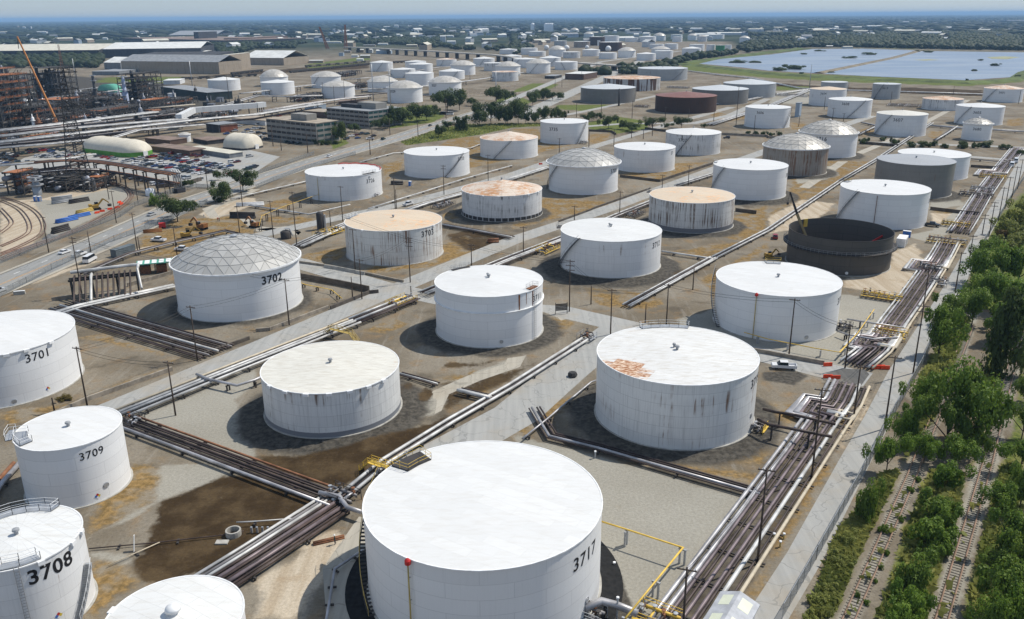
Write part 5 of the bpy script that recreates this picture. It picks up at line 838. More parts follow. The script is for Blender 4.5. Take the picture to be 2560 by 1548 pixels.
for a in (('white sedan driving on the public road ahead of a pickup', 'sedan', 'white', at('E', 625, 950, .05), RA2), ('white pickup towing along the public road behind the sedan', 'pickup', 'white', at('E', 765, 975, .05), RA2), ('white minibus parked by the fence near the grey container', 'van', 'white', at('E', 868, 1030, .03), RA2 + .25), ('silver car alone on the public road beside the spreading tree', 'sedan', 'silver', at('E', 1462, 585, .05), RA2), ('white car cut by the left frame edge beside the fence', 'suv', 'white', at('E', -6, 1325, .03), RA2),
          ('white pickup parked near the excavator', 'pickup', 'white', at('E', 1528, 835, .03), 2.9), ('white pickup parked behind dome 3702', 'pickup', 'white', at('E', 1758, 925, .03), 3.0), ('white car on the road beyond tank 3726', 'sedan', 'white', at('F', 706, 22, .05), RA2), ('dark car on the road below the trees by the offices', 'sedan', 'dark grey', at('B', 1676, 1215, .06), RA2), ('dark green car leaving the office lot on the road', 'suv', 'dark green', at('B', 1225, 1347, .05), RA2), ('white pickup waiting at the office lot exit', 'pickup', 'white', at('B', 1098, 1345, .04), 3.3),
          ('dark truck at the junction in front of the trees', 'van', 'black', at('B', 1800, 1105, .06), 2.9), ('white van at the junction in front of the trees', 'van', 'white', at('B', 1866, 1108, .06), 2.9), ('white pickup on the road between tank 3703 and tank 3726', 'pickup', 'white', at('F', 1466, 488, .05), RB + PI / 2), ('white pickup parked on the cross street beside tank 3719', 'pickup', 'white', at('L', 150, 570, .05), PI - .16), ('red car beside the sandy road left of the open dark tank', 'suv', 'red', at('H', 68, 805, .04), RA2), ('white van on the junction before the wide pale tank', 'van', 'white', at('C', 1030, 705, .05), RA2), ('white truck at the head of the corridor', 'van', 'white', at('H', 2385, 75, .05), RA), ('second white truck at the head of the corridor', 'van', 'white', at('H', 2345, 115, .05), RA),
          ('dark car beside the sandy tank track behind the clean tank 3715', 'suv', 'black', at('C', 2065, 1335, .05), 2.9), ('dark pickup by the clean tank at the corridor', 'pickup', 'dark grey', at('H', 1575, 690, .05), RB), ('big white estate car at the left edge beside the pipe towers', 'suv', 'white', G(8, 330 + 1075 / 7.68, .03), .2)):
    vehicle(*a[:5], cat='truck' if 'truck' in a[0] else 'van' if a[1] == 'van' else 'pickup' if a[1] == 'pickup' else 'car', group='vehicles on the roads and tracks')
# railway wagons
WAG = [plain('dark_wagon_body', (.05, .045, .04), .8, var=.3), plain('tan_wagon_body', (.20, .17, .13), .85, var=.25)]
wb = MB(); wb.v = []; wb.add([(-7, -1.5, 1.2), (7, -1.5, 1.2), (7, 1.5, 1.2), (-7, 1.5, 1.2), (-7.4, -1.5, 3.6), (7.4, -1.5, 3.6), (7.4, 1.5, 3.6), (-7.4, 1.5, 3.6)], [(3, 2, 1, 0), (4, 5, 6, 7), (0, 1, 5, 4), (1, 2, 6, 5), (2, 3, 7, 6), (3, 0, 4, 7)])
for x in (-4.5, 4.5): wb.box((x, 0, .6), (3.2, 2.2, .9))
WME = [wb.mesh('hopper_wagon', w) for w in WAG]
def train(text, n, label):
    P = S(text); L = (P[-1] - P[0]); d = L.normalized()
    for i in range(n):
        p = P[0] + L * (i + .5) / n; o = addmesh('hopper_wagon', WME[i % 2 if 'mixed' in label else 0], None, p, math.atan2(d.y, d.x)); tag(o, label, 'wagon', label)
train('A 1760 770; 2464 735', 9, 'mixed tan and dark hopper wagon on the siding behind the lone tank'); train('A 2230 720; 2464 705; B 60 690', 6, 'dark hopper wagon on the upper siding behind the lone tank'); train('B 330 705; 700 672; 1090 625', 18, 'dark hopper wagon in the long train before the domed tanks'); train('B 480 650; 800 635; 1090 600', 14, 'mixed dark wagon in the second train behind the domed tanks'); train('B 1330 610; 1470 600', 4, 'dark wagon behind the white twin tanks')
# ------------------------------------------------------------------ buildings
def facade(name, c, c2, sx=1.2, sy=3.0, seam=.35):
    m, k, b = newmat(name, .8, 0, .2); co = k.n('TexCoord', out=3); nd = k.N.new('ShaderNodeTexBrick'); g = k.n('NewGeometry', out=1)
    s = k.n('SeparateXYZ', {0: co}); v = k.n('CombineXYZ', {0: k.math('ADD', s.node.outputs[0], s.node.outputs[1]), 1: s.node.outputs[2]}); k.L.new(v, nd.inputs['Vector'])
    for q, val in (('Scale', 1.0), ('Mortar Size', .05), ('Brick Width', sx), ('Row Height', sy)): nd.inputs[q].default_value = val
    nd.inputs['Color1'].default_value = tuple(c) + (1,); nd.inputs['Color2'].default_value = tuple(c2) + (1,); nd.inputs['Mortar'].default_value = tuple(x * (1 - seam) for x in c) + (1,)
    c3 = k.mix(k.math('MULTIPLY', k.ramp(k.noise(k.vscale(co, (1, 1, .25)), .3, 4), .45, .75), .45), nd.outputs[0], [x * .55 for x in c]); k.L.new(c3, b.inputs['Base Color']); return m
BM = dict(conc=facade('office_concrete', (.27, .26, .235), (.30, .285, .26)), tan=facade('tan_sheet_wall', (.34, .28, .21), (.37, .31, .24), 1.0, 6), grey=facade('grey_sheet_wall', (.20, .21, .22), (.24, .25, .255), 1.0, 6), dgreen=facade('dark_green_wall', (.035, .05, .048), (.05, .062, .06), 2, 3), white=facade('white_sheet_wall', (.60, .61, .61), (.66, .66, .65), 1.2, 4), brick=facade('red_brick_wall', (.13, .085, .065), (.16, .105, .08), .9, .4), dark=facade('dark_mill_wall', (.045, .045, .05), (.07, .068, .07), 2, 5), rust=facade('rust_red_wall', (.26, .09, .05), (.29, .11, .06), 1, 4), blue=facade('pale_blue_wall', (.33, .40, .47), (.36, .43, .5), 1.2, 4))
RM = dict(tan=plain('gravel_roof', (.33, .28, .22), .95, var=.2, scale=.2), white=plain('white_flat_roof', (.62, .62, .59), .8, var=.12, scale=.1), dark=plain('tar_roof', (.05, .048, .048), .9, var=.3, scale=.1), grey=plain('grey_roof_sheet', (.25, .26, .27), .8, var=.15, scale=.2), cream=plain('cream_roof_sheet', (.56, .53, .44), .8, var=.12, scale=.1), redt=plain('red_brown_roof', (.21, .155, .125), .9, var=.25, scale=.2), green=plain('sea_green_roof', (.10, .33, .24), .6, var=.1), beige=plain('beige_fabric', (.60, .55, .45), .7, var=.06, scale=.4), lime=plain('green_fabric_skirt', (.11, .30, .05), .7, var=.2, scale=.3))
WIN = plain('green_tinted_windows', (.03, .075, .075), .12, var=.25, scale=.35, spec=.6); DWIN = plain('dark_windows', (.02, .025, .03), .15, var=.2, spec=.6)
def bldg(name, label, c0, c1, c2, top, wall_, roof, hgt=None, roofkind='flat', cat='building', rise=3.0, floors=0, winmat=None, doors=0, group='buildings round the tank farm'):
    """c0 near corner, c1 and c2 the neighbouring corners on the ground (sheet points); top = sheet point above c0"""
    p0, p1, p2 = [Vector(G(*Q(*c))) for c in (c0, c1, c2)]
    for p in (p0, p1, p2): p.z = 0
    h = hgt or max(2.5, ztop(*Q(*top), p0.x, p0.y)); o = p0.copy(); ex = p1 - p0; L = ex.length; rz = math.atan2(ex.y, ex.x); q = Vector((-math.sin(rz), math.cos(rz), 0)); D = (p2 - p0).dot(q)
    t = root(name, label, cat, o, rz, group)
    y0, y1 = min(0, D), max(0, D); W_ = y1 - y0
    b = MB(); b.box((L / 2, (y0 + y1) / 2, h / 2), (L, W_, h)); b.build('wall', BM[wall_], t)
    r = MB()
    if roofkind == 'flat': r.box((L / 2, (y0 + y1) / 2, h + .18), (L + .5, W_ + .5, .36))
    elif roofkind == 'gable': r.gable((L / 2, (y0 + y1) / 2, h), (L, W_), rise)
    elif roofkind == 'vault':
        r.sm = True; n = 12; V = []
        for x in (-.3, L + .3):
            for i in range(n + 1): a = PI * i / n; V.append((x, (y0 + y1) / 2 - math.cos(a) * (W_ / 2 + .2), h + math.sin(a) * rise))
        r.add(V, [(i, i + 1, n + 2 + i, n + 1 + i) for i in range(n)] + [tuple(range(n + 1))[::-1], tuple(range(n + 1, 2 * n + 2))])
    ro = r.build('roof', RM[roof], t)
    for k in range(floors):
        z0 = h * (k + .42) / floors; hh = h / floors * .42
        for yy in ((D,) if False else (0, D)):
            w_ = MB(); n = max(2, int(L / 5))
            for i in range(n): w_.box((L * (i + .5) / n, yy + (.06 if yy == y1 else -.06), z0 + hh / 2), (L / n * .84, .12, hh))
            tag(w_.build('window_band', winmat or DWIN, t))
        for xx in (0, L):
            w_ = MB(); n = max(2, int(W_ / 5))
            for i in range(n): w_.box((xx + (.06 if xx else -.06), y0 + W_ * (i + .5) / n, z0 + hh / 2), (.12, W_ / n * .84, hh))
            w_.build('window_band', WIN if winmat is None else winmat, t)
    for k in range(doors): d = MB(); d.box((L * (k + .5) / doors, D if D < 0 else -.0, min(2.2, h * .4)), (min(5, L / doors * .5), .16, min(4.4, h * .8))); d.build('door', BM['dark'], t)
    t['h'] = h; t['L'] = L; t['D'] = D; return t, ro, h, L, y0, y1
t, ro, h, L, y0, y1 = bldg('office_block', 'brown-grey four-storey office block with ribbon windows, nearer the car park', ('B', 590, 1392), ('B', 115, 1335), ('B', 795, 1358), ('B', 572, 1192), 'conc', 'tan', floors=4)
b = MB(); b.box((L * .45, (y0 + y1) / 2, h + 2.4), (16, 9, 4.2)); b.build('penthouse', BM['conc'], ro)
t, ro, h, L, y0, y1 = bldg('office_block', 'grey four-storey office block with green windows behind the first office', ('B', 1090, 1240), ('B', 690, 1200), ('B', 1305, 1185), ('B', 1083, 1075), 'conc', 'grey', floors=4)
b = MB(); b.box((L * .3, (y0 + y1) / 2, h + 2.6), (20, 12, 4.6)); b.build('penthouse', BM['conc'], ro); b = MB(); b.box((L * .66, (y0 + y1) / 2 + 3, h + 1.6), (22, 8, 2.6)); b.build('roof_plant', BM['dark'], ro)
bldg('link_building', 'low dark-roofed building between the two office blocks', ('B', 700, 1140), ('B', 460, 1125), ('B', 720, 1110), ('B', 695, 1085), 'brick', 'tan'); bldg('brick_building', 'low brown brick building behind the second office block', ('B', 1040, 1005), ('B', 795, 1010), ('B', 1060, 990), ('B', 1035, 975), 'brick', 'redt'); bldg('trailer_office', 'pale blue cabin beside the white pipe gallery', ('B', 560, 1062), ('B', 470, 1052), ('B', 640, 1050), ('B', 558, 1015), 'blue', 'white', name if False else None) if False else bldg('cabin', 'pale blue cabin beside the white pipe gallery', ('B', 560, 1062), ('B', 470, 1055), ('B', 640, 1045), ('B', 558, 1015), 'blue', 'white')
bldg('long_shed', 'long shed with tan roof and pale wall left of the front office', ('B', 90, 1210), ('B', -230, 1185), ('B', 150, 1170), ('B', 90, 1165), 'white', 'tan'); bldg('long_shed', 'flat tan-roofed shed with grey wall in the car park', ('E', 2210, 36), ('E', 1803, -27), ('E', 2335, 16), ('E', 2210, -6), 'grey', 'cream')
bldg('brick_shed', 'long dark brick shed with brown striped roof behind the parked cars', ('A', 1830, 1505), ('A', 1440, 1455), ('A', 1960, 1478), ('A', 1825, 1455), 'brick', 'redt', doors=5); bldg('brick_shed', 'second striped-roof shed behind the small upright tank', ('A', 1640, 1400), ('A', 1400, 1375), ('A', 1800, 1375), ('A', 1640, 1355), 'brick', 'redt'); bldg('red_canopy', 'low red-roofed canopy right of the small upright tank', ('A', 2000, 1395), ('A', 1860, 1370), ('A', 2100, 1360), ('A', 2000, 1360), 'dark', 'redt')
bldg('rust_shed', 'rust-red metal shed by the pipe gallery', ('A', 2130, 1278), ('A', 2100, 1272), ('A', 2255, 1255), ('A', 2125, 1212), 'rust', 'redt'); bldg('grey_shed', 'dark grey shed left of the rust-red one', ('A', 2110, 1280), ('A', 1990, 1265), ('A', 2130, 1240), ('A', 2105, 1205), 'dark', 'grey')
bldg('control_building', 'long dark green building in front of the lone refinery tank', ('A', 2000, 970), ('A', 1555, 905), ('A', 2150, 940), ('A', 2000, 895), 'dgreen', 'grey'); bldg('white_trailer', 'white trailer building beside the railway wagons', ('A', 1735, 812), ('A', 1575, 815), ('A', 1745, 795), ('A', 1735, 775), 'white', 'white'); bldg('quonset_hut', 'round hut with a sea-green vaulted roof among the refinery pipes', ('A', 1105, 925), ('A', 1190, 918), ('A', 1040, 905), ('A', 1105, 890), 'white', 'green', roofkind='vault', rise=8)
bldg('pump_house', 'dark flat-roofed brick hut by the road crossing', ('C', 690, 770), ('C', 510, 765), ('C', 740, 745), ('C', 690, 715), 'brick', 'white'); bldg('pump_house', 'small dark hut left of the brick hut by the road crossing', ('C', 410, 760), ('C', 315, 758), ('C', 430, 745), ('C', 410, 735), 'dark', 'grey'); bldg('grey_tower', 'slim grey cabin tower beside the pipes left of tank 3608', ('D', 295, 1130), ('D', 255, 1128), ('D', 300, 1120), ('D', 293, 995), 'blue', 'grey')
bldg('warehouse', 'tan steel warehouse with pale monitor roof beyond the refinery', ('A', 2115, 715), ('A', 1180, 700), ('A', 2160, 690), ('A', 2110, 600), 'tan', 'grey', roofkind='gable', rise=9, doors=1); bldg('warehouse', 'tall tan end bay joining the warehouse and the white shed', ('A', 2215, 690), ('A', 2160, 690), ('A', 2255, 660), ('A', 2205, 530), 'tan', 'cream'); bldg('warehouse', 'white-roofed warehouse right of the tall tan bay', ('B', 270, 630), ('A', 2340, 625), ('B', 370, 605), ('B', 268, 560), 'tan', 'white', roofkind='gable', rise=11, doors=2)
bldg('warehouse', 'small pale-roofed annex left of the warehouse', ('A', 1165, 670), ('A', 1008, 668), ('A', 1180, 650), ('A', 1165, 605), 'grey', 'white', roofkind='gable', rise=8); bldg('low_shed', 'low grey shed before the pale-roofed annex', ('A', 1150, 725), ('A', 890, 725), ('A', 1160, 700), ('A', 1150, 690), 'grey', 'grey')
bldg('steel_mill', 'very long dark mill with pale roof stretching from the left edge', ('A', 960, 560), ('A', -600, 575), ('A', 975, 520), ('A', 960, 482), 'dark', 'cream', roofkind='gable', rise=10); bldg('steel_mill', 'dark mill with bright roof continuing toward the tall bay', ('A', 1940, 545), ('A', 1000, 560), ('A', 1990, 500), ('A', 1940, 462), 'dark', 'white', roofkind='gable', rise=10); bldg('steel_mill', 'dark open mill hall with a black roof edge behind the warehouse', ('A', 2070, 600), ('A', 1240, 610), ('A', 2080, 560), ('A', 2068, 530), 'dark', 'dark'); bldg('steel_mill', 'pale flat roof hall between mill and warehouse', ('A', 1860, 560), ('A', 1390, 565), ('A', 1880, 530), ('A', 1860, 515), 'dark', 'white')
bldg('factory_hall', 'distant brown hall with gabled grey roof on the horizon side', ('A', 2080, 360), ('A', 1620, 365), ('A', 2090, 335), ('A', 2080, 335), 'dark', 'grey', roofkind='gable', rise=14); bldg('factory_hall', 'dark long hall beneath the distant gabled one', ('A', 2150, 440), ('A', 1180, 410), ('A', 2170, 395), ('A', 2150, 390), 'dark', 'redt'); bldg('tall_block', 'dark narrow tower over the mill roofs', ('A', 1920, 420), ('A', 1875, 420), ('A', 1925, 410), ('A', 1918, 310), 'dark', 'dark'); bldg('brick_works', 'red brick works right of the mill tower', ('A', 2300, 430), ('A', 2160, 430), ('A', 2310, 400), ('A', 2300, 370), 'brick', 'redt'); bldg('factory_hall', 'pale long hall behind the warehouses with dark doors', ('B', 320, 410), ('B', -30, 420), ('B', 325, 390), ('B', 318, 365), 'grey', 'cream', doors=6)
# fabric shelters
def shelter(label, a, b_, w_, h, skirt):
    p, q = G(*Q(*a)), G(*Q(*b_)); p.z = q.z = 0; L = (q - p).length; rz = math.atan2((q - p).y, (q - p).x); t = root('fabric_shelter', label, 'shelter', p, rz, 'fabric shelters'); m = MB(); m.sm = True; V = []; n, k = 14, 12
    for i in range(n + 1):
        u = i / n; x = -w_ * .38 + (L + w_ * .76) * u; s = math.sqrt(max(.0, 1 - max(0, abs(u - .5) * 2 - .62) ** 2 / .1444)) * .98 + .02
        for j in range(k + 1): an = PI * j / k; V.append((x, -math.cos(an) * w_ / 2 * s, skirt + math.sin(an) * (h - skirt) * s * (1.0 if i % 2 else .97)))
    m.add(V, [(i * (k + 1) + j, i * (k + 1) + j + 1, (i + 1) * (k + 1) + j + 1, (i + 1) * (k + 1) + j) for i in range(n) for j in range(k)]); m.build('fabric_roof', RM['beige'], t)
    if skirt > 0:
        g = MB(); V2 = [V[i * (k + 1)] for i in range(n + 1)] + [V[i * (k + 1) + k] for i in range(n, -1, -1)]; g.prism([(v[0], v[1]) for v in V2[::-1]], 0, skirt + .05); g.build('skirt', RM['lime'] if 'green' in label else BM['dark'], t)
        d = MB(); d.box((L + w_ * .38, 0, 1.6), (.3, 3.0, 3.0)); d.build('door', M['whitem'], t)
shelter('long beige fabric shelter with a bright green skirt by the parked cars', ('E', 940, -42), ('E', 1330, 5), 20, 9.5, 2.6); shelter('beige ribbed fabric shelter dome with a dark base behind the flat shed', ('A', 2290, 1420), ('B', -70, 1428), 19, 9.5, 1.2)
# lower-right pump shed with translucent roof sheets
p = [G(*Q('O', x, y), 4.0) for x, y in ((1860, 1500), (2000, 1270), (2330, 1380), (2210, 1620))]; ctr = sum((Vector(q) for q in p), Vector()) / 4; L = (p[1] - p[0]).length + 2; W_ = (p[2] - p[1]).length; rz = math.atan2((p[1] - p[0]).y, (p[1] - p[0]).x)
t = root('pump_shed', 'small pale gabled shed with translucent roof sheets at the bottom edge', 'shed', (ctr.x, ctr.y, 0), rz); b = MB(); b.box((0, 0, 1.75), (L, W_, 3.5)); b.build('wall', BM['white'], t); g = MB(); g.gable((0, 0, 3.5), (L, W_), 1.1, 0, .4); ro = g.build('roof', plain('pale_roof_sheet', (.40, .41, .43), .6, var=.15), t)
pm = plain('translucent_sheet', (.62, .64, .50), .4, var=.05)
for sy in (-1, 1):
    for x in (-L * .3, L * .28): s = MB(); s.add([(x - 1.2, sy * .6, 3.5 + 1.1 * (1 - .6 / (W_ / 2 + .4)) + .27), (x + 1.2, sy * .6, 3.5 + 1.1 * (1 - .6 / (W_ / 2 + .4)) + .27), (x + 1.2, sy * (W_ / 2 - .3), 3.5 + 1.1 * (.7 / (W_ / 2 + .4)) + .27), (x - 1.2, sy * (W_ / 2 - .3), 3.5 + 1.1 * (.7 / (W_ / 2 + .4)) + .27)], [(0, 1, 2, 3)] if sy > 0 else [(3, 2, 1, 0)]); s.build('roof_light', pm, ro)
# grey container, green-roofed shelter, white trailer, toilets
def cbox(name, label, reg, x, y, size, rz, mat, cat, roofm=None, z=0.0, group=None, door=True):
    p = G(*Q(reg, x, y)); p.z = z; t = root(name, label, cat, p, rz, group); b = MB(); b.box((0, 0, size[2] / 2), size); b.build('body', mat, t); r = MB(); r.box((0, 0, size[2] + .06), (size[0] + .12, size[1] + .12, .12)); r.build('roof', roofm or mat, t)
    if door: d = MB(); d.box((size[0] / 2 + .03, 0, size[2] * .45), (.06, size[1] * .7, size[2] * .8)); d.build('door', M['galv'], t)
    return t
GREYC = plain('grey_container_paint', (.12, .14, .15), .6, var=.15)
cbox('shipping_container', 'dark grey container standing by the fence near the minibus', 'E', 1190, 960, (9, 2.6, 2.7), RA2 - .1, GREYC, 'container'); cbox('shipping_container', 'white container beside the walkway of the open dark tank', 'H', 1285, 870, (3, 7, 3.0), RB, M['whitem'], 'container')
TOI = plain('blue_plastic', (.04, .16, .50), .5)
for i, (reg, x, y, lb) in enumerate((('E', 345, 447, 'blue portable toilet by the pipe tower, left one'), ('E', 385, 449, 'blue portable toilet by the pipe tower, right one'), ('F', 1485, 300, 'single blue portable toilet near tank 3733'), ('H', 1312, 790, 'blue portable toilet behind the white container, left one'), ('H', 1352, 795, 'blue portable toilet behind the white container, right one'))): cbox('portable_toilet', lb, reg, x, y, (1.3, 1.3, 2.3), RB, TOI, 'toilet', M['whitem'], group='portable toilets')
t = root('open_shelter', 'open shelter with green-edged white roof beside dome 3702', 'shelter', G(*Q('E', 1500, 1130)), RB + .9); b = MB(); b.box((0, 0, 3.6), (11, 5, .25)); ro = b.build('roof', RM['green'], t)
for i in range(5): b = MB(); b.box((-4.4 + i * 2.2, 0, 3.77), (1.5, 4.4, .06)); b.build('roof_panel', M['whitem'], ro)
for x in (-5, 0, 5):
    for y in (-2.1, 2.1): b = MB(); b.bar((x, y, 0), (x, y, 3.5), .2); b.build('post', M['dsteel'], t)
for x in (-3, 2): b = MB(); b.box((x, 0, 1.3), (3.2, 2.4, 2.6)); b.build('switch_cabinet', M['rustm'], t)
# far pale sheds and houses scattered through the trees
FARB = 'A 200 235 35 10 30;A 175 262 16 30 9;A 232 268 22 32 9;A 300 268 10 48 9;A 345 276 18 10 9;A 405 278 16 10 9;A 395 312 90 18 9;A 30 315 70 20 9;A 870 358 160 10 9;A 760 358 70 8 9;A 1010 372 40 20 9;A 1130 243 330 6 9;A 855 285 10 22 9;A 2290 240 60 8 9;A 2400 235 70 6 9;A 2390 375 60 22 9;A 1100 218 8 14 9;A 1990 196 14 8 9;B 200 296 70 12 9;B 240 302 50 12 9;B 180 252 340 6 9;B 580 310 20 40 9;B 940 262 70 10 9;B 1050 268 90 10 9;B 1258 262 60 16 9;B 1350 252 40 28 9;B 1480 255 100 12 9;B 1600 250 120 12 9;B 1740 266 110 8 9;B 1890 268 60 12 9;B 2040 266 120 12 9;B 2170 268 110 20 9;B 2300 265 70 18 9;B 2390 262 50 10 9;B 1530 335 50 24 9;B 1500 440 100 22 9;B 1690 350 80 14 9;B 1800 370 50 70 9;B 1860 350 80 20 9;B 1880 410 80 36 9;B 1640 360 70 16 9;B 1210 360 180 10 9;B 730 410 160 12 9;B 500 375 90 14 9;B 880 500 60 20 9;B 1000 490 70 30 9;B 1090 440 110 18 9;B 1220 425 90 18 9;B 1090 490 60 40 9;B 1230 500 140 40 9;B 1050 545 90 32 9;B 950 540 60 24 9;B 820 520 40 40 9;B 1000 585 60 14 9;B 580 600 130 14 9;C 40 285 70 16 9;C 1140 280 200 12 9;C 1180 318 140 22 9;C 1380 300 120 8 9;C 1520 298 110 6 9;C 1110 300 40 30 9;C 870 282 50 24 9;C 975 285 30 18 9;C 1700 222 50 24 9;C 1745 220 20 18 9;C 2305 178 24 8 9;C 2080 300 160 12 9;C 2060 325 330 26 9;C 2350 290 140 30 9;C 1930 370 80 10 9;C 2420 390 90 16 9;D 100 222 80 8 9;D 240 222 80 12 9;D 310 225 60 16 9;D 375 222 50 14 9;D 450 218 70 10 9;D 570 222 40 10 9;D 60 305 150 12 9;D 345 292 60 20 9;D 420 285 60 18 9;D 490 282 80 22 9;D 570 282 60 24 9;D 625 285 60 26 9;D 710 290 70 20 9;D 855 272 90 36 9;D 1050 258 180 24 9;D 1420 210 60 12 9;D 1330 212 60 12 9;D 1510 210 70 14 9;D 1640 220 80 10 9;D 1800 222 20 12 9;D 1890 225 100 10 9;D 2150 215 60 12 9;D 2150 158 60 6 9;D 2390 205 170 24 9;D 1500 292 60 8 9;D 1800 282 60 10 9;D 2090 285 50 8 9;D 2250 270 60 10 9;D 1750 348 60 8 9;D 2400 345 140 8 9;D 450 365 60 12 9;D 475 405 70 10 9;D 595 455 60 10 9;D 770 458 90 18 9;D 1280 300 50 10 9;D 400 355 50 16 9'
fb = random.Random(4); FBP = []
for q in FARB.split(';'):
    a = q.split(); v = [float(x) for x in a[1:]]; pb = Q(a[0], v[0], v[1] + v[3] / 2); g = G(*pb); g.z = 0; D = math.hypot(g.y, CAMH); wpx = v[2] / 3.85; hpx = v[3] / 3.85; wd = wpx / FPX * D; hh = min(max(4, hpx / FPX * D * .7), 60); dp = min(60, max(10, wd * .4)); FBP.append((g.x, g.y, wd))
    c = fb.choice(['white', 'white', 'white', 'tan', 'blue']) ; t = root('far_building', 'tiny pale building among the far trees', 'building', (g.x, g.y + dp / 2, 0), fb.uniform(-.1, .1), 'pale buildings among the far trees'); b = MB(); b.box((0, 0, hh / 2), (wd, dp, hh)); b.build('wall', BM[c], t); r = MB(); r.gable((0, 0, hh), (wd, dp), min(3, hh * .3), 0, .2) if wd > dp else r.box((0, 0, hh + .2), (wd + .3, dp + .3, .4)); r.build('roof', RM[fb.choice(['white', 'white', 'cream', 'grey'])], t)
    NAMED.append((t, 'pale %s building in the trees %s' % ('tall thin' if v[3] > v[2] else 'wide low' if v[2] > 110 else 'small', 'above the long mill' if pb[0] < 640 else 'beyond the lattice cranes' if pb[0] < 960 else 'behind the viaduct' if pb[0] < 1270 else 'behind the distant tanks' if pb[0] < 1930 else 'beyond the left lagoon' if pb[0] < 2250 else 'beyond the right lagoon'), pb[0]))
rh = np.random.default_rng(8); HB = []
for wv in (9, 14, 24, 40): b = MB(); b.mi = 0; b.box((0, 0, 3), (wv, 10, 6)); b.mi = 1; b.gable((0, 0, 6), (wv, 10), 2.6, 0, .2); HB += [b.mesh('far_house', [BM[c], RM[r]]) for c, r in (('white', 'white'), ('tan', 'cream'), ('blue', 'grey'))]
for i in range(210):
    a_, D_ = rh.uniform(-.56, .56), math.sqrt(rh.uniform(1500 ** 2, 5200 ** 2)); x_, y_ = D_ * math.sin(a_), D_ * math.cos(a_); q_ = project((x_, y_, 0))
    if 1640 < q_[0] and q_[1] > 105 or q_[1] > 128: continue
    j = int(rh.integers(0, len(HB))); o = addmesh('far_house', HB[j], None, (x_, y_, 0), rh.uniform(0, 3), rh.uniform(1.2, 2.2)); FBP.append((x_, y_, (9, 9, 9, 14, 14, 14, 24, 24, 24, 40, 40, 40)[j] * 1.6)); tag(o, 'tiny house roof showing between the distant woods', 'house', 'tiny far houses in the woods')
# tall white silos in the distance
for x, lb in ((200, 'lone white silo tower left of the silo pair group'), (328, 'white silo tower, left one of the close group'), (345, 'white silo tower, second of the close group'), (366, 'white silo tower, third of the close group'), (381, 'white silo tower, right one of the close group')):
    g = G(*Q('C', x, 315)); h = ztop(*Q('C', x, 225), g.x, g.y); t = root('silo_tower', lb, 'silo', (g.x, g.y, 0), 0, 'white silo towers'); b = MB(); b.sm = True; b.lathe([(11, 0), (11, h - 4), (6, h), (.1, h + 1)], (0, 0, 0), 16); b.build('silo_body', M['whitem'], t); b = MB(); b.box((9, -9, h / 2), (3, 3, h)); b.build('ladder_shaft', M['galv'], t)
# road viaduct behind the tank field
def viaduct(label, text, z, w_, step):
    P = S(text, z); o = Vector((P[0].x, P[0].y, 0)); t = root('viaduct', label, 'bridge', o, 0, 'road bridges'); b = MB()
    for a, c in zip(P[:-1], P[1:]): b.bar(a - o - Vector((0, 0, .9)), c - o - Vector((0, 0, .9)), w_, 1.8)
    b.build('deck', M['concrete'], t); pm = MB(); pm.box((0, 0, (z - 1.8) / 2), (2.2, w_ * .6, z - 1.8)); me = pm.mesh('pier', M['dsteel'])
    for a, c in zip(P[:-1], P[1:]):
        L = (c - a).length; u = (c - a) / L
        for i in range(max(1, int(L / step))): p = a + u * step * (i + .5) - o; addmesh('pier', me, t, (p.x, p.y, 0), math.atan2(u.y, u.x))
viaduct('long pale road viaduct crossing behind the tank field', 'B 860 450; 1150 462; 1700 490; 2300 525; 2464 545; C 100 570', 12, 12, 40); viaduct('flat road bridge over the double road near the lagoon', 'C 650 600; 900 618; 1200 640; 1340 650', 8, 16, 45)
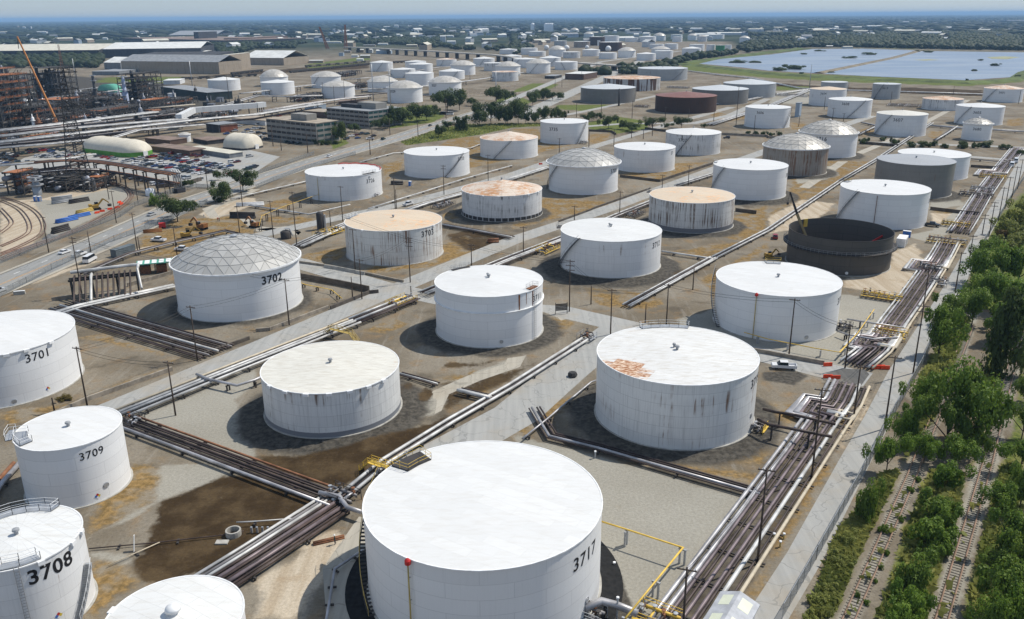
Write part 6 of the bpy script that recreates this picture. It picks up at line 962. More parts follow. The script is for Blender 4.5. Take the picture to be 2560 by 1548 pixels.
# ------------------------------------------------------------------ refinery: process units, racks, towers, cranes
PROC = plain('sooty_process_steel', (.055, .050, .045), .75, var=.4, scale=.5); ORG = plain('orange_primer', (.33, .13, .055), .75, var=.3); COLM = plain('grey_column_cladding', (.23, .24, .27), .5, .3, var=.15, scale=.4); DCOL = plain('dark_column', (.07, .07, .075), .6, var=.3, scale=.5)
ORCR = plain('orange_crane_boom', (.55, .22, .06), .5)
def procunit(label, reg, x, y, top, wx, wy, rz, decks, seed, og=.3, cols=3):
    g = G(*Q(reg, x, y)); h = ztop(*Q(reg, x, top), g.x, g.y); t = root('process_unit', label, 'process unit', (g.x, g.y, 0), rz, 'refinery process units'); r = random.Random(seed)
    nx, ny = max(2, int(wx / 7)), max(2, int(wy / 7)); b = MB()
    for i in range(nx + 1):
        for j in range(ny + 1): b.bar((-wx / 2 + wx * i / nx, -wy / 2 + wy * j / ny, 0), (-wx / 2 + wx * i / nx, -wy / 2 + wy * j / ny, h * r.uniform(.75, 1.0)), .55)
    for k in range(1, decks + 1):
        z = h * k / (decks + .3)
        for j in range(ny + 1): b.bar((-wx / 2, -wy / 2 + wy * j / ny, z), (wx / 2, -wy / 2 + wy * j / ny, z), .45)
        for i in range(nx + 1): b.bar((-wx / 2 + wx * i / nx, -wy / 2, z), (-wx / 2 + wx * i / nx, wy / 2, z), .45)
        for i in range(nx): b.bar((-wx / 2 + wx * i / nx, -wy / 2, z - h / (decks + .3)), (-wx / 2 + wx * (i + 1) / nx, -wy / 2, z), .25)
    b.build('steel_frame', PROC, t)
    for k in range(1, decks + 1):
        z = h * k / (decks + .3); sx = r.uniform(.3, .9); x0 = r.uniform(-.5, .5 - sx * .5) * wx * .5; d = MB(); d.box((x0, 0, z + .3), (wx * sx, wy * r.uniform(.5, 1), .25)); railing(d, [(x0 - wx * sx / 2, -wy / 2, z + .3), (x0 + wx * sx / 2, -wy / 2, z + .3)], 1.4, .12, 3); d.build('deck', ORG if r.random() < og else PROC, t)
    for k in range(cols * 6):
        v = MB(); v.sm = True; R = r.uniform(.8, 2.0); px, py = r.uniform(-.42, .42) * wx, r.uniform(-.42, .42) * wy
        if k % 3 == 0: hh = h * r.uniform(.6, 1.08); v.lathe([(R, 0), (R, hh - R), (R * .6, hh - R * .2), (.05, hh)], (px, py, 0), 12); v.build('column', r.choice([COLM, DCOL, DCOL]), t)
        elif k % 3 == 1: z = h * r.uniform(.1, .7); v.tube([(px - 4, py, z), (px + 4, py, z)], R * .9, 10); v.build('drum', r.choice([COLM, DCOL, M['rustm']]), t)
        else: z = h * r.uniform(.2, .9); v.tube([(-wx / 2, py, z), (px, py, z), (px, py, z * .4), (px, -wy / 2, z * .4)], .35, 6); v.build('process_pipe', PM[r.choice('wsbbg')], t)
    return t
RZ = RA2 + .05
for a in (('tall sooty coker structure with orange decks at the left frame edge', 'A', 90, 1210, 700, 40, 26, RZ, 7, 1, .6, 4), ('lower pipe unit under the orange crane, left edge', 'A', 330, 1180, 1000, 46, 24, RZ, 3, 2, .4, 4), ('dark cracking unit with a rusty top platform', 'A', 560, 960, 630, 34, 26, RZ, 6, 3, .15, 5), ('dark unit with white pipes in front of the cracking unit', 'A', 640, 1090, 930, 60, 26, RZ, 3, 4, .2, 5), ('dark unit left of the cracking tower', 'A', 420, 960, 700, 18, 14, RZ, 5, 5, .1, 2), ('dark twin-bay unit with brown stairs right of the blue column', 'A', 1380, 1010, 690, 40, 20, RZ, 7, 6, .1, 4), ('low dark pipe unit under the twin-bay unit', 'A', 1200, 1100, 1010, 70, 22, RZ, 2, 7, .05, 5), ('low unit with small vessels right of the grey stack', 'A', 1010, 1060, 930, 34, 24, RZ, 3, 8, .25, 5), ('low rusty unit beside the dark-green block', 'A', 1700, 1010, 940, 46, 18, RZ, 2, 9, .35, 4), ('low dark pipe unit behind the pipe bridge', 'A', 1650, 1130, 1060, 56, 18, RZ, 2, 10, .05, 4),
          ('pipe and vessel unit at the far left under the racks', 'A', 60, 1330, 1240, 40, 14, RZ, 2, 11, .2, 4), ('sooty unit behind the coker structure, far left', 'A', 60, 1010, 640, 40, 20, RZ, 6, 21, .3, 3), ('low tangle of pipes between crane boom and lattice tower', 'A', 640, 1180, 1080, 60, 24, RZ, 2, 22, .2, 6), ('low tangle of pipes left of the pale blue column', 'A', 1040, 1130, 1040, 50, 20, RZ, 2, 23, .15, 5), ('dense dark unit at the foot of the twin-bay unit', 'A', 1450, 1060, 950, 50, 20, RZ, 3, 24, .1, 5), ('rack of small vessels below the dark cracking unit', 'A', 450, 1100, 960, 40, 24, RZ, 3, 25, .35, 5), ('pipe tangle right of the cracking unit', 'A', 830, 1010, 880, 40, 22, RZ, 3, 26, .15, 5), ('brown low unit under the white racks at left', 'A', 300, 1370, 1310, 60, 12, RZ, 1, 27, .3, 5), ('pipework under the white racks near the shelters', 'A', 820, 1330, 1260, 60, 12, RZ, 1, 28, .15, 5), ('pipework under the pipe bridge by the offices', 'A', 2000, 1140, 1090, 60, 14, RZ, 1, 29, .1, 5), ('sooty pipe stair left of the lattice tower foot', 'E', 560, 270, 150, 22, 10, RZ, 3, 30, .1, 4), ('dark pipe tangle at the lattice tower foot', 'E', 720, 310, 180, 26, 12, RZ, 3, 31, .1, 5), ('dark pipe tangle right of the tower foot', 'E', 930, 320, 200, 18, 10, RZ, 2, 32, .1, 4), ('pipework on the yard between far domed tanks', 'B', 960, 850, 800, 50, 16, RZ, 1, 33, .05, 5), ('pipework before the leftmost domed tanks', 'B', 500, 960, 900, 60, 16, RZ, 1, 34, .1, 5), ('pipework beside the rearmost domed tank', 'B', 880, 730, 680, 60, 20, RZ, 1, 35, .05, 5),
          ('scaffolded pipe unit with red valves near the rail curve', 'E', 250, 360, 130, 12, 9, RZ, 3, 12, .6, 2)): procunit(*a)
def column(label, reg, x, y, top, w_, mat, taper=.8):
    b_ = Q(reg, x, y); g = G(*b_); h = ztop(*Q(reg, x, top), g.x, g.y); D = math.hypot(g.length, CAMH); R = w_ / 3.85 / FPX * math.hypot(g.y, CAMH) / 2; t = root('process_column', label, 'column', (g.x, g.y, 0), 0, 'refinery columns'); b = MB(); b.sm = True; b.lathe([(R, 0), (R, h * .5), (R * taper, h * .56), (R * taper, h - R), (.05, h)], (0, 0, 0), 16); b.build('vessel', mat, t)
    for k in (.55, .8, .97): p = MB(); p.lathe([(R, h * k), (R * 1.7, h * k), (R * 1.7, h * k + .4), (R, h * k + .4)], (0, 0, 0), 12); p.build('platform', M['galv'], t)
column('fat pale blue column narrowing halfway, in front of the twin-bay unit', 'A', 1225, 1040, 730, 52, plain('pale_blue_cladding', (.40, .45, .58), .5, var=.1), .6); column('dark grey stack left of the sea-green hut', 'A', 935, 1010, 720, 32, DCOL, .75); column('pale column beside the orange crane', 'A', 370, 960, 740, 26, COLM, .9); column('twin pale column at the coker structure', 'A', 265, 960, 730, 26, COLM, 1.0); column('slim pale column at the coker structure', 'A', 228, 980, 740, 16, COLM, 1.0); column('grey vessel with platforms at the bend of the pipes near the rails', 'E', 365, 390, 210, 80, plain('silver_vessel', (.33, .35, .37), .4, .4, var=.15), .7)
# elevated pipe racks across the refinery
def bigrack(label, text, cols, z, gap=1.2, r=.4, step=22, low=None):
    P = [Vector((p.x, p.y, 0)) for p in S(text, z)]; o = P[0].copy(); t = root('elevated_rack', label, 'pipe rack', o, 0, 'refinery pipe racks'); P = [p - o for p in P]; n = len(cols)
    for i, c in enumerate(cols): b = MB(); b.sm = True; b.tube([p + Vector((0, 0, z + r)) for p in offs(P, (i - (n - 1) / 2) * gap)], r, 6); b.build('pipe', PM[c], t)
    if low:
        for i, c in enumerate(low): b = MB(); b.sm = True; b.tube([p + Vector((0, 0, z * .55 + r)) for p in offs(P, (i - (len(low) - 1) / 2) * gap)], r, 6); b.build('pipe', PM[c], t)
    W_ = gap * n; pb = MB(); pb.box((0, 0, z - .3), (.5, W_ + 1, .5)); [pb.box((0, s * W_ / 2, z / 2 - .15), (.5, .5, z - .1)) for s in (-1, 1)]; pb.box((0, 0, z * .55 - .3), (.4, W_, .4)); me = pb.mesh('frame', PROC); k = 0
    for a, c in zip(P[:-1], P[1:]):
        L = (c - a).length; u = (c - a) / L
        for i in range(max(1, int(L / step))): addmesh('frame', me, t, a + u * step * (i + .5), math.atan2(u.y, u.x)); k += 1
for a in (('white pipe rack sweeping under the crane toward the pipe bridge, upper', 'A -100 1275; 500 1210; 900 1160; 1500 1085', 'wwbww', 8, 1.6, .6, 30, 'bwb'), ('bright white rack just below the upper one', 'A -100 1330; 600 1250; 1180 1200; 1800 1150', 'wbwwb', 7, 1.6, .6, 30, 'wb'), ('long white rack reaching from left edge to the offices', 'A -100 1390; 600 1310; 1300 1230; 1900 1160; 2464 1110; B 300 1060; 620 1010', 'wwbw', 7, 1.6, .65, 30, 'bb'), ('lowest white rack over the left car park', 'A -100 1440; 500 1390; 1100 1330; 1330 1260; 1970 1205', 'wbw', 6, 1.5, .5, 26, None), ('white pipe run past the sea-green hut', 'A 470 950; 900 900; 1180 870; 1300 840', 'wbw', 7, 1.4, .5, 30, 'b'), ('tan pipe run below the twin-bay unit', 'A 1440 1050; 1870 1010', 'tbw', 6, 1.4, .5, 25, 'r'), ('white pipe run at the foot of the cracking unit', 'A 470 945; 700 925; 860 900', 'wwb', 9, 1.4, .5, 22, 'bw'), ('white pipes behind the lone tank', 'A 750 870; 1180 815; 1560 790', 'wb', 5, 1.6, .5, 40, None), ('thin white pipes right of the lone tank toward the domed tanks', 'A 2310 905; 2464 890; B 300 850; 560 820', 'wbw', 5, 1.6, .5, 40, None), ('pale pipes in front of the leftmost domed tanks', 'A 2150 1020; B 20 925; 300 935; 640 925', 'wbbw', 5, 1.6, .5, 40, None), ('pale pipes behind the offices', 'B 60 1075; 450 1010; 800 960; 1100 930', 'wwrw', 6, 1.5, .5, 35, 'b'), ('pipes between the domed tanks and the road', 'B 950 930; 1250 900; 1700 930; 2000 900', 'bw', 4, 1.5, .5, 40, None), ('pipes through the middle of the tank field', 'B 800 870; 1100 860; 1700 830; 2200 760; C 100 700', 'wbw', 4, 1.5, .5, 50, None), ('pipes behind the tank field twins', 'B 850 770; 1100 750; 1300 720; 1760 650; 2200 640', 'wbb', 4, 1.5, .5, 50, None),
          ('dark low rack under the upper white rack', 'A -100 1300; 500 1235; 900 1190; 1700 1100', 'bgbwb', 4, 1.5, .5, 24, None), ('dark low rack under the long white rack', 'A -100 1410; 600 1345; 1300 1262; 1850 1200', 'bwbgb', 4, 1.4, .45, 24, None), ('grey pipe row left of the sea-green hut', 'A 300 1010; 800 960; 1050 935', 'gbwb', 6, 1.4, .45, 22, 'bb'), ('pipe row at the left edge behind the coker structure', 'A -60 930; 300 900; 520 880', 'wbwb', 6, 1.4, .45, 24, None), ('dark elevated rack with rusty pipes over the curved track', 'E 330 80; 640 60; 930 70; 1200 110; 1500 165; 1690 195', 'rbrbg', 10, 1.3, .4, 9, 'bbr'), ('dark rack left of the lattice tower foot', 'E 0 110; 350 80; 660 40; 900 0', 'wwbt', 9, 1.4, .45, 14, 'bb'), ('second dark rack left of the tower foot', 'E 100 200; 450 170; 700 150; 960 150', 'bwbb', 8, 1.2, .4, 10, 'bw')): bigrack(*a)
t = root('pipe_drop', 'white pipes turning down at the end of the tall rusty rack', 'pipework', at('E', 1690, 365), RB); 
for i in range(4): b = MB(); b.sm = True; b.tube([(-6, i * .9, 10.6), (-1 + i * .5, i * .9, 10.6), (i * .5, i * .9, 9.6), (i * .5, i * .9, 2.2)], .36, 8); b.build('pipe', PM['w'], t)
b = MB(); b.box((.8, 1.4, 1.1), (4.2, 4.6, 2.2)); b.build('pit_wall', BM['dark'], t)
# covered white pipe gallery
P = S('A 1720 1130 9; 1860 1060 9; 2464 1015 9; B 80 1005 9'); o = Vector((P[0].x, P[0].y, 0)); t = root('pipe_gallery', 'white covered conveyor bridge on legs beside the offices', 'bridge', o); b = MB()
for a, c in zip(P[:-1], P[1:]): b.bar(a - o, c - o, 4.5, 4.2)
b.build('covered_bridge', BM['white'], t)
for a, c in zip(P[:-1], P[1:]):
    for i in range(4): p = a.lerp(c, (i + .5) / 4) - o; b = MB(); b.bar((p.x, p.y, 0), (p.x, p.y, 7), .7); b.build('leg', PROC, t)
# lattice transmission tower
def lattice(label, reg, x, y, top, w0, w1, mat, name='lattice_tower', arms=0, lean=(0, 0), n=12, th=.22):
    g = at(reg, x, y); h = ztop(*Q(reg, *top) if len(top) == 2 else (0, 0), g.x, g.y); t = root(name, label, 'tower' if 'tower' in name else 'crane', g, .5, None); b = MB(); C4 = [(-1, -1), (1, -1), (1, 1), (-1, 1)]
    def pt(k, c): f = k / n; w = (w0 * (1 - f) ** 1.5 + w1 * (1 - (1 - f) ** 1.5)) / 2; return Vector((c[0] * w + lean[0] * f, c[1] * w + lean[1] * f, h * f))
    for k in range(n):
        for i in range(4):
            c, d = C4[i], C4[(i + 1) % 4]; b.bar(pt(k, c), pt(k + 1, c), th * 1.5); b.bar(pt(k, c), pt(k + 1, d), th); b.bar(pt(k, d), pt(k + 1, c), th); b.bar(pt(k + 1, c), pt(k + 1, d), th)
    b.build('lattice_frame', mat, t)
    for k in range(arms): a = MB(); z = h * (.97 - .14 * k); a.bar((-7 + k, 0, z), (7 - k, 0, z), .4); a.bar((-7 + k, 0, z), (0, 0, z + 2.4), .25); a.bar((7 - k, 0, z), (0, 0, z + 2.4), .25); a.build('crossarm', mat, t)
    return t
LAT = plain('dark_lattice_steel', (.045, .042, .04), .7)
lattice('dark lattice power tower rising beside the pipe racks and rail curve', 'E', 780, 300, (680, -830), 13, 2.6, LAT, arms=3, n=16, th=.17)
lattice('rusty lattice crane mast leaning among the distant trees', 'B', 690, 470, (620, 260), 7, 3, ORG, 'lattice_crane', lean=(-18, 0), n=9, th=.6); lattice('rusty lattice crane mast standing upright among the distant trees', 'B', 865, 470, (875, 240), 8, 3, ORG, 'lattice_crane', lean=(2, 0), n=9, th=.6); lattice('faint reddish lattice mast before the long mill', 'A', 600, 660, (570, 430), 5, 2, ORG, n=8, th=.3)
# orange crawler crane boom
foot = at('A', 560, 1215); top = ray(*Q('A', 165, 352)); k = (foot.y + 6) / top.y; tipp = Vector((0, 0, CAMH)) + top * k; t = root('boom_crane', 'orange crane with a long straight boom leaning left over the refinery', 'crane', foot, 0); b = MB(); v = tipp - foot; b.tube([(0, 0, 2), v], .95, 6, .55); b.build('boom', ORCR, t); b = MB(); b.bar(v, v + Vector((-.6, 0, -9)), .35); b.build('hoist_line', M['dsteel'], t); b = MB(); b.box((0, 0, 1.6), (7, 4, 2.4)); b.box((-2.6, 0, 3.2), (2, 3.6, 1.6)); b.build('carrier', ORCR, t)
for i in range(4): w_ = MB(); w_.box((-2.4 + i * 1.6, 0, .5), (1.2, 4.4, 1.0)); w_.build('wheel', TYRE, t)

# loose plant between the units: drums on saddles, cabinets and upright vessels
er = np.random.default_rng(21); EP = S('A 0 1000; 900 900; 1900 880; 2464 1080; 1300 1320; 0 1440'); exs = [p.x for p in EP]; eys = [p.y for p in EP]; EM = {}
def eqmesh(k, m):
    if (k, m) not in EM:
        b = MB(); b.sm = k != 'steel_cabinet'
        if k == 'drum_on_saddles': b.tube([(-4, 0, 2.6), (-3.6, 0, 2.6), (3.6, 0, 2.6), (4, 0, 2.6)], 1.3, 10); b.sm = False; [b.box((x, 0, .7), (.5, 2, 1.4)) for x in (-2.4, 2.4)]
        elif k == 'steel_cabinet': b.box((0, 0, 1.6), (5, 2.6, 3.2)); b.box((0, 0, 3.3), (5.3, 2.9, .25)); b.box((1.2, -1.35, 1.3), (1.2, .15, 2.4))
        else: b.lathe([(1.2, 0), (1.2, 7), (.7, 7.8), (.3, 8), (.3, 10), (.02, 10)], (0, 0, 0), 10); b.lathe([(1.2, 5), (2.1, 5), (2.1, 5.2), (1.2, 5.2)], (0, 0, 0), 10)
        EM[(k, m)] = b.mesh(k, dict(white=M['whitem'], grey=COLM, dark=PROC, rusty=M['rustm'])[m])
    return EM[(k, m)]
cnt = 0
while cnt < 130:
    x, y = er.uniform(min(exs), max(exs)), er.uniform(min(eys), max(eys))
    if polysd(EP, np.array([x]), np.array([y]))[0] < 4: continue
    k = ('drum_on_saddles', 'steel_cabinet', 'upright_vessel')[er.integers(0, 3)]; m = ('white', 'grey', 'dark', 'dark', 'rusty')[er.integers(0, 5)]; o = addmesh(k, eqmesh(k, m), None, (x, y, 0), RZ + (PI / 2 if er.random() < .4 else 0), er.uniform(.8, 1.5)); cnt += 1
    n_ = {'drum_on_saddles': 'horizontal drum on saddles', 'steel_cabinet': 'boxy steel cabinet', 'upright_vessel': 'small upright vessel with a ledge'}[k]; tag(o, '%s %s among the refinery pipe racks' % (m, n_), 'cabinet' if 'cab' in k else 'vessel', '%s %ss in the refinery' % (m, n_.split(' on')[0].split(' with')[0]))
# ------------------------------------------------------------------ fittings on the tanks
def T(key): return TANKS[key]
Y_ = [M['galv'], M['yellow']]; W2 = [M['galv'], M['whitem']]; D2 = [M['dsteel'], M['rail']]
def add_stair(key, a0, a1, mats=D2, z1=None): t, X, Y, R, H, z0 = T(key); stair(R + .03, 0, H, math.radians(a0), math.radians(a1), mats, t, z1)
def dg(key, reg, x, y, rim=True): return math.degrees(rimb(key, reg, x, y) if rim else bearing(key, reg, x, y))
def plat(key, reg, x, y, span, depth, mats, inward=False): t, X, Y, R, H, z0 = T(key); platform(R, H, rimb(key, reg, x, y), math.radians(span), depth, mats, t, inward)
plat('3717', 'J', 1440, 1440, 20, 3.4, [M['dsteel'], M['yellow']], True); add_stair('3717', 208, 152, [M['dsteel'], M['tanpipe']])
plat('3719', 'K', 1460, 160, 40, 1.6, W2, True); plat('3718', 'H', 60, 1075, 16, 2.6, Y_, True); add_stair('3718', 195, 150, [M['dsteel'], M['galv']]); plat('3711', 'G', 120, 1270, 15, 1.6, [M['rustm'], M['rail']], True); plat('3711', 'F', 1950, 1090, 24, 1.2, D2, True)
plat('3709', 'I', 200, 1250, 42, 2.2, W2, True); plat('3709', 'I', 100, 1220, 26, 1.2, W2); plat('3708', 'M', 190, 960, 36, 1.6, W2, True); plat('3708', 'M', 200, 420, 80, 1.8, W2, True); add_stair('3708', -22, 4, W2, 6.5); plat('3712', 'G', 480, 700, 14, 1.4, D2); add_stair('3712', 188, 228, D2); plat('3714', 'G', 1345, 360, 16, 1.3, D2); plat('3703', 'F', 920, 600, 24, 1.4, W2, True)
add_stair('3705', 178, 222, D2); add_stair('3715', 176, 214, D2); plat('3715', 'G', 2050, 80, 8, 1.5, W2, True); add_stair('wm', 176, 214, D2); plat('wm', 'H', 760, 260, 10, 2, Y_, True); plat('3726', 'F', 1010, 170, 26, 1.6, D2, True)
for k, a0, a1 in (('3608', 245, 290), ('3607', 180, 225), ('3605', 182, 222), ('3601', 185, 222), ('3606', 300, 330), ('3735', 296, 326), ('3733', 285, 325), ('3734', 240, 275), ('wide', 282, 318), ('3613', 200, 235), ('3612', 300, 340), ('3707', 225, 255), ('graydark', 330, 350)): add_stair(k, a0, a1, D2)
for i, (tk, a0, a1) in enumerate((('f3', 215, 255), ('f5', 250, 285), ('f8', 275, 310), ('f13', 270, 300), ('f15', 240, 262), ('f21', 260, 300), ('f20', 200, 245), ('f22', 225, 268), ('f23', 262, 240), ('f16', 245, 275), ('f32', 290, 320))): add_stair(tk, a0, a1, D2)
def wallpipe(key, reg, x, y, mat, red=True, r=.11, name='foam_pipe'):
    t, X, Y, R, H, z0 = T(key); a = bearing(key, reg, x, y); q = R + .35; b = MB(); b.sm = True; b.tube([(q * math.cos(a), q * math.sin(a), .2), (q * math.cos(a), q * math.sin(a), H - .6)], r, 7); p = b.build(name, mat, t)
    for z in (H * .3, H * .55, H * .8): c = MB(); c.bar((R * math.cos(a), R * math.sin(a), z), (q * math.cos(a), q * math.sin(a), z), .12); c.build('bracket', M['galv'], p)
    if red: c = MB(); c.lathe([(.1, 0), (.42, .15), (.42, .7), (.2, .95), (.05, 1.0)], (q * math.cos(a), q * math.sin(a), H - .75), 12); c.build('foam_chamber', M['red'], t)
wallpipe('3717', 'N', 1478, 960, M['tanpipe']); wallpipe('3718', 'K', 2340, 60, M['tanpipe']); wallpipe('wm', 'H', 1048, 450, M['rustm'], False); wallpipe('3726', 'F', 600, 300, M['tanpipe'], False)
for k, reg, x, y in (('3719', 'K', 2300, 1020), ('3717', 'O', 720, 1310), ('3711', 'J', 2360, 310), ('3718', 'L', 370, 268), ('3701', 'I', 135, 885), ('dark', 'H', 755, 1140), ('3709', 'M', 1020, 200), ('3726', 'F', 1090, 215)):
    t, X, Y, R, H, z0 = T(k); a, z = hit(*Q(reg, x, y), X, Y, R); m = MB(); m.lathe([(.05, .12), (.42, .12), (.42, -.02), (.55, -.02), (.55, .06)], (0, 0, 0), 14); m.v = [(R * math.cos(a) + p[2] * math.cos(a) - p[0] * math.sin(a), R * math.sin(a) + p[2] * math.sin(a) + p[0] * math.cos(a), z - z0 + p[1]) for p in m.v]; m.build('manhole', M['whitem'] if k == 'dark' else M['galv'], t)
# hazard diamonds on the walls
DCOLS = [plain('sign_red', (.45, .04, .04), .5, var=.02), plain('sign_blue', (.03, .12, .40), .5, var=.02), plain('sign_yellow', (.60, .45, .05), .5, var=.02), plain('sign_white', (.7, .7, .7), .5, var=.02)]
for k, reg, x, y in (('3709', 'M', 940, 305), ('3708', 'M', 565, 1455), ('3701', 'I', 462, 762)):
    t, X, Y, R, H, z0 = T(k); a, z = hit(*Q(reg, x, y), X, Y, R); s = .55
    for i, (u, v) in enumerate(((0, .5), (-.5, 0), (.5, 0), (0, -.5))):
        d = MB(); d.mi = 0; c = [(u + du, v + dv) for du, dv in ((0, -.5), (.5, 0), (0, .5), (-.5, 0))]; d.add([((R + .04) * math.cos(a + p * s / R), (R + .04) * math.sin(a + p * s / R), z - z0 + q * s) for p, q in c], [(0, 1, 2, 3)]); d.build('hazard_sign', DCOLS[i], t)
# small vent boxes round the rims
def rimboxes(key, degs, size=.9, mat=None):
    t, X, Y, R, H, z0 = T(key)
    for d in degs: a = math.radians(d); b = MB(); b.box(((R + .1) * math.cos(a), (R + .1) * math.sin(a), H - .2), (.7, size, .55), a); b.build('rim_vent', mat or M['whitem'], t)
rimboxes('3710', (225, 244, 262, 280, 296, 312, 328), 1.1); rimboxes('3701', (292, 306, 320, 340), 1.2); rimboxes('3704', range(200, 345, 22), .8); rimboxes('3703', (240, 285, 330), .8); rimboxes('3708', (318, 352, 10), .9); rimboxes('3726', (220, 245, 270, 295), .9); rimboxes('bottom', (170,), 1.2)
t, X, Y, R, H, z0 = T('bottom'); b = MB(); b.sm = True; b.lathe([(.6, 0), (.6, .5), (.95, .5), (.8, .9), (.4, 1.15), (.02, 1.2)], (0, 0, H + R * .09 - .1), 18); b.build('domed_vent', M['whitem'], t)
for ch in list(T('3717')[0].children):
    if ch.name.startswith('roof_vent'): bpy.data.objects.remove(ch)
for ch in list(T('bottom')[0].children):
    if ch.name.startswith('roof_vent'): bpy.data.objects.remove(ch)
# ladder up tank 3708
t, X, Y, R, H, z0 = T('3708'); a = bearing('3708', 'M', 215, 1250); b = MB()
for da in (-.035, .035): b.bar(((R + .25) * math.cos(a + da), (R + .25) * math.sin(a + da), .2), ((R + .25) * math.cos(a + da), (R + .25) * math.sin(a + da), H + .6), .06)
for i in range(int(H / .45)): z = .4 + i * .45; b.bar(((R + .25) * math.cos(a - .035), (R + .25) * math.sin(a - .035), z), ((R + .25) * math.cos(a + .035), (R + .25) * math.sin(a + .035), z), .05)
b.build('ladder', M['galv'], t)
t, X, Y, R, H, z0 = T('3711'); a = bearing('3711', 'K', 215, 100); b = MB()
for da in (-.03, .03): b.bar(((R + .25) * math.cos(a + da), (R + .25) * math.sin(a + da), .2), ((R + .25) * math.cos(a + da), (R + .25) * math.sin(a + da), H + .6), .07)
for i in range(int(H / .6)): z = .4 + i * .6; b.bar(((R + .25) * math.cos(a - .03), (R + .25) * math.sin(a - .03), z), ((R + .25) * math.cos(a + .03), (R + .25) * math.sin(a + .03), z), .06)
b.build('ladder', M['rail'], t)
RUSTRUN = plain('rust_run', (.22, .085, .03), .8, var=.4, scale=1.2)
for x, w_, l in ((70, .55, 4.0), (200, .5, 4.2), (140, .2, 3.0)):
    a = bearing('3711', 'G', x, 1380); s = MB(); n = 5; V = []
    for i in range(n + 1): f = i / n; ww = w_ * (1 - .45 * f); zz = H - .3 - l * f; V += [((R + .035) * math.cos(a - ww / 2 / R), (R + .035) * math.sin(a - ww / 2 / R), zz), ((R + .035) * math.cos(a + ww / 2 / R), (R + .035) * math.sin(a + ww / 2 / R), zz)]
    s.add(V, [(2 * i, 2 * i + 2, 2 * i + 3, 2 * i + 1) for i in range(n)]); s.build('rust_streak', RUSTRUN, t)
# wind girder walkway, crane and lift of the open tank
t, X, Y, R, H, z0 = T('dark'); zg = H * .60; g = MB(); g.lathe([(R + .01, zg), (R + 1.5, zg), (R + 1.5, zg + .15), (R + .01, zg + .15)], (0, 0, 0), 64); wg = g.build('ring_walkway', M['dsteel'], t); rb = MB(); railing(rb, [((R + 1.45) * math.cos(2 * PI * i / 40), (R + 1.45) * math.sin(2 * PI * i / 40), zg + .15) for i in range(41)], 1.1, .035); rb.build('guard_rail', M['rail'], wg)
for i in range(20): q = 2 * PI * i / 20; b = MB(); b.bar(((R + .02) * math.cos(q), (R + .02) * math.sin(q), zg - 1.0), ((R + 1.4) * math.cos(q), (R + 1.4) * math.sin(q), zg), .1); b.build('bracket', M['dsteel'], wg)
a = rimb('dark', 'H', 370, 625); b = MB(); b.lathe([(R - .5, H - 2.6), (R - .2, H - 2.6), (R - .2, H + .2), (R - .5, H + .2), (R - .5, H - 2.6)], (0, 0, 0), 3, a - .05, a + .05); b.build('yellow_scaffold', M['yellow'], t)
base = G(*Q('H', 405, 960), .2); base.z = .2; dv = ray(*Q('H', 212, 360)); kk = (base.y - 2) / dv.y; tip = Vector((0, 0, CAMH)) + dv * kk
cr_ = root('telescopic_crane', 'telescopic crane boom rising out of the open dark tank', 'crane', base); b = MB(); v = tip - base; b.bar((0, 0, 2.2), v * .66, .75); b.build('boom_base', plain('tan_crane_paint', (.34, .26, .13), .5), cr_); b = MB(); b.bar(v * .64, v * .82, .6); b.build('boom_section', M['dsteel'], cr_); b = MB(); b.bar(v * .8, v, .45); b.build('boom_tip', M['dsteel'], cr_); b = MB(); b.bar(v, v + Vector((-.4, 0, -3.6)), .1); b.box((v.x - .4, v.y, v.z - 3.9), (.6, .6, .8)); b.build('hook', M['dsteel'], cr_); b = MB(); b.box((0, 0, 1.3), (7, 2.6, 1.4)); b.box((2.4, 0, 2.4), (2, 2.4, 1.2)); b.build('carrier', M['yellow'], cr_)
for sx in (-2.6, -1, 1, 2.6):
    w_ = MB(); w_.box((sx, 0, .45), (1.0, 2.8, .9)); w_.build('wheel', TYRE, cr_)
base = G(*Q('H', 1060, 900), .2); dv = ray(*Q('H', 1112, 775)); base = Vector((X + 6, Y + 4, .2)); kk = base.y / dv.y; tip = Vector((0, 0, CAMH)) + dv * kk; l = root('boom_lift', 'red boom lift inside the open dark tank', 'lift', base); b = MB(); b.box((0, 0, .9), (2.6, 1.8, 1.2)); b.build('chassis', M['red'], l); b = MB(); b.bar((0, 0, 1.4), tip - base, .55); b.build('boom', M['red'], l)
# red hose along the rim of tank 3726
t, X, Y, R, H, z0 = T('3726'); h_ = MB(); h_.sm = True; h_.tube([((R - .3) * math.cos(q), (R - .3) * math.sin(q), H + .4 + .15 * math.sin(q * 19)) for q in np.linspace(.0, 1.9, 34)], .22, 5); o = h_.build('fire_hose', M['red'], None, (X, Y, z0)); tag(o, 'red hose lying along the roof rim of tank 3726', 'hose')
# open post foot of the rusty radial tank
t, X, Y, R, H, z0 = T('3704'); b = MB(); b.lathe([(R + .05, 0), (R + .05, 1.5)], (0, 0, 0), 64); b.build('dark_foot', M['dsteel'], t)
for i in range(40): q = 2 * PI * i / 40; b = MB(); b.box(((R + .1) * math.cos(q), (R + .1) * math.sin(q), .75), (.18, .45, 1.5), q); b.build('foot_post', M['galv'], t)
t, X, Y, R, H, z0 = T('3717'); b = MB(); b.lathe([(R + .36, .06), (R + 3.5, .06)], (X, Y, 0), 72); tag(b.build('gravel_ring', plain('black_gravel', (.014, .014, .014), .95, var=.4, scale=1.2)), kind='structure')
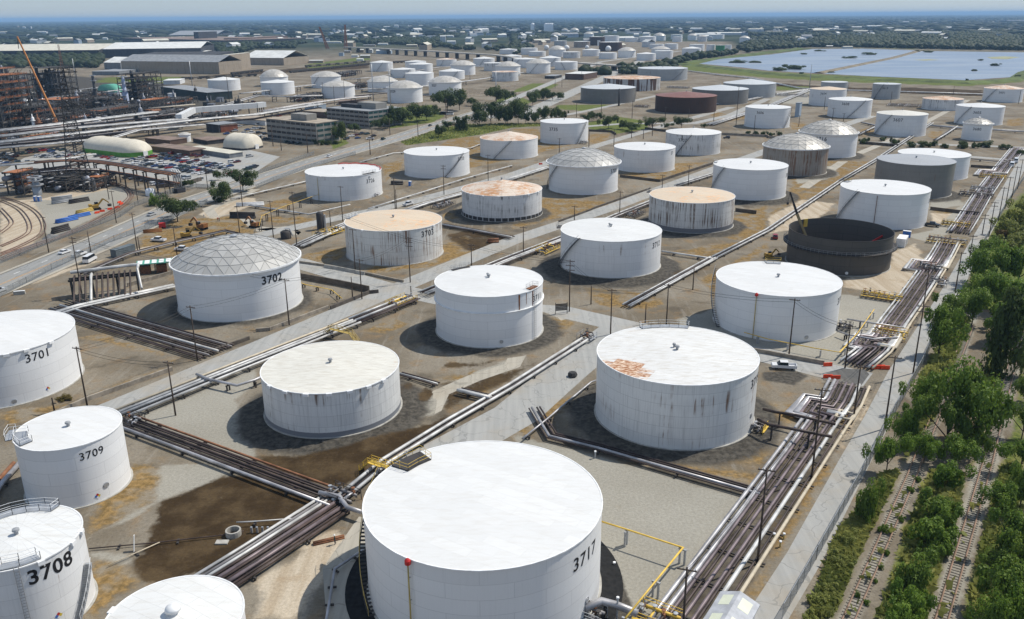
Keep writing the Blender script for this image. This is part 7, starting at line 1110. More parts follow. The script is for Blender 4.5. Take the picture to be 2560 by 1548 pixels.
# dark gravel pad round the front tank
t, X, Y, R, H, z0 = T('3717'); ring('dark', X, Y, R + 2.6, 1.0, 1.0); paint('dark', '', 1.0, 1.0, pts=[Vector((X + R, Y + 5, 0)), Vector((X + R + 3.6, Y + 1, 0)), Vector((X + R + 4.2, Y - 6, 0)), Vector((X + R + 2.5, Y - 14, 0)), Vector((X + R - 4, Y - 16, 0))]); 
pipes('fat silver pipe leaving the right foot of the front tank', 'O 700 1510; 860 1440; 1000 1480; 1200 1560', 's', .8, .4, 1.6, 7); NOZ = at('O', 790, 1470); manifold('white nozzle valve at the right foot of the front tank', 'O', 780, 1500, 3, 2, RB, 'g', 'galv'); manifold('yellow stair platform at the bottom edge right of the front tank', 'O', 1400, 1520, 6, 3, RB, 'y')
pipes('grey pipe at the left foot of the front tank', 'N 1040 860; 760 1050; 690 1490; 670 1600', 's', .8, .2, .5, 4); 
# yellow stair bridges over the pipes
def stile(label, reg, x, y, rz, span, h, mat):
    t = root('stair_bridge', label, 'stairs', at(reg, x, y), rz); b = MB(); b.box((0, 0, h), (span, 1.2, .1)); b.build('deck', mat, t)
    for s in (-1, 1):
        f = MB()
        for i in range(9): k_ = i / 8; f.box((s * (span / 2 + h * k_), 0, h * (1 - k_)), (.35, 1.1, .06))
        for yy in (-.6, .6): f.bar((s * span / 2, yy, h), (s * (span / 2 + h), yy, 0), .12, .2)
        f.build('stair_flight', mat, t); r = MB()
        for yy in (-.6, .6): railing(r, [(s * (span / 2 + h), yy, 0), (s * span / 2, yy, h)], 1.1, .05); 
        r.build('handrail', mat, t)
    r = MB()
    for yy in (-.6, .6): railing(r, [(-span / 2, yy, h), (span / 2, yy, h)], 1.1, .05)
    r.build('guard_rail', mat, t)
stile('yellow stair bridge over the pipe rack behind the cream-roofed tank', 'J', 820, 290, RB, 7, 2.4, M['tanpipe']); stile('yellow stair bridge over the pipes beside the front tank platform', 'N', 1200, 110, RB, 5, 2.2, M['yellow'])
# grey board panel by the road
t = root('notice_board', 'dark slatted notice board on posts by the road corner', 'sign', at('K', 475, 45), .2); b = MB()
for i in range(5): b.box((0, 0, 1.3 + i * .42), (3.6, .1, .34))
b.build('board', M['dsteel'], t)
for x in (-1.7, 1.7): p = MB(); p.bar((x, .1, 0), (x, .1, 3.5), .14); p.build('post', M['dsteel'], t)
# ------------------------------------------------------------------ works site by the road, barriers, people
ORB = plain('orange_red_barrier', (.75, .07, .02), .5, var=.06)
bb = MB(); bb.add([(-.95, -.28, 0), (.95, -.28, 0), (.95, .28, 0), (-.95, .28, 0), (-.95, -.12, .95), (.95, -.12, .95), (.95, .12, .95), (-.95, .12, .95)], [(3, 2, 1, 0), (4, 5, 6, 7), (0, 1, 5, 4), (1, 2, 6, 5), (2, 3, 7, 6), (3, 0, 4, 7)]); BME = bb.mesh('water_barrier', ORB)
for reg, x, y, rz, lb in (('L', 575, 545, .1, 'red water barrier beside the pole at the road crossing'), ('L', 575, 660, 0, 'red water barrier on the dark gravel, left of two'), ('L', 650, 668, 0, 'red water barrier on the dark gravel, right of two'), ('L', 1035, 572, .1, 'left red water barrier by the corridor fence'), ('L', 1080, 568, .1, 'middle red water barrier by the corridor fence'), ('L', 1125, 575, -.1, 'right red water barrier by the corridor fence'), ('E', 935, 565, .8, 'red barrier at the excavator, lowest'), ('E', 985, 550, .5, 'red barrier at the excavator beside the lowest'), ('E', 1060, 530, .6, 'red barrier under the leaning pole'), ('E', 1130, 515, .5, 'red barrier right of the leaning pole'), ('E', 1170, 480, 1.2, 'red barrier nearest the curved track'), ('E', 1150, 465, 1.2, 'red barrier behind the one nearest the curved track'), ('G', 275, 95, .2, 'red barrier left of dome tank 3705'), ('G', 300, 135, .4, 'red barrier in front of the one by dome tank 3705'), ('O', 400, 182, .2, 'tiny red barrier block at the yard edge behind the front tank')):
    o = addmesh('water_barrier', BME, None, at(reg, x, y, .06), rz, (1.1, .9, .9)); tag(o, lb, 'barrier', 'red water barriers')
JB = MB(); JB.add([(-1.6, -.35, 0), (1.6, -.35, 0), (1.6, .35, 0), (-1.6, .35, 0), (-1.6, -.12, .9), (1.6, -.12, .9), (1.6, .12, .9), (-1.6, .12, .9)], bb.f); JBM = JB.mesh('concrete_barrier', M['concrete'])
for i, (x, y) in enumerate(((700, 1093), (770, 1103), (850, 1118), (925, 1133), (1005, 1150))): o = addmesh('concrete_barrier', JBM, None, at('F', x, y, .05), RB + .05, 1.15); tag(o, 'grey concrete barrier in the row below tank 3703, %s' % ('leftmost', 'second from the left', 'middle', 'second from the right', 'rightmost')[i], 'barrier', 'concrete barriers')
def excavator(label, loc, rz, col, s=1.0):
    t = root('excavator', label, 'excavator', loc, rz, 'excavators'); s *= .8; t.scale = (s, s, s)
    for y in (-1.2, 1.2):
        b = MB(); b.v = []; pr = [(-2.2, .15), (-1.9, 0), (1.9, 0), (2.2, .15), (2.2, .75), (1.9, .9), (-1.9, .9), (-2.2, .75)]; extr(b, pr, .6, .6); b.v = [(x, yy + y, z) for x, yy, z in b.v]; b.build('track', TYRE, t)
    b = MB(); b.box((-.5, 0, 1.6), (3.6, 2.5, 1.3)); b.box((-1.9, 0, 1.9), (1.2, 2.4, 1.5)); b.build('body', col, t); c = MB(); c.box((.7, .7, 2.5), (1.5, 1.0, 1.6)); c.build('cab', GLASS, t)
    a = MB(); a.bar((1.0, -.3, 1.8), (3.6, -.3, 4.6), .5, .7); a.bar((3.6, -.3, 4.6), (5.8, -.3, 2.6), .4, .5); a.build('boom_arm', col, t); u = MB(); u.lathe([(.1, -.6), (.8, -.5), (.9, .3), (.7, .5)], (5.9, -.3, 1.5), 8); u.build('bucket', M['dsteel'], t)
YEL = plain('machine_yellow', (.36, .22, .04), .5); ORM = plain('machine_orange', (.24, .10, .03), .55)
excavator('yellow and black excavator amid red barriers near the rails', at('E', 920, 530), .6, YEL, 1.25); excavator('dark orange excavator working behind the white pickup', at('E', 1940, 720), 2.7, ORM, 1.25); excavator('yellow digger left of the dark orange excavator', at('E', 1800, 800), .5, YEL, 1.1); excavator('orange excavator at the works edge behind tank 3703', at('E', 2450, 700), 2.6, ORM, 1.1); excavator('small yellow machine left of the open dark tank', at('H', 10, 990), .3, YEL, .8)
t = root('light_tower', 'small red trailer unit at the works by the road', 'trailer', at('E', 1565, 705), .4); b = MB(); b.box((0, 0, 1.2), (2.6, 1.8, 1.8)); b.build('body', M['red'], t); w_ = MB(); w_.lathe([(.02, -1.1), (.35, -1.1), (.35, 1.1), (.02, 1.1)], (0, 0, 0), 10); w_.v = [(x, z, y + .35) for x, y, z in w_.v]; w_.build('wheel', TYRE, t)
def pilep(label, reg, x, y, n, L, r, mat, rz, name='pipe_stack'):
    t = root(name, label, 'stack', at(reg, x, y), rz, 'stacked building materials'); k = 0; row = 0
    while k < n:
        m = max(1, int(n ** .5) + 1 - row)
        for i in range(m):
            if k >= n: break
            b = MB(); b.sm = True; b.tube([(-L / 2, (i - m / 2) * r * 2.1, r + row * r * 1.8), (L / 2, (i - m / 2) * r * 2.1, r + row * r * 1.8)], r, 8); b.build('pipe_length', mat, t); k += 1
        row += 1
pilep('stack of long blue pipes on the rail yard', 'E', 640, 640, 9, 9, .3, M['blue'], RA2 - .3); pilep('second stack of blue pipes behind the first', 'E', 760, 600, 6, 10, .28, M['blue'], RA2 - .25); pilep('dark scrap pipes piled by the left pole', 'E', 580, 740, 7, 8, .35, M['dsteel'], RA2 - .1); pilep('orange pipe lengths near the red trailer', 'E', 1470, 745, 6, 7, .25, ORM, .4); pilep('black pipe lengths by the track right of the works', 'E', 2340, 610, 8, 11, .3, M['dsteel'], -.1); pilep('timber-coloured beams left of the excavator and barriers', 'E', 810, 555, 6, 8, .3, M['tanpipe'], RA2 - .2); pilep('grey steel bundles before the pipe tower', 'E', 600, 460, 8, 9, .35, M['rail'], RA2 - .5); pilep('dark steel bundles right of the grey ones', 'E', 760, 455, 6, 9, .35, M['dsteel'], RA2 - .4); pilep('white pipe lengths lying left of tank 3726', 'E', 2410, 490, 6, 12, .3, M['whitem'], .15); pilep('tyre-dark drums lying near tank 3733', 'F', 1360, 285, 5, 6, .5, M['dsteel'], 0); pilep('dark spool lying in the basin right of tank 3703', 'F', 2280, 840, 4, 4, .45, M['rustm'], .2); pilep('rusty branches of pipe in the sand by the front tank', 'N', 700, 735, 5, 5, .14, M['rustm'], .4)
gp = MB(); gp.lathe([(3.2, 0), (1.8, .9), (.05, 1.6)], (0, 0, 0), 14); tag(gp.build('gravel_pile', plain('grey_gravel', (.16, .155, .15), .95, var=.3, scale=1), None, at('E', 490, 800)), 'grey gravel heap by the fence of the rail yard', 'gravel heap')
# concrete ring and sump in the mud basin
t = root('sump_ring', 'round concrete sump ring with pumps standing in the mud', 'sump', at('M', 2250, 680)); b = MB(); b.lathe([(1.0, 0), (1.25, 0), (1.25, 1.0), (1.0, 1.0), (1.0, 0)], (0, 0, 0), 18); b.build('ring', M['concrete'], t); b = MB(); b.box((-1.2, -2.2, .15), (2, 1.1, .2)); b.build('slab', M['concrete'], t)
for i in range(4): p = MB(); p.bar((2.8 + i * .9, .6, 0), (2.8 + i * .9, .6, 1.1), .3); p.build('pump', M['galv'], t)
t = root('marker_board', 'white plank standing by the thin pipe over the mud', 'plank', at('M', 1290, 840), .3); b = MB(); b.bar((0, 0, 0), (.3, .6, 2.6), .55, .1); b.build('plank', M['whitem'], t)
# small concrete bollards and valve posts beside the service road
for i, (reg, x, y, h_) in enumerate((('P', 150, 720, 1.0), ('P', 115, 795, 1.0), ('P', 55, 730, 1.2), ('O', 1010, 1490, 3.6), ('O', 985, 962, .3), ('N', 1450, -60, 1.6), ('K', 800, 1430, 1.4))):
    t = root('post', None, 'post', at(reg, x, y)); b = MB(); b.sm = True; b.lathe([(.14, 0), (.14, h_), (.02, h_ + .1)], (0, 0, 0), 10); b.build('shaft', M['tanpipe'] if reg == 'P' else M['galv'], t); c = MB(); c.lathe([(.22, h_ - .1), (.22, h_ + .12), (.02, h_ + .16)], (0, 0, 0), 10); c.build('cap', M['whitem'], t); NAMED.append((t, 'short tan post by the service road' if reg == 'P' else 'thin pale post with a white cap near the front tank', Q(reg, x, y)[0]))
bl = MB(); bl.lathe([(1.0, 0), (1.2, .5), (.9, 1.1), (.02, 1.2)], (0, 0, 0), 7); tag(bl.build('boulder', plain('dark_boulder', (.05, .05, .05), .9, var=.3), None, at('K', 582, 645)), 'dark boulder alone on the gravel road left of tank 3719', 'boulder')
drum = root('black_vessel', 'upright black vessel between tanks 3702 and 3703', 'vessel', at('F', 625, 720)); b = MB(); b.sm = True; b.lathe([(1.5, 0), (1.5, 6.5), (.8, 7.2), (.02, 7.4)], (0, 0, 0), 14); b.build('vessel', M['dsteel'], drum); b = MB(); b.box((1.9, 0, 3), (.5, .8, 6)); b.build('ladder', M['galv'], drum)
drum = root('black_vessel', 'squat black vessel right of dome 3702', 'vessel', at('F', 290, 805)); b = MB(); b.sm = True; b.lathe([(2.0, 0), (2.0, 2.6), (1.2, 3.1), (.02, 3.2)], (0, 0, 0), 14); b.build('vessel', M['dsteel'], drum); b = MB(); b.tube([(0, 0, 3), (0, 0, 3.8), (1.6, 0, 3.8), (2.6, 0, 1)], .25, 6); b.build('outlet_pipe', M['rail'], drum)
drum = root('small_tank', 'small white tank with rounded top between rails and road', 'tank', at('E', 1450, 390)); b = MB(); b.sm = True; b.lathe([(2.2, 0), (2.2, 2.6), (1.4, 3.3), (.02, 3.5)], (0, 0, 0), 16); b.build('vessel', M['whitem'], drum); b = MB(); b.box((2.3, 0, 1.4), (.3, .8, 2.6)); b.build('ladder', M['galv'], drum)
for reg, x, y, lb in (('E', 190, 1345, 'white concrete block by the road fence'), ('E', 1930, 235, 'small white signal box at the car park entrance')): t = root('concrete_block', lb, 'block', at(reg, x, y), .3); b = MB(); b.box((0, 0, .55), (3.2, .9, 1.1)); b.build('block', M['concrete'], t); c = MB(); c.box((0, 0, 1.14), (3.0, .7, .08)); c.build('cap', M['whitem'], t)
# people: one continuous body each
SKIN = plain('skin', (.42, .25, .17), .6, var=.03)
def person(label, loc, rz, shirt, trou, pose=0.0):
    t = root('person', label, 'person', loc, rz); V = [(0, 0, .98), (0, 0, 1.22), (0, .0, 1.46), (0, 0, 1.56), (0, .02, 1.66), (0, .02, 1.76), (-.19, 0, 1.43), (-.27, .05 + pose * .1, 1.15), (-.24, .18, .95), (.19, 0, 1.43), (.27, -.02, 1.16), (.28, .08, .93), (-.1, 0, .93), (-.12, .06, .5), (-.13, .0, .08), (-.13, .17, .04), (.1, 0, .93), (.13, -.05, .5), (.15, -.14, .08), (.16, .03, .04)]
    E = [(0, 1), (1, 2), (2, 3), (3, 4), (4, 5), (2, 6), (6, 7), (7, 8), (2, 9), (9, 10), (10, 11), (0, 12), (12, 13), (13, 14), (14, 15), (0, 16), (16, 17), (17, 18), (18, 19)]
    Rr = [.16, .15, .15, .06, .10, .07, .075, .05, .035, .075, .05, .035, .10, .07, .05, .04, .10, .07, .05, .04]
    me = bpy.data.meshes.new('body'); me.from_pydata(V, E, []); o = addmesh('body', me, t); md = o.modifiers.new('skin', 'SKIN'); sk = me.skin_vertices[0].data if me.skin_vertices else None
    if sk is None:
        bm = __import__('bmesh').new(); bm.from_mesh(me); bm.verts.layers.skin.verify(); bm.to_mesh(me); bm.free(); sk = me.skin_vertices[0].data
    for i, r_ in enumerate(Rr): sk[i].radius = (r_, r_ * .85)
    sk[0].use_root = True; s2 = o.modifiers.new('sub', 'SUBSURF'); s2.levels = 1; s2.render_levels = 1
    m, k, b = newmat('work_clothes', .85); z = k.n('SeparateXYZ', {0: k.n('TexCoord', out=3)}, out=2); c = k.mix(k.math('GREATER_THAN', z, .97), trou, shirt); c = k.mix(k.math('GREATER_THAN', z, 1.55), c, (.42, .25, .17)); k.L.new(c, b.inputs['Base Color']); me.materials.append(m)
    h = MB(); h.sm = True; h.lathe([(.17, -.02), (.135, .0), (.12, .08), (.06, .13), (.01, .14)], (0, .02, 1.74), 12); h.build('hard_hat', M['whitem'], t)
person('person in dark work clothes and white helmet walking on the sand by the front tank', at('N', 762, 770), 1.9, (.05, .07, .06), (.04, .05, .07), 1.0); person('person in pale overalls standing at the works by the road', at('E', 1965, 612), .5, (.6, .6, .55), (.5, .5, .48)); person('person in dark overalls at the right of the works', at('E', 2112, 642), -.5, (.08, .1, .12), (.06, .07, .1)); person('person in a red vest at the right of the works beside another', at('E', 2098, 640), .8, (.5, .08, .03), (.06, .07, .1))
# ------------------------------------------------------------------ trees, shrubs, far woods
def leafmat(name, c0, c1):
    m, k, b = newmat(name, .6, 0, .25); t = k.n('Attribute', out=2, attribute_name='tone'); r = k.n('ObjectInfo', out=5)
    c = k.mix(t, c0, c1); c = k.mix(k.math('MULTIPLY', r, .35), c, (.13, .16, .04)); k.L.new(c, b.inputs['Base Color'])
    tr = k.N.new('ShaderNodeBsdfTranslucent'); k.L.new(c, tr.inputs[0]); ms = k.N.new('ShaderNodeMixShader'); ms.inputs[0].default_value = .4; k.L.new(b.outputs[0], ms.inputs[1]); k.L.new(tr.outputs[0], ms.inputs[2]); k.L.new(ms.outputs[0], k.N['Material Output'].inputs['Surface']); return m
LEAF = dict(dark=leafmat('dark_foliage', (.028, .05, .014), (.085, .125, .034)), weed=leafmat('weed_stalks', (.17, .20, .05), (.40, .39, .12)), far=leafmat('distant_foliage', (.012, .024, .012), (.036, .056, .024)), mid=leafmat('green_foliage', (.062, .125, .013), (.20, .30, .042)), lite=leafmat('yellow_green_foliage', (.15, .18, .04), (.32, .33, .08)), fall=leafmat('rusty_foliage', (.11, .08, .03), (.24, .15, .05)))
BARK = plain('tree_bark', (.07, .055, .042), .95, var=.3, scale=2)
def crown(kind, seed, n, leaf):
    r = np.random.default_rng(seed); C = []
    if kind == 'broad': C = [(r.normal(0, .36), r.normal(0, .36), r.uniform(.38, .86), r.uniform(.17, .32)) for _ in range(22)]
    elif kind == 'tall': C = [(r.normal(0, .22), r.normal(0, .22), z, .30 - .17 * z + r.uniform(0, .08)) for z in np.linspace(.16, .93, 22)]
    elif kind == 'airy': C = [(r.normal(0, .42), r.normal(0, .42), r.uniform(.45, .88), r.uniform(.13, .24)) for _ in range(22)]
    else: C = [(r.normal(0, .36), r.normal(0, .36), r.uniform(.08, .72), r.uniform(.18, .30)) for _ in range(20)]
    C = np.array(C); pk = r.integers(0, len(C), n); d = r.normal(size=(n, 3)); d /= np.linalg.norm(d, axis=1)[:, None]; rad = C[pk, 3] * (.55 + .5 * r.random(n)) * np.array([1.0])
    P = C[pk, :3] + d * rad[:, None] * np.array([1, 1, .85]); P[:, 2] = np.clip(P[:, 2], .03, 1.05)
    nn = d * .8 + np.array([0, 0, .55]) + r.normal(0, .42, (n, 3)); nn /= np.linalg.norm(nn, axis=1)[:, None]; u = np.cross(nn, r.normal(size=(n, 3))); u /= np.linalg.norm(u, axis=1)[:, None]; v = np.cross(nn, u); s = leaf * r.uniform(.6, 1.3, n)[:, None]
    a = P - u * s * .5; b = P + v * s * .38 + nn * s * .12; c = P + u * s * .6; e = P - v * s * .38 + nn * s * .12
    V = np.stack([a, b, c, e], 1).reshape(-1, 3); me = bpy.data.meshes.new('crown'); me.vertices.add(4 * n); me.vertices.foreach_set('co', V.astype(np.float32).ravel()); me.loops.add(4 * n); me.loops.foreach_set('vertex_index', np.arange(4 * n, dtype=np.int32)); me.polygons.add(n); me.polygons.foreach_set('loop_start', (np.arange(n) * 4).astype(np.int32)); me.update(calc_edges=True)
    at = me.attributes.new('tone', 'FLOAT', 'FACE'); cl = r.random(len(C)); at.data.foreach_set('value', np.clip(cl[pk] * .6 + r.random(n) * .5, 0, 1).astype(np.float32)); return me, C
def trunkmesh(C, kind, seed):
    b = MB(); b.sm = True; r = random.Random(seed); top = .55 if kind != 'tall' else .85; b.tube([(0, 0, -.02), (.01, .01, .2), (0, .02, .4), (.02, 0, top)], .032, 7, .012)
    for i in range(7): c = C[i * 2 % len(C)]; z = r.uniform(.15, .35); b.tube([(0, .01, z), (c[0] * .5, c[1] * .5, (z + c[2]) * .55), (c[0] * .9, c[1] * .9, c[2])], .016, 5, .005)
    return b.mesh('trunk', BARK)
TP = {}
for kind, seeds, n, leaf in (('broad', (1, 2, 3), 4200, .075), ('tall', (4, 5), 3600, .075), ('airy', (6, 7), 3000, .07), ('bush', (8, 9, 10), 3000, .095)):
    TP[kind] = []
    for s in seeds: me, C = crown(kind, s, n, leaf); TP[kind].append((me, trunkmesh(C, kind, s)))
TM = {}
tr_ = random.Random(5); TREEN = []
def tree(reg, cx, yt, yb, w, kind, leaf, phrase, cat='tree', z0=0.0):
    px, pb = Q(reg, cx, yb); g = G(px, pb, z0); h = (.6 if 'scrub' in phrase else 1) * max(.8, ztop(px, Q(reg, cx, yt)[1], g.x, g.y) - z0); D = math.sqrt(g.x ** 2 + g.y ** 2 + CAMH ** 2); rad = w / 3.85 / FPX * D / 2
    i = tr_.randrange(len(TP[kind])); me, tk = TP[kind][i]; k = (kind, i, leaf)
    if k not in TM: m2 = me.copy(); m2.materials.clear(); m2.materials.append(LEAF[leaf]); TM[k] = m2
    sx = rad / (.74 if kind == 'tall' else 1.06 if reg == 'P' else .96 if reg == 'L' else .86); nm = {'bush': 'shrub', 'tall': 'tall_tree', 'airy': 'spreading_tree', 'broad': 'broad_tree'}[kind]; t = root(nm, None, 'shrub' if kind == 'bush' else cat, g, tr_.uniform(0, 6.28), 'trees and shrubs'); hh = h * .98
    addmesh('crown', TM[k], t, sc=(sx, sx, hh)); addmesh('trunk', tk, t, sc=(max(sx * .8, hh * .5), max(sx * .8, hh * .5), hh)); NAMED.append((t, phrase, px)); return t
def trees(reg, s, kind, leaf, phrase):
    for q in s.split(';'):
        a = q.split()
        if a: tree(reg, *[float(x) for x in a[:4]], a[4] if len(a) > 4 else kind, a[5] if len(a) > 5 else leaf, phrase)
trees('H', '2080 790 1010 210; 2010 950 1250 260; 2220 880 1260 330; 2400 860 1260 300; 2100 1120 1480 340; 2330 1150 1560 400; 1730 1330 1640 300; 1960 1280 1640 330; 2240 1420 1800 360; 2440 1350 1750 300', 'broad', 'mid', 'leafy green tree in the thick stand beside the service road')
trees('H', '2350 460 690 230; 2440 400 620 200; 2290 590 780 210; 2440 620 820 220; 2240 700 800 130 bush fall; 2380 720 900 240', 'bush', 'lite', 'yellowish bush at the upper end of the rail corridor')
trees('L', '1640 -60 440 360; 2190 -200 620 400 tall dark; 1500 610 1010 330; 1850 480 1230 600; 2090 720 1220 360; 1700 800 1330 420; 1310 920 1310 320; 1140 1190 1560 310', 'broad', 'mid', 'leafy green tree between service road and rusty track')
trees('L', '1500 1180 1480 280; 1800 1200 1500 360; 2000 1000 1350 260 bush mid; 2430 380 640 220; 2440 880 1240 260; 2420 1250 1560 320; 2464 640 900 200', 'broad', 'mid', 'green tree overhanging the railway tracks')
trees('P', '950 90 560 290; 1720 -60 230 360; 1620 200 520 400; 1540 430 790 460; 1700 380 640 260; 1560 700 930 260; 1420 830 1230 430; 1330 1030 1470 410; 1230 1260 1660 420; 1440 1180 1480 260', 'bush', 'mid', 'bright leafy bush in the strip between the two tracks')
trees('P', '2250 180 500 380; 2420 -20 420 360; 2340 430 930 500; 2240 760 1040 340; 2300 900 1460 560; 2440 640 1120 360; 2140 1230 1760 420; 2400 1180 1800 460', 'broad', 'mid', 'dense green tree at the right frame edge beside the track')
trees('P', '760 540 780 250; 700 740 960 260; 610 1060 1270 230; 500 1160 1370 260; 430 1330 1540 240; 880 450 600 130; 640 880 1010 160; 840 640 760 170', 'bush', 'lite', 'low yellow-green scrub between fence and first track')
trees('P', '1360 195 260 90; 1120 570 655 130; 1140 810 870 80; 1290 490 550 80; 950 1300 1350 90; 860 1215 1275 70; 1090 960 1010 70; 1030 1110 1140 60; 1440 110 160 90', 'bush', 'mid', 'small plant growing through the rusty track')
trees('E', '1710 400 645 340; 1865 440 525 110; 2150 250 450 260; 2340 140 340 270; 2110 390 450 120 bush dark; 1490 360 490 110 bush mid; 2100 150 245 90; 1780 240 305 80; 1845 245 305 80', 'broad', 'dark', 'spreading dark tree beside the public road')
trees('B', '1840 860 1090 280; 1960 850 1060 160; 1330 1020 1210 200; 1550 990 1170 260; 1410 1050 1200 180; 820 1160 1370 180; 740 1060 1160 160; 1270 1120 1240 160; 1180 1150 1240 120; 950 1190 1270 140; 1640 1020 1160 150; 1720 1010 1120 110', 'broad', 'dark', 'dark round tree near the office blocks')
trees('B', '1760 1200 1325 130; 1850 1160 1255 110; 1945 1120 1255 100 tall dark; 2010 1115 1260 110 tall dark; 2150 1060 1215 190; 2260 970 1200 240; 2420 1030 1200 150; 2310 830 1010 210; 2400 860 980 150; 2080 940 1020 110; 640 1340 1395 90 bush dark; 700 1345 1395 80 bush dark; 580 1330 1390 60 bush dark; 760 1340 1390 60 bush dark', 'broad', 'dark', 'dark tree on the green verge beyond the road')
trees('C', '60 950 1190 220; -60 1000 1200 200; 200 880 1020 160; 300 850 970 190; 390 880 970 130; 465 900 955 90; 310 1020 1190 150; 430 1030 1170 130; 500 1060 1150 90; 220 1080 1195 100; 130 1090 1195 100; 710 1100 1175 90; 770 1070 1165 90; 845 1080 1165 60; 930 1105 1240 150; 1060 1150 1245 100; 1150 1180 1265 190; 1350 1120 1245 160; 1500 1180 1245 80; 1630 1120 1235 130; 1850 1190 1235 60', 'broad', 'dark', 'dark tree on the grass before the grey tanks')
trees('D', '930 1310 1385 90; 1110 1310 1355 60; 1210 1310 1395 80; 1370 1345 1415 90; 1490 1345 1415 130; 1600 1345 1405 70; 1690 1370 1425 70; 1880 1340 1425 110; 1990 1360 1425 60; 2100 1350 1415 140; 2270 1370 1435 100; 2420 1430 1490 90; 20 1260 1312 70; 110 1260 1302 60', 'bush', 'dark', 'round dark bush in the row along the road by tank 3607')
trees('C', '2270 1250 1302 60; 2340 1250 1300 60; 2420 1255 1305 60', 'bush', 'dark', 'small dark bush in the row below tank 3606')
trees('I', '630 810 870 130 bush fall; 590 830 870 80 bush fall', 'bush', 'fall', 'dry brown bush at the foot of tank 3701')
for s in ('D 100 640 680 150', 'D 230 610 665 200', 'D 320 690 710 60', 'D 790 535 562 120', 'D 960 497 527 130', 'D 345 507 524 80', 'D 500 476 494 90', 'D 2050 565 585 50', 'D 2180 605 635 80', 'D 1980 662 685 60', 'C 2180 575 605 180', 'C 2330 582 604 150', 'D 600 685 700 80', 'D 1530 480 505 90', 'D 1440 480 500 50', 'D 2400 715 750 60', 'D 1915 755 775 30'):
    w_ = s.split(); v = [float(x) for x in w_[1:]]; tree(w_[0], *v, 'bush', 'dark', 'low dark shrub clump standing in the lagoon')
# far woods: one mass of low crowns, thinned where yards and buildings lie
fr = np.random.default_rng(3)
CLEAR = [S(t) for t in ('B 0 545; 400 500; 860 480; 1500 540; 2464 560; C 300 420; 900 300; 1500 330; 2050 310; 2330 400; 2120 500; 1850 540; 1300 660; 600 720; 0 900; B 0 900', 'C 1560 640; 1640 600; 2464 480; D 420 455; 1400 470; 2464 490; 2900 500; 2900 900; 0 900; C 1700 900', 'A 0 430; 1000 390; 2000 390; 2150 560; 2464 470; B 370 470; 480 560; 480 640; 0 680; A 0 700; 0 690; 900 690; 1000 560; 0 520', 'A 0 660; 2464 660; 2464 1490; 0 1490', 'X -900 560; -300 180; 0 180; 0 700', 'B 900 440; 1300 430; 2464 520; 2464 600; 860 560', 'B 380 430; 700 400; 1100 430; 1100 560; 380 560', 'B 0 340; 320 345; 340 430; 0 440', 'B 2080 320; C 0 320; C 0 460; B 2000 480; B 1700 420')]
def woods(name, label, n, d0, d1, hh, rr, dens, keep=None):
    ang = fr.uniform(-.62, .62, n); D = np.sqrt(fr.uniform(d0 ** 2, d1 ** 2, n)); x = D * np.sin(ang); y = D * np.cos(ang); m = np.ones(n, bool)
    for P in CLEAR: m &= polysd(P, x, y) < 0
    f = np.sin(x * .004 + 1) * np.sin(y * .0023) + .6 * np.sin(x * .011 + y * .006) + .5 * np.sin(x * .021 - y * .013 + 2) + fr.normal(0, .35, n); m &= f > dens
    for bx, by_, bw in FBP: m &= ~((np.abs(x - bx * y / by_) < bw / 2 + 10) & (y > by_ - max(90, by_ * .06)) & (y < by_ + 30))
    if keep is not None: m &= polysd(keep, x, y) > 0
    x, y = x[m], y[m]; n = len(x); ico = [(0, 0, 1)] + [(.894 * math.cos(2 * PI * k / 5), .894 * math.sin(2 * PI * k / 5), .447) for k in range(5)] + [(.894 * math.cos(2 * PI * (k + .5) / 5), .894 * math.sin(2 * PI * (k + .5) / 5), -.447) for k in range(5)] + [(0, 0, -1)]
    I = np.array(ico); F = [(0, 1 + k, 1 + (k + 1) % 5) for k in range(5)] + [(1 + k, 6 + k, 1 + (k + 1) % 5) for k in range(5)] + [(6 + k, 6 + (k + 1) % 5, 1 + (k + 1) % 5) for k in range(5)] + [(11, 6 + (k + 1) % 5, 6 + k) for k in range(5)]; F = np.array(F)
    s = fr.uniform(.55, 1.25, n); V = I[None] * (1 + fr.normal(0, .22, (n, 12, 3))); V *= (np.array([rr, rr, hh * .5])[None, None] * s[:, None, None]); V[:, :, 0] += x[:, None]; V[:, :, 1] += y[:, None]; V[:, :, 2] += (hh * .42 * s)[:, None]; V[:, :, 2] = np.maximum(V[:, :, 2], .0)
    fa = (F[None] + (np.arange(n) * 12)[:, None, None]).reshape(-1, 3).astype(np.int32); me = bpy.data.meshes.new(name); me.vertices.add(12 * n); me.vertices.foreach_set('co', V.astype(np.float32).ravel()); me.loops.add(fa.size); me.loops.foreach_set('vertex_index', fa.ravel()); me.polygons.add(len(fa)); me.polygons.foreach_set('loop_start', (np.arange(len(fa)) * 3).astype(np.int32)); me.update(calc_edges=True)
    at = me.attributes.new('tone', 'FLOAT', 'FACE'); at.data.foreach_set('value', np.clip(np.repeat(fr.random(n), 20) * .7 + fr.random(20 * n) * .4, 0, 1).astype(np.float32)); me.materials.append(LEAF['far']); o = addmesh(name, me); tag(o, label, 'woodland', kind='stuff')
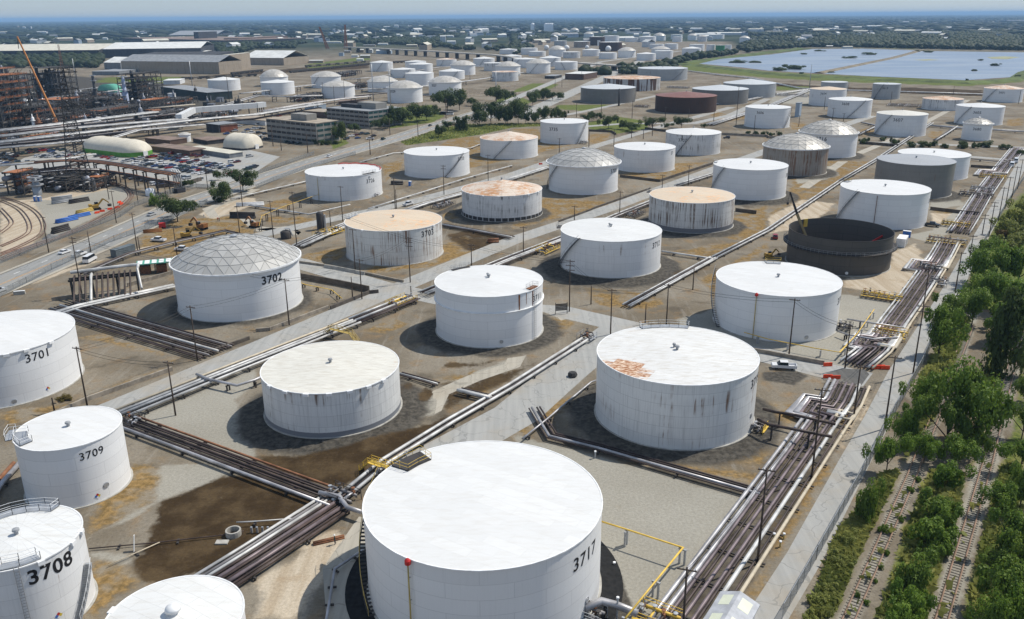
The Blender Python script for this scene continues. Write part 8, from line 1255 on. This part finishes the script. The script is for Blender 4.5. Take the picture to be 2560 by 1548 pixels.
woods('far_woods', 'dark woods spread over the plain behind the tank fields', 46000, 1250, 3800, 12, 8.5, -.45); woods('horizon_woods', 'bluish woods reaching to the horizon', 36000, 3400, 26000, 17, 42, -.75); woods('tree_belt', 'thick belt of trees behind the refinery units', 2600, 700, 1700, 13, 7.5, -2.5, S('A -300 545; 0 560; 500 545; 1100 530; 1330 545; 1330 610; 1000 650; 0 690; -300 720')); woods('tree_belt', 'tree belt along the far shore of the lagoon', 26000, 1000, 4000, 13, 9, -1.2, S('D 430 460; 900 440; 2464 480; 2900 490; 2900 330; 2464 330; 800 330; 400 400'))
woods('tree_belt', 'trees lining the far side of the railway yard', 9000, 900, 2400, 11, 8, -.6, S('B 380 560; 700 520; 1000 420; 1700 420; 2100 480; 2464 500; 2464 460; 1600 380; 900 380; 400 470'))

# weeds and long grass along the tracks: nobody could count the stalks
wr = np.random.default_rng(12); WP = []
for t, n in (('P 380 1490; 620 1490; 960 700; 1230 150; 1280 60; 1100 100; 820 500; 640 700; 560 960', 26000), ('P 1020 1490; 1500 1490; 1780 700; 1900 100; 1560 60; 1280 700; 1160 1100', 7000), ('L 1460 600; 1850 40; 1960 100; 1600 1100; 1300 1490', 5000), ('L 1960 1490; 2200 800; 2390 100; 2200 60; 2100 500', 6000), ('P 1870 1490; 2464 1490; 2464 0; 2240 0; 2050 700', 6000), ('P 700 1490; 860 1490; 1430 120; 1340 110', 500), ('P 1600 1490; 1760 1490; 2150 0; 2070 0', 400), ('H 2230 700; 2464 380; 2464 900; 2200 900', 5000), ('B 1390 1370; 1800 1230; 2050 1200; 2464 1190; C 270 1190; 740 1190; C 0 1230; B 2150 1300; 1450 1400', 5000)):
    P = S(t); xs = [p.x for p in P]; ys = [p.y for p in P]; x = wr.uniform(min(xs), max(xs), n * 2); y = wr.uniform(min(ys), max(ys), n * 2); f = np.sin(x * .9 + 2) * np.sin(y * .7) + .7 * np.sin(x * .31 - y * .23) + wr.normal(0, .5, n * 2); k_ = (polysd(P, x, y) > .3) & (f > -.7); WP.append(np.stack([x[k_], y[k_]], 1))
WP = np.concatenate(WP); n = len(WP); an = wr.uniform(0, 6.28, n); hh = wr.uniform(.3, 1.2, n); u = np.stack([np.cos(an), np.sin(an)], 1); wd = wr.uniform(.18, .5, n)[:, None]; ln = wr.normal(0, .3, (n, 2))
V = np.zeros((n, 4, 3)); V[:, 0, :2] = WP - u * wd; V[:, 1, :2] = WP + u * wd; V[:, 2, :2] = WP + u * wd * 1.3 + ln; V[:, 3, :2] = WP - u * wd * 1.3 + ln; V[:, 2, 2] = hh; V[:, 3, 2] = hh * .9; V[:, :2, 2] = .02
me = bpy.data.meshes.new('weeds'); me.vertices.add(4 * n); me.vertices.foreach_set('co', V.astype(np.float32).ravel()); me.loops.add(4 * n); me.loops.foreach_set('vertex_index', np.arange(4 * n, dtype=np.int32)); me.polygons.add(n); me.polygons.foreach_set('loop_start', (np.arange(n) * 4).astype(np.int32)); me.update(calc_edges=True)
at = me.attributes.new('tone', 'FLOAT', 'FACE'); at.data.foreach_set('value', np.clip(.5 + .35 * np.sin(WP[:, 0] * .21 + WP[:, 1] * .13) + wr.normal(0, .2, n), 0, 1).astype(np.float32)); me.materials.append(LEAF['weed']); tag(addmesh('weeds', me), 'yellow-green weeds and long grass along the tracks', 'weeds', kind='stuff')
# ------------------------------------------------------------------ ground mesh and its material (after mounds are known)
far = np.hypot(gx, gy - 300); ATTR['wood'] = np.clip((far - 1500) / 900, 0, 1)
for t in ('B 0 540; 1000 560; 1700 480; 2464 560; 2464 900; C 400 800; B 0 900', 'C 0 400; 2100 400; 2100 540; 1200 700; 0 700'):
    P = S(t); v = np.clip(polysd(P, gx, gy) / 40 + .5, 0, 1); ATTR['wood'] *= (1 - v)
me = bpy.data.meshes.new('ground'); nx, ny = len(GX), len(GY); nv = nx * ny
me.vertices.add(nv); me.vertices.foreach_set('co', np.stack([gx, gy, gz], 1).astype(np.float32).ravel())
ii = (np.arange(ny - 1)[:, None] * nx + np.arange(nx - 1)[None, :]).ravel()
fc = np.stack([ii, ii + 1, ii + nx + 1, ii + nx], 1).astype(np.int32)
me.loops.add(fc.size); me.loops.foreach_set('vertex_index', fc.ravel()); me.polygons.add(len(fc))
me.polygons.foreach_set('loop_start', (np.arange(len(fc)) * 4).astype(np.int32)); me.polygons.foreach_set('use_smooth', np.ones(len(fc), bool))
me.update(calc_edges=True)
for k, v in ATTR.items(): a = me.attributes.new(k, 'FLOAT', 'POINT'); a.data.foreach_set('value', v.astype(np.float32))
gm, k, b = newmat('ground_soil', .95, 0, .1)
pos = k.n('NewGeometry', out=0)
nA = k.noise(pos, .035, 5); nB = k.noise(pos, .16, 5, .6); nC = k.noise(pos, .9, 5, .65); nD = k.noise(pos, 4.5, 3, .7)
stretch = k.n('Mapping', {0: pos, 2: (0, 0, math.radians(-32)), 3: (.5, .04, 1)}); nT = k.noise(stretch, 1.0, 5, .6)
base = k.mix(k.ramp(nA, .35, .65), (.155, .128, .092), (.245, .215, .17))
base = k.mix(k.math('MULTIPLY', k.ramp(nB, .5, .72), .75), base, (.25, .165, .085))
base = k.mix(k.math('MULTIPLY', k.ramp(nC, .5, .75), .55), base, (.10, .09, .075)); base = k.mix(k.math('MULTIPLY', k.ramp(nT, .52, .72), .5), base, (.30, .275, .235)); base = k.mix(k.math('MULTIPLY', k.ramp(k.noise(pos, .075, 4, .6), .56, .68), .6), base, (.085, .072, .056))
def soft(name, amt=.55, nz=None):
    a = k.n('Attribute', out=2, attribute_name=name); e = k.math('ADD', a, k.math('MULTIPLY', k.math('SUBTRACT', nz or nB, .5), amt * 2))
    e = k.math('ADD', e, k.math('MULTIPLY', k.math('SUBTRACT', nC, .5), .5)); e = k.ramp(e, .35, .75)
    return k.math('MULTIPLY', e, k.ramp(a, 0, .25))
soilc = k.mix(k.ramp(nC, .35, .65), (.15, .10, .04), (.30, .195, .08)); soilc = k.mix(k.ramp(nB, .45, .65), soilc, (.24, .205, .155)); soilc = k.mix(k.math('MULTIPLY', k.ramp(nD, .55, .7), .6), soilc, (.10, .09, .06))
base = k.mix(soft('soil', .9), base, soilc)
sandc = k.mix(k.ramp(nT, .35, .65), (.40, .325, .235), (.50, .43, .335)); sandc = k.mix(k.math('MULTIPLY', k.ramp(nB, .55, .7), .6), sandc, (.34, .25, .16)); base = k.mix(soft('sand', .6), base, sandc)
grav = k.mix(k.ramp(nA, .35, .65), (.29, .272, .23), (.335, .317, .272)); grav = k.mix(k.math('MULTIPLY', k.ramp(nD, .58, .7), .45), grav, (.2, .19, .17)); grav = k.mix(k.math('MULTIPLY', k.ramp(nB, .6, .75), .5), grav, (.27, .24, .19)); base = k.mix(soft('gravel', .5), base, grav)
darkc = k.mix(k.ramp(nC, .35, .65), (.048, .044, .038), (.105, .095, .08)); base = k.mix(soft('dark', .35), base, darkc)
mudc = k.mix(k.ramp(nB, .4, .65), (.042, .027, .013), (.085, .058, .03)); mudc = k.mix(k.math('MULTIPLY', k.ramp(nC, .6, .75), .4), mudc, (.16, .13, .09)); base = k.mix(soft('mud', .7), base, mudc)
grc = k.mix(k.ramp(nC, .35, .65), (.06, .09, .02), (.16, .18, .045)); grc = k.mix(k.math('MULTIPLY', k.ramp(nB, .5, .7), .55), grc, (.22, .19, .07)); base = k.mix(soft('grass', .45), base, grc)
woodc = k.mix(k.ramp(k.noise(pos, .004, 6, .65), .45, .6), (.022, .034, .014), (.06, .07, .04)); base = k.mix(k.n('Attribute', out=2, attribute_name='wood'), base, woodc)
spk = k.noise(pos, 2.1, 6, .78); base = k.mix(1.0, base, k.mix(k.ramp(spk, .32, .68), (.80, .79, .77), (1.10, 1.10, 1.09)), 'MULTIPLY')
k.L.new(base, b.inputs['Base Color'])
bp = k.n('Bump', {'Strength': .5, 'Distance': .25, 'Height': k.math('ADD', nC, k.math('MULTIPLY', nD, .35))}); k.L.new(bp, b.inputs['Normal'])
me.materials.append(gm); go = bpy.data.objects.new('ground', me); COL.objects.link(go); tag(go, kind='structure')
# ------------------------------------------------------------------ tell look-alikes apart by their place in a row
def ordinal(i, n):
    W = ['first', 'second', 'third', 'fourth', 'fifth', 'sixth', 'seventh', 'eighth', 'ninth', 'tenth', 'eleventh', 'twelfth', 'thirteenth', 'fourteenth', 'fifteenth', 'sixteenth', 'seventeenth', 'eighteenth', 'nineteenth', 'twentieth', 'twenty-first', 'twenty-second']
    if n == 2: return ('left', 'right')[i] + ' of the two'
    if i == 0: return 'leftmost'
    if i == n - 1: return 'rightmost'
    if n > 44: return 'number %d from the left' % (i + 1)
    return W[i] + ' from the left' if i <= n // 2 else W[n - 1 - i] + ' from the right'
by = {}
for o, ph, x in NAMED: by.setdefault(ph, []).append((x, o))
for ph, L in by.items():
    L.sort(key=lambda t: t[0])
    for i, (x, o) in enumerate(L): o['label'] = ph if len(L) == 1 else ph + ', ' + ordinal(i, len(L))
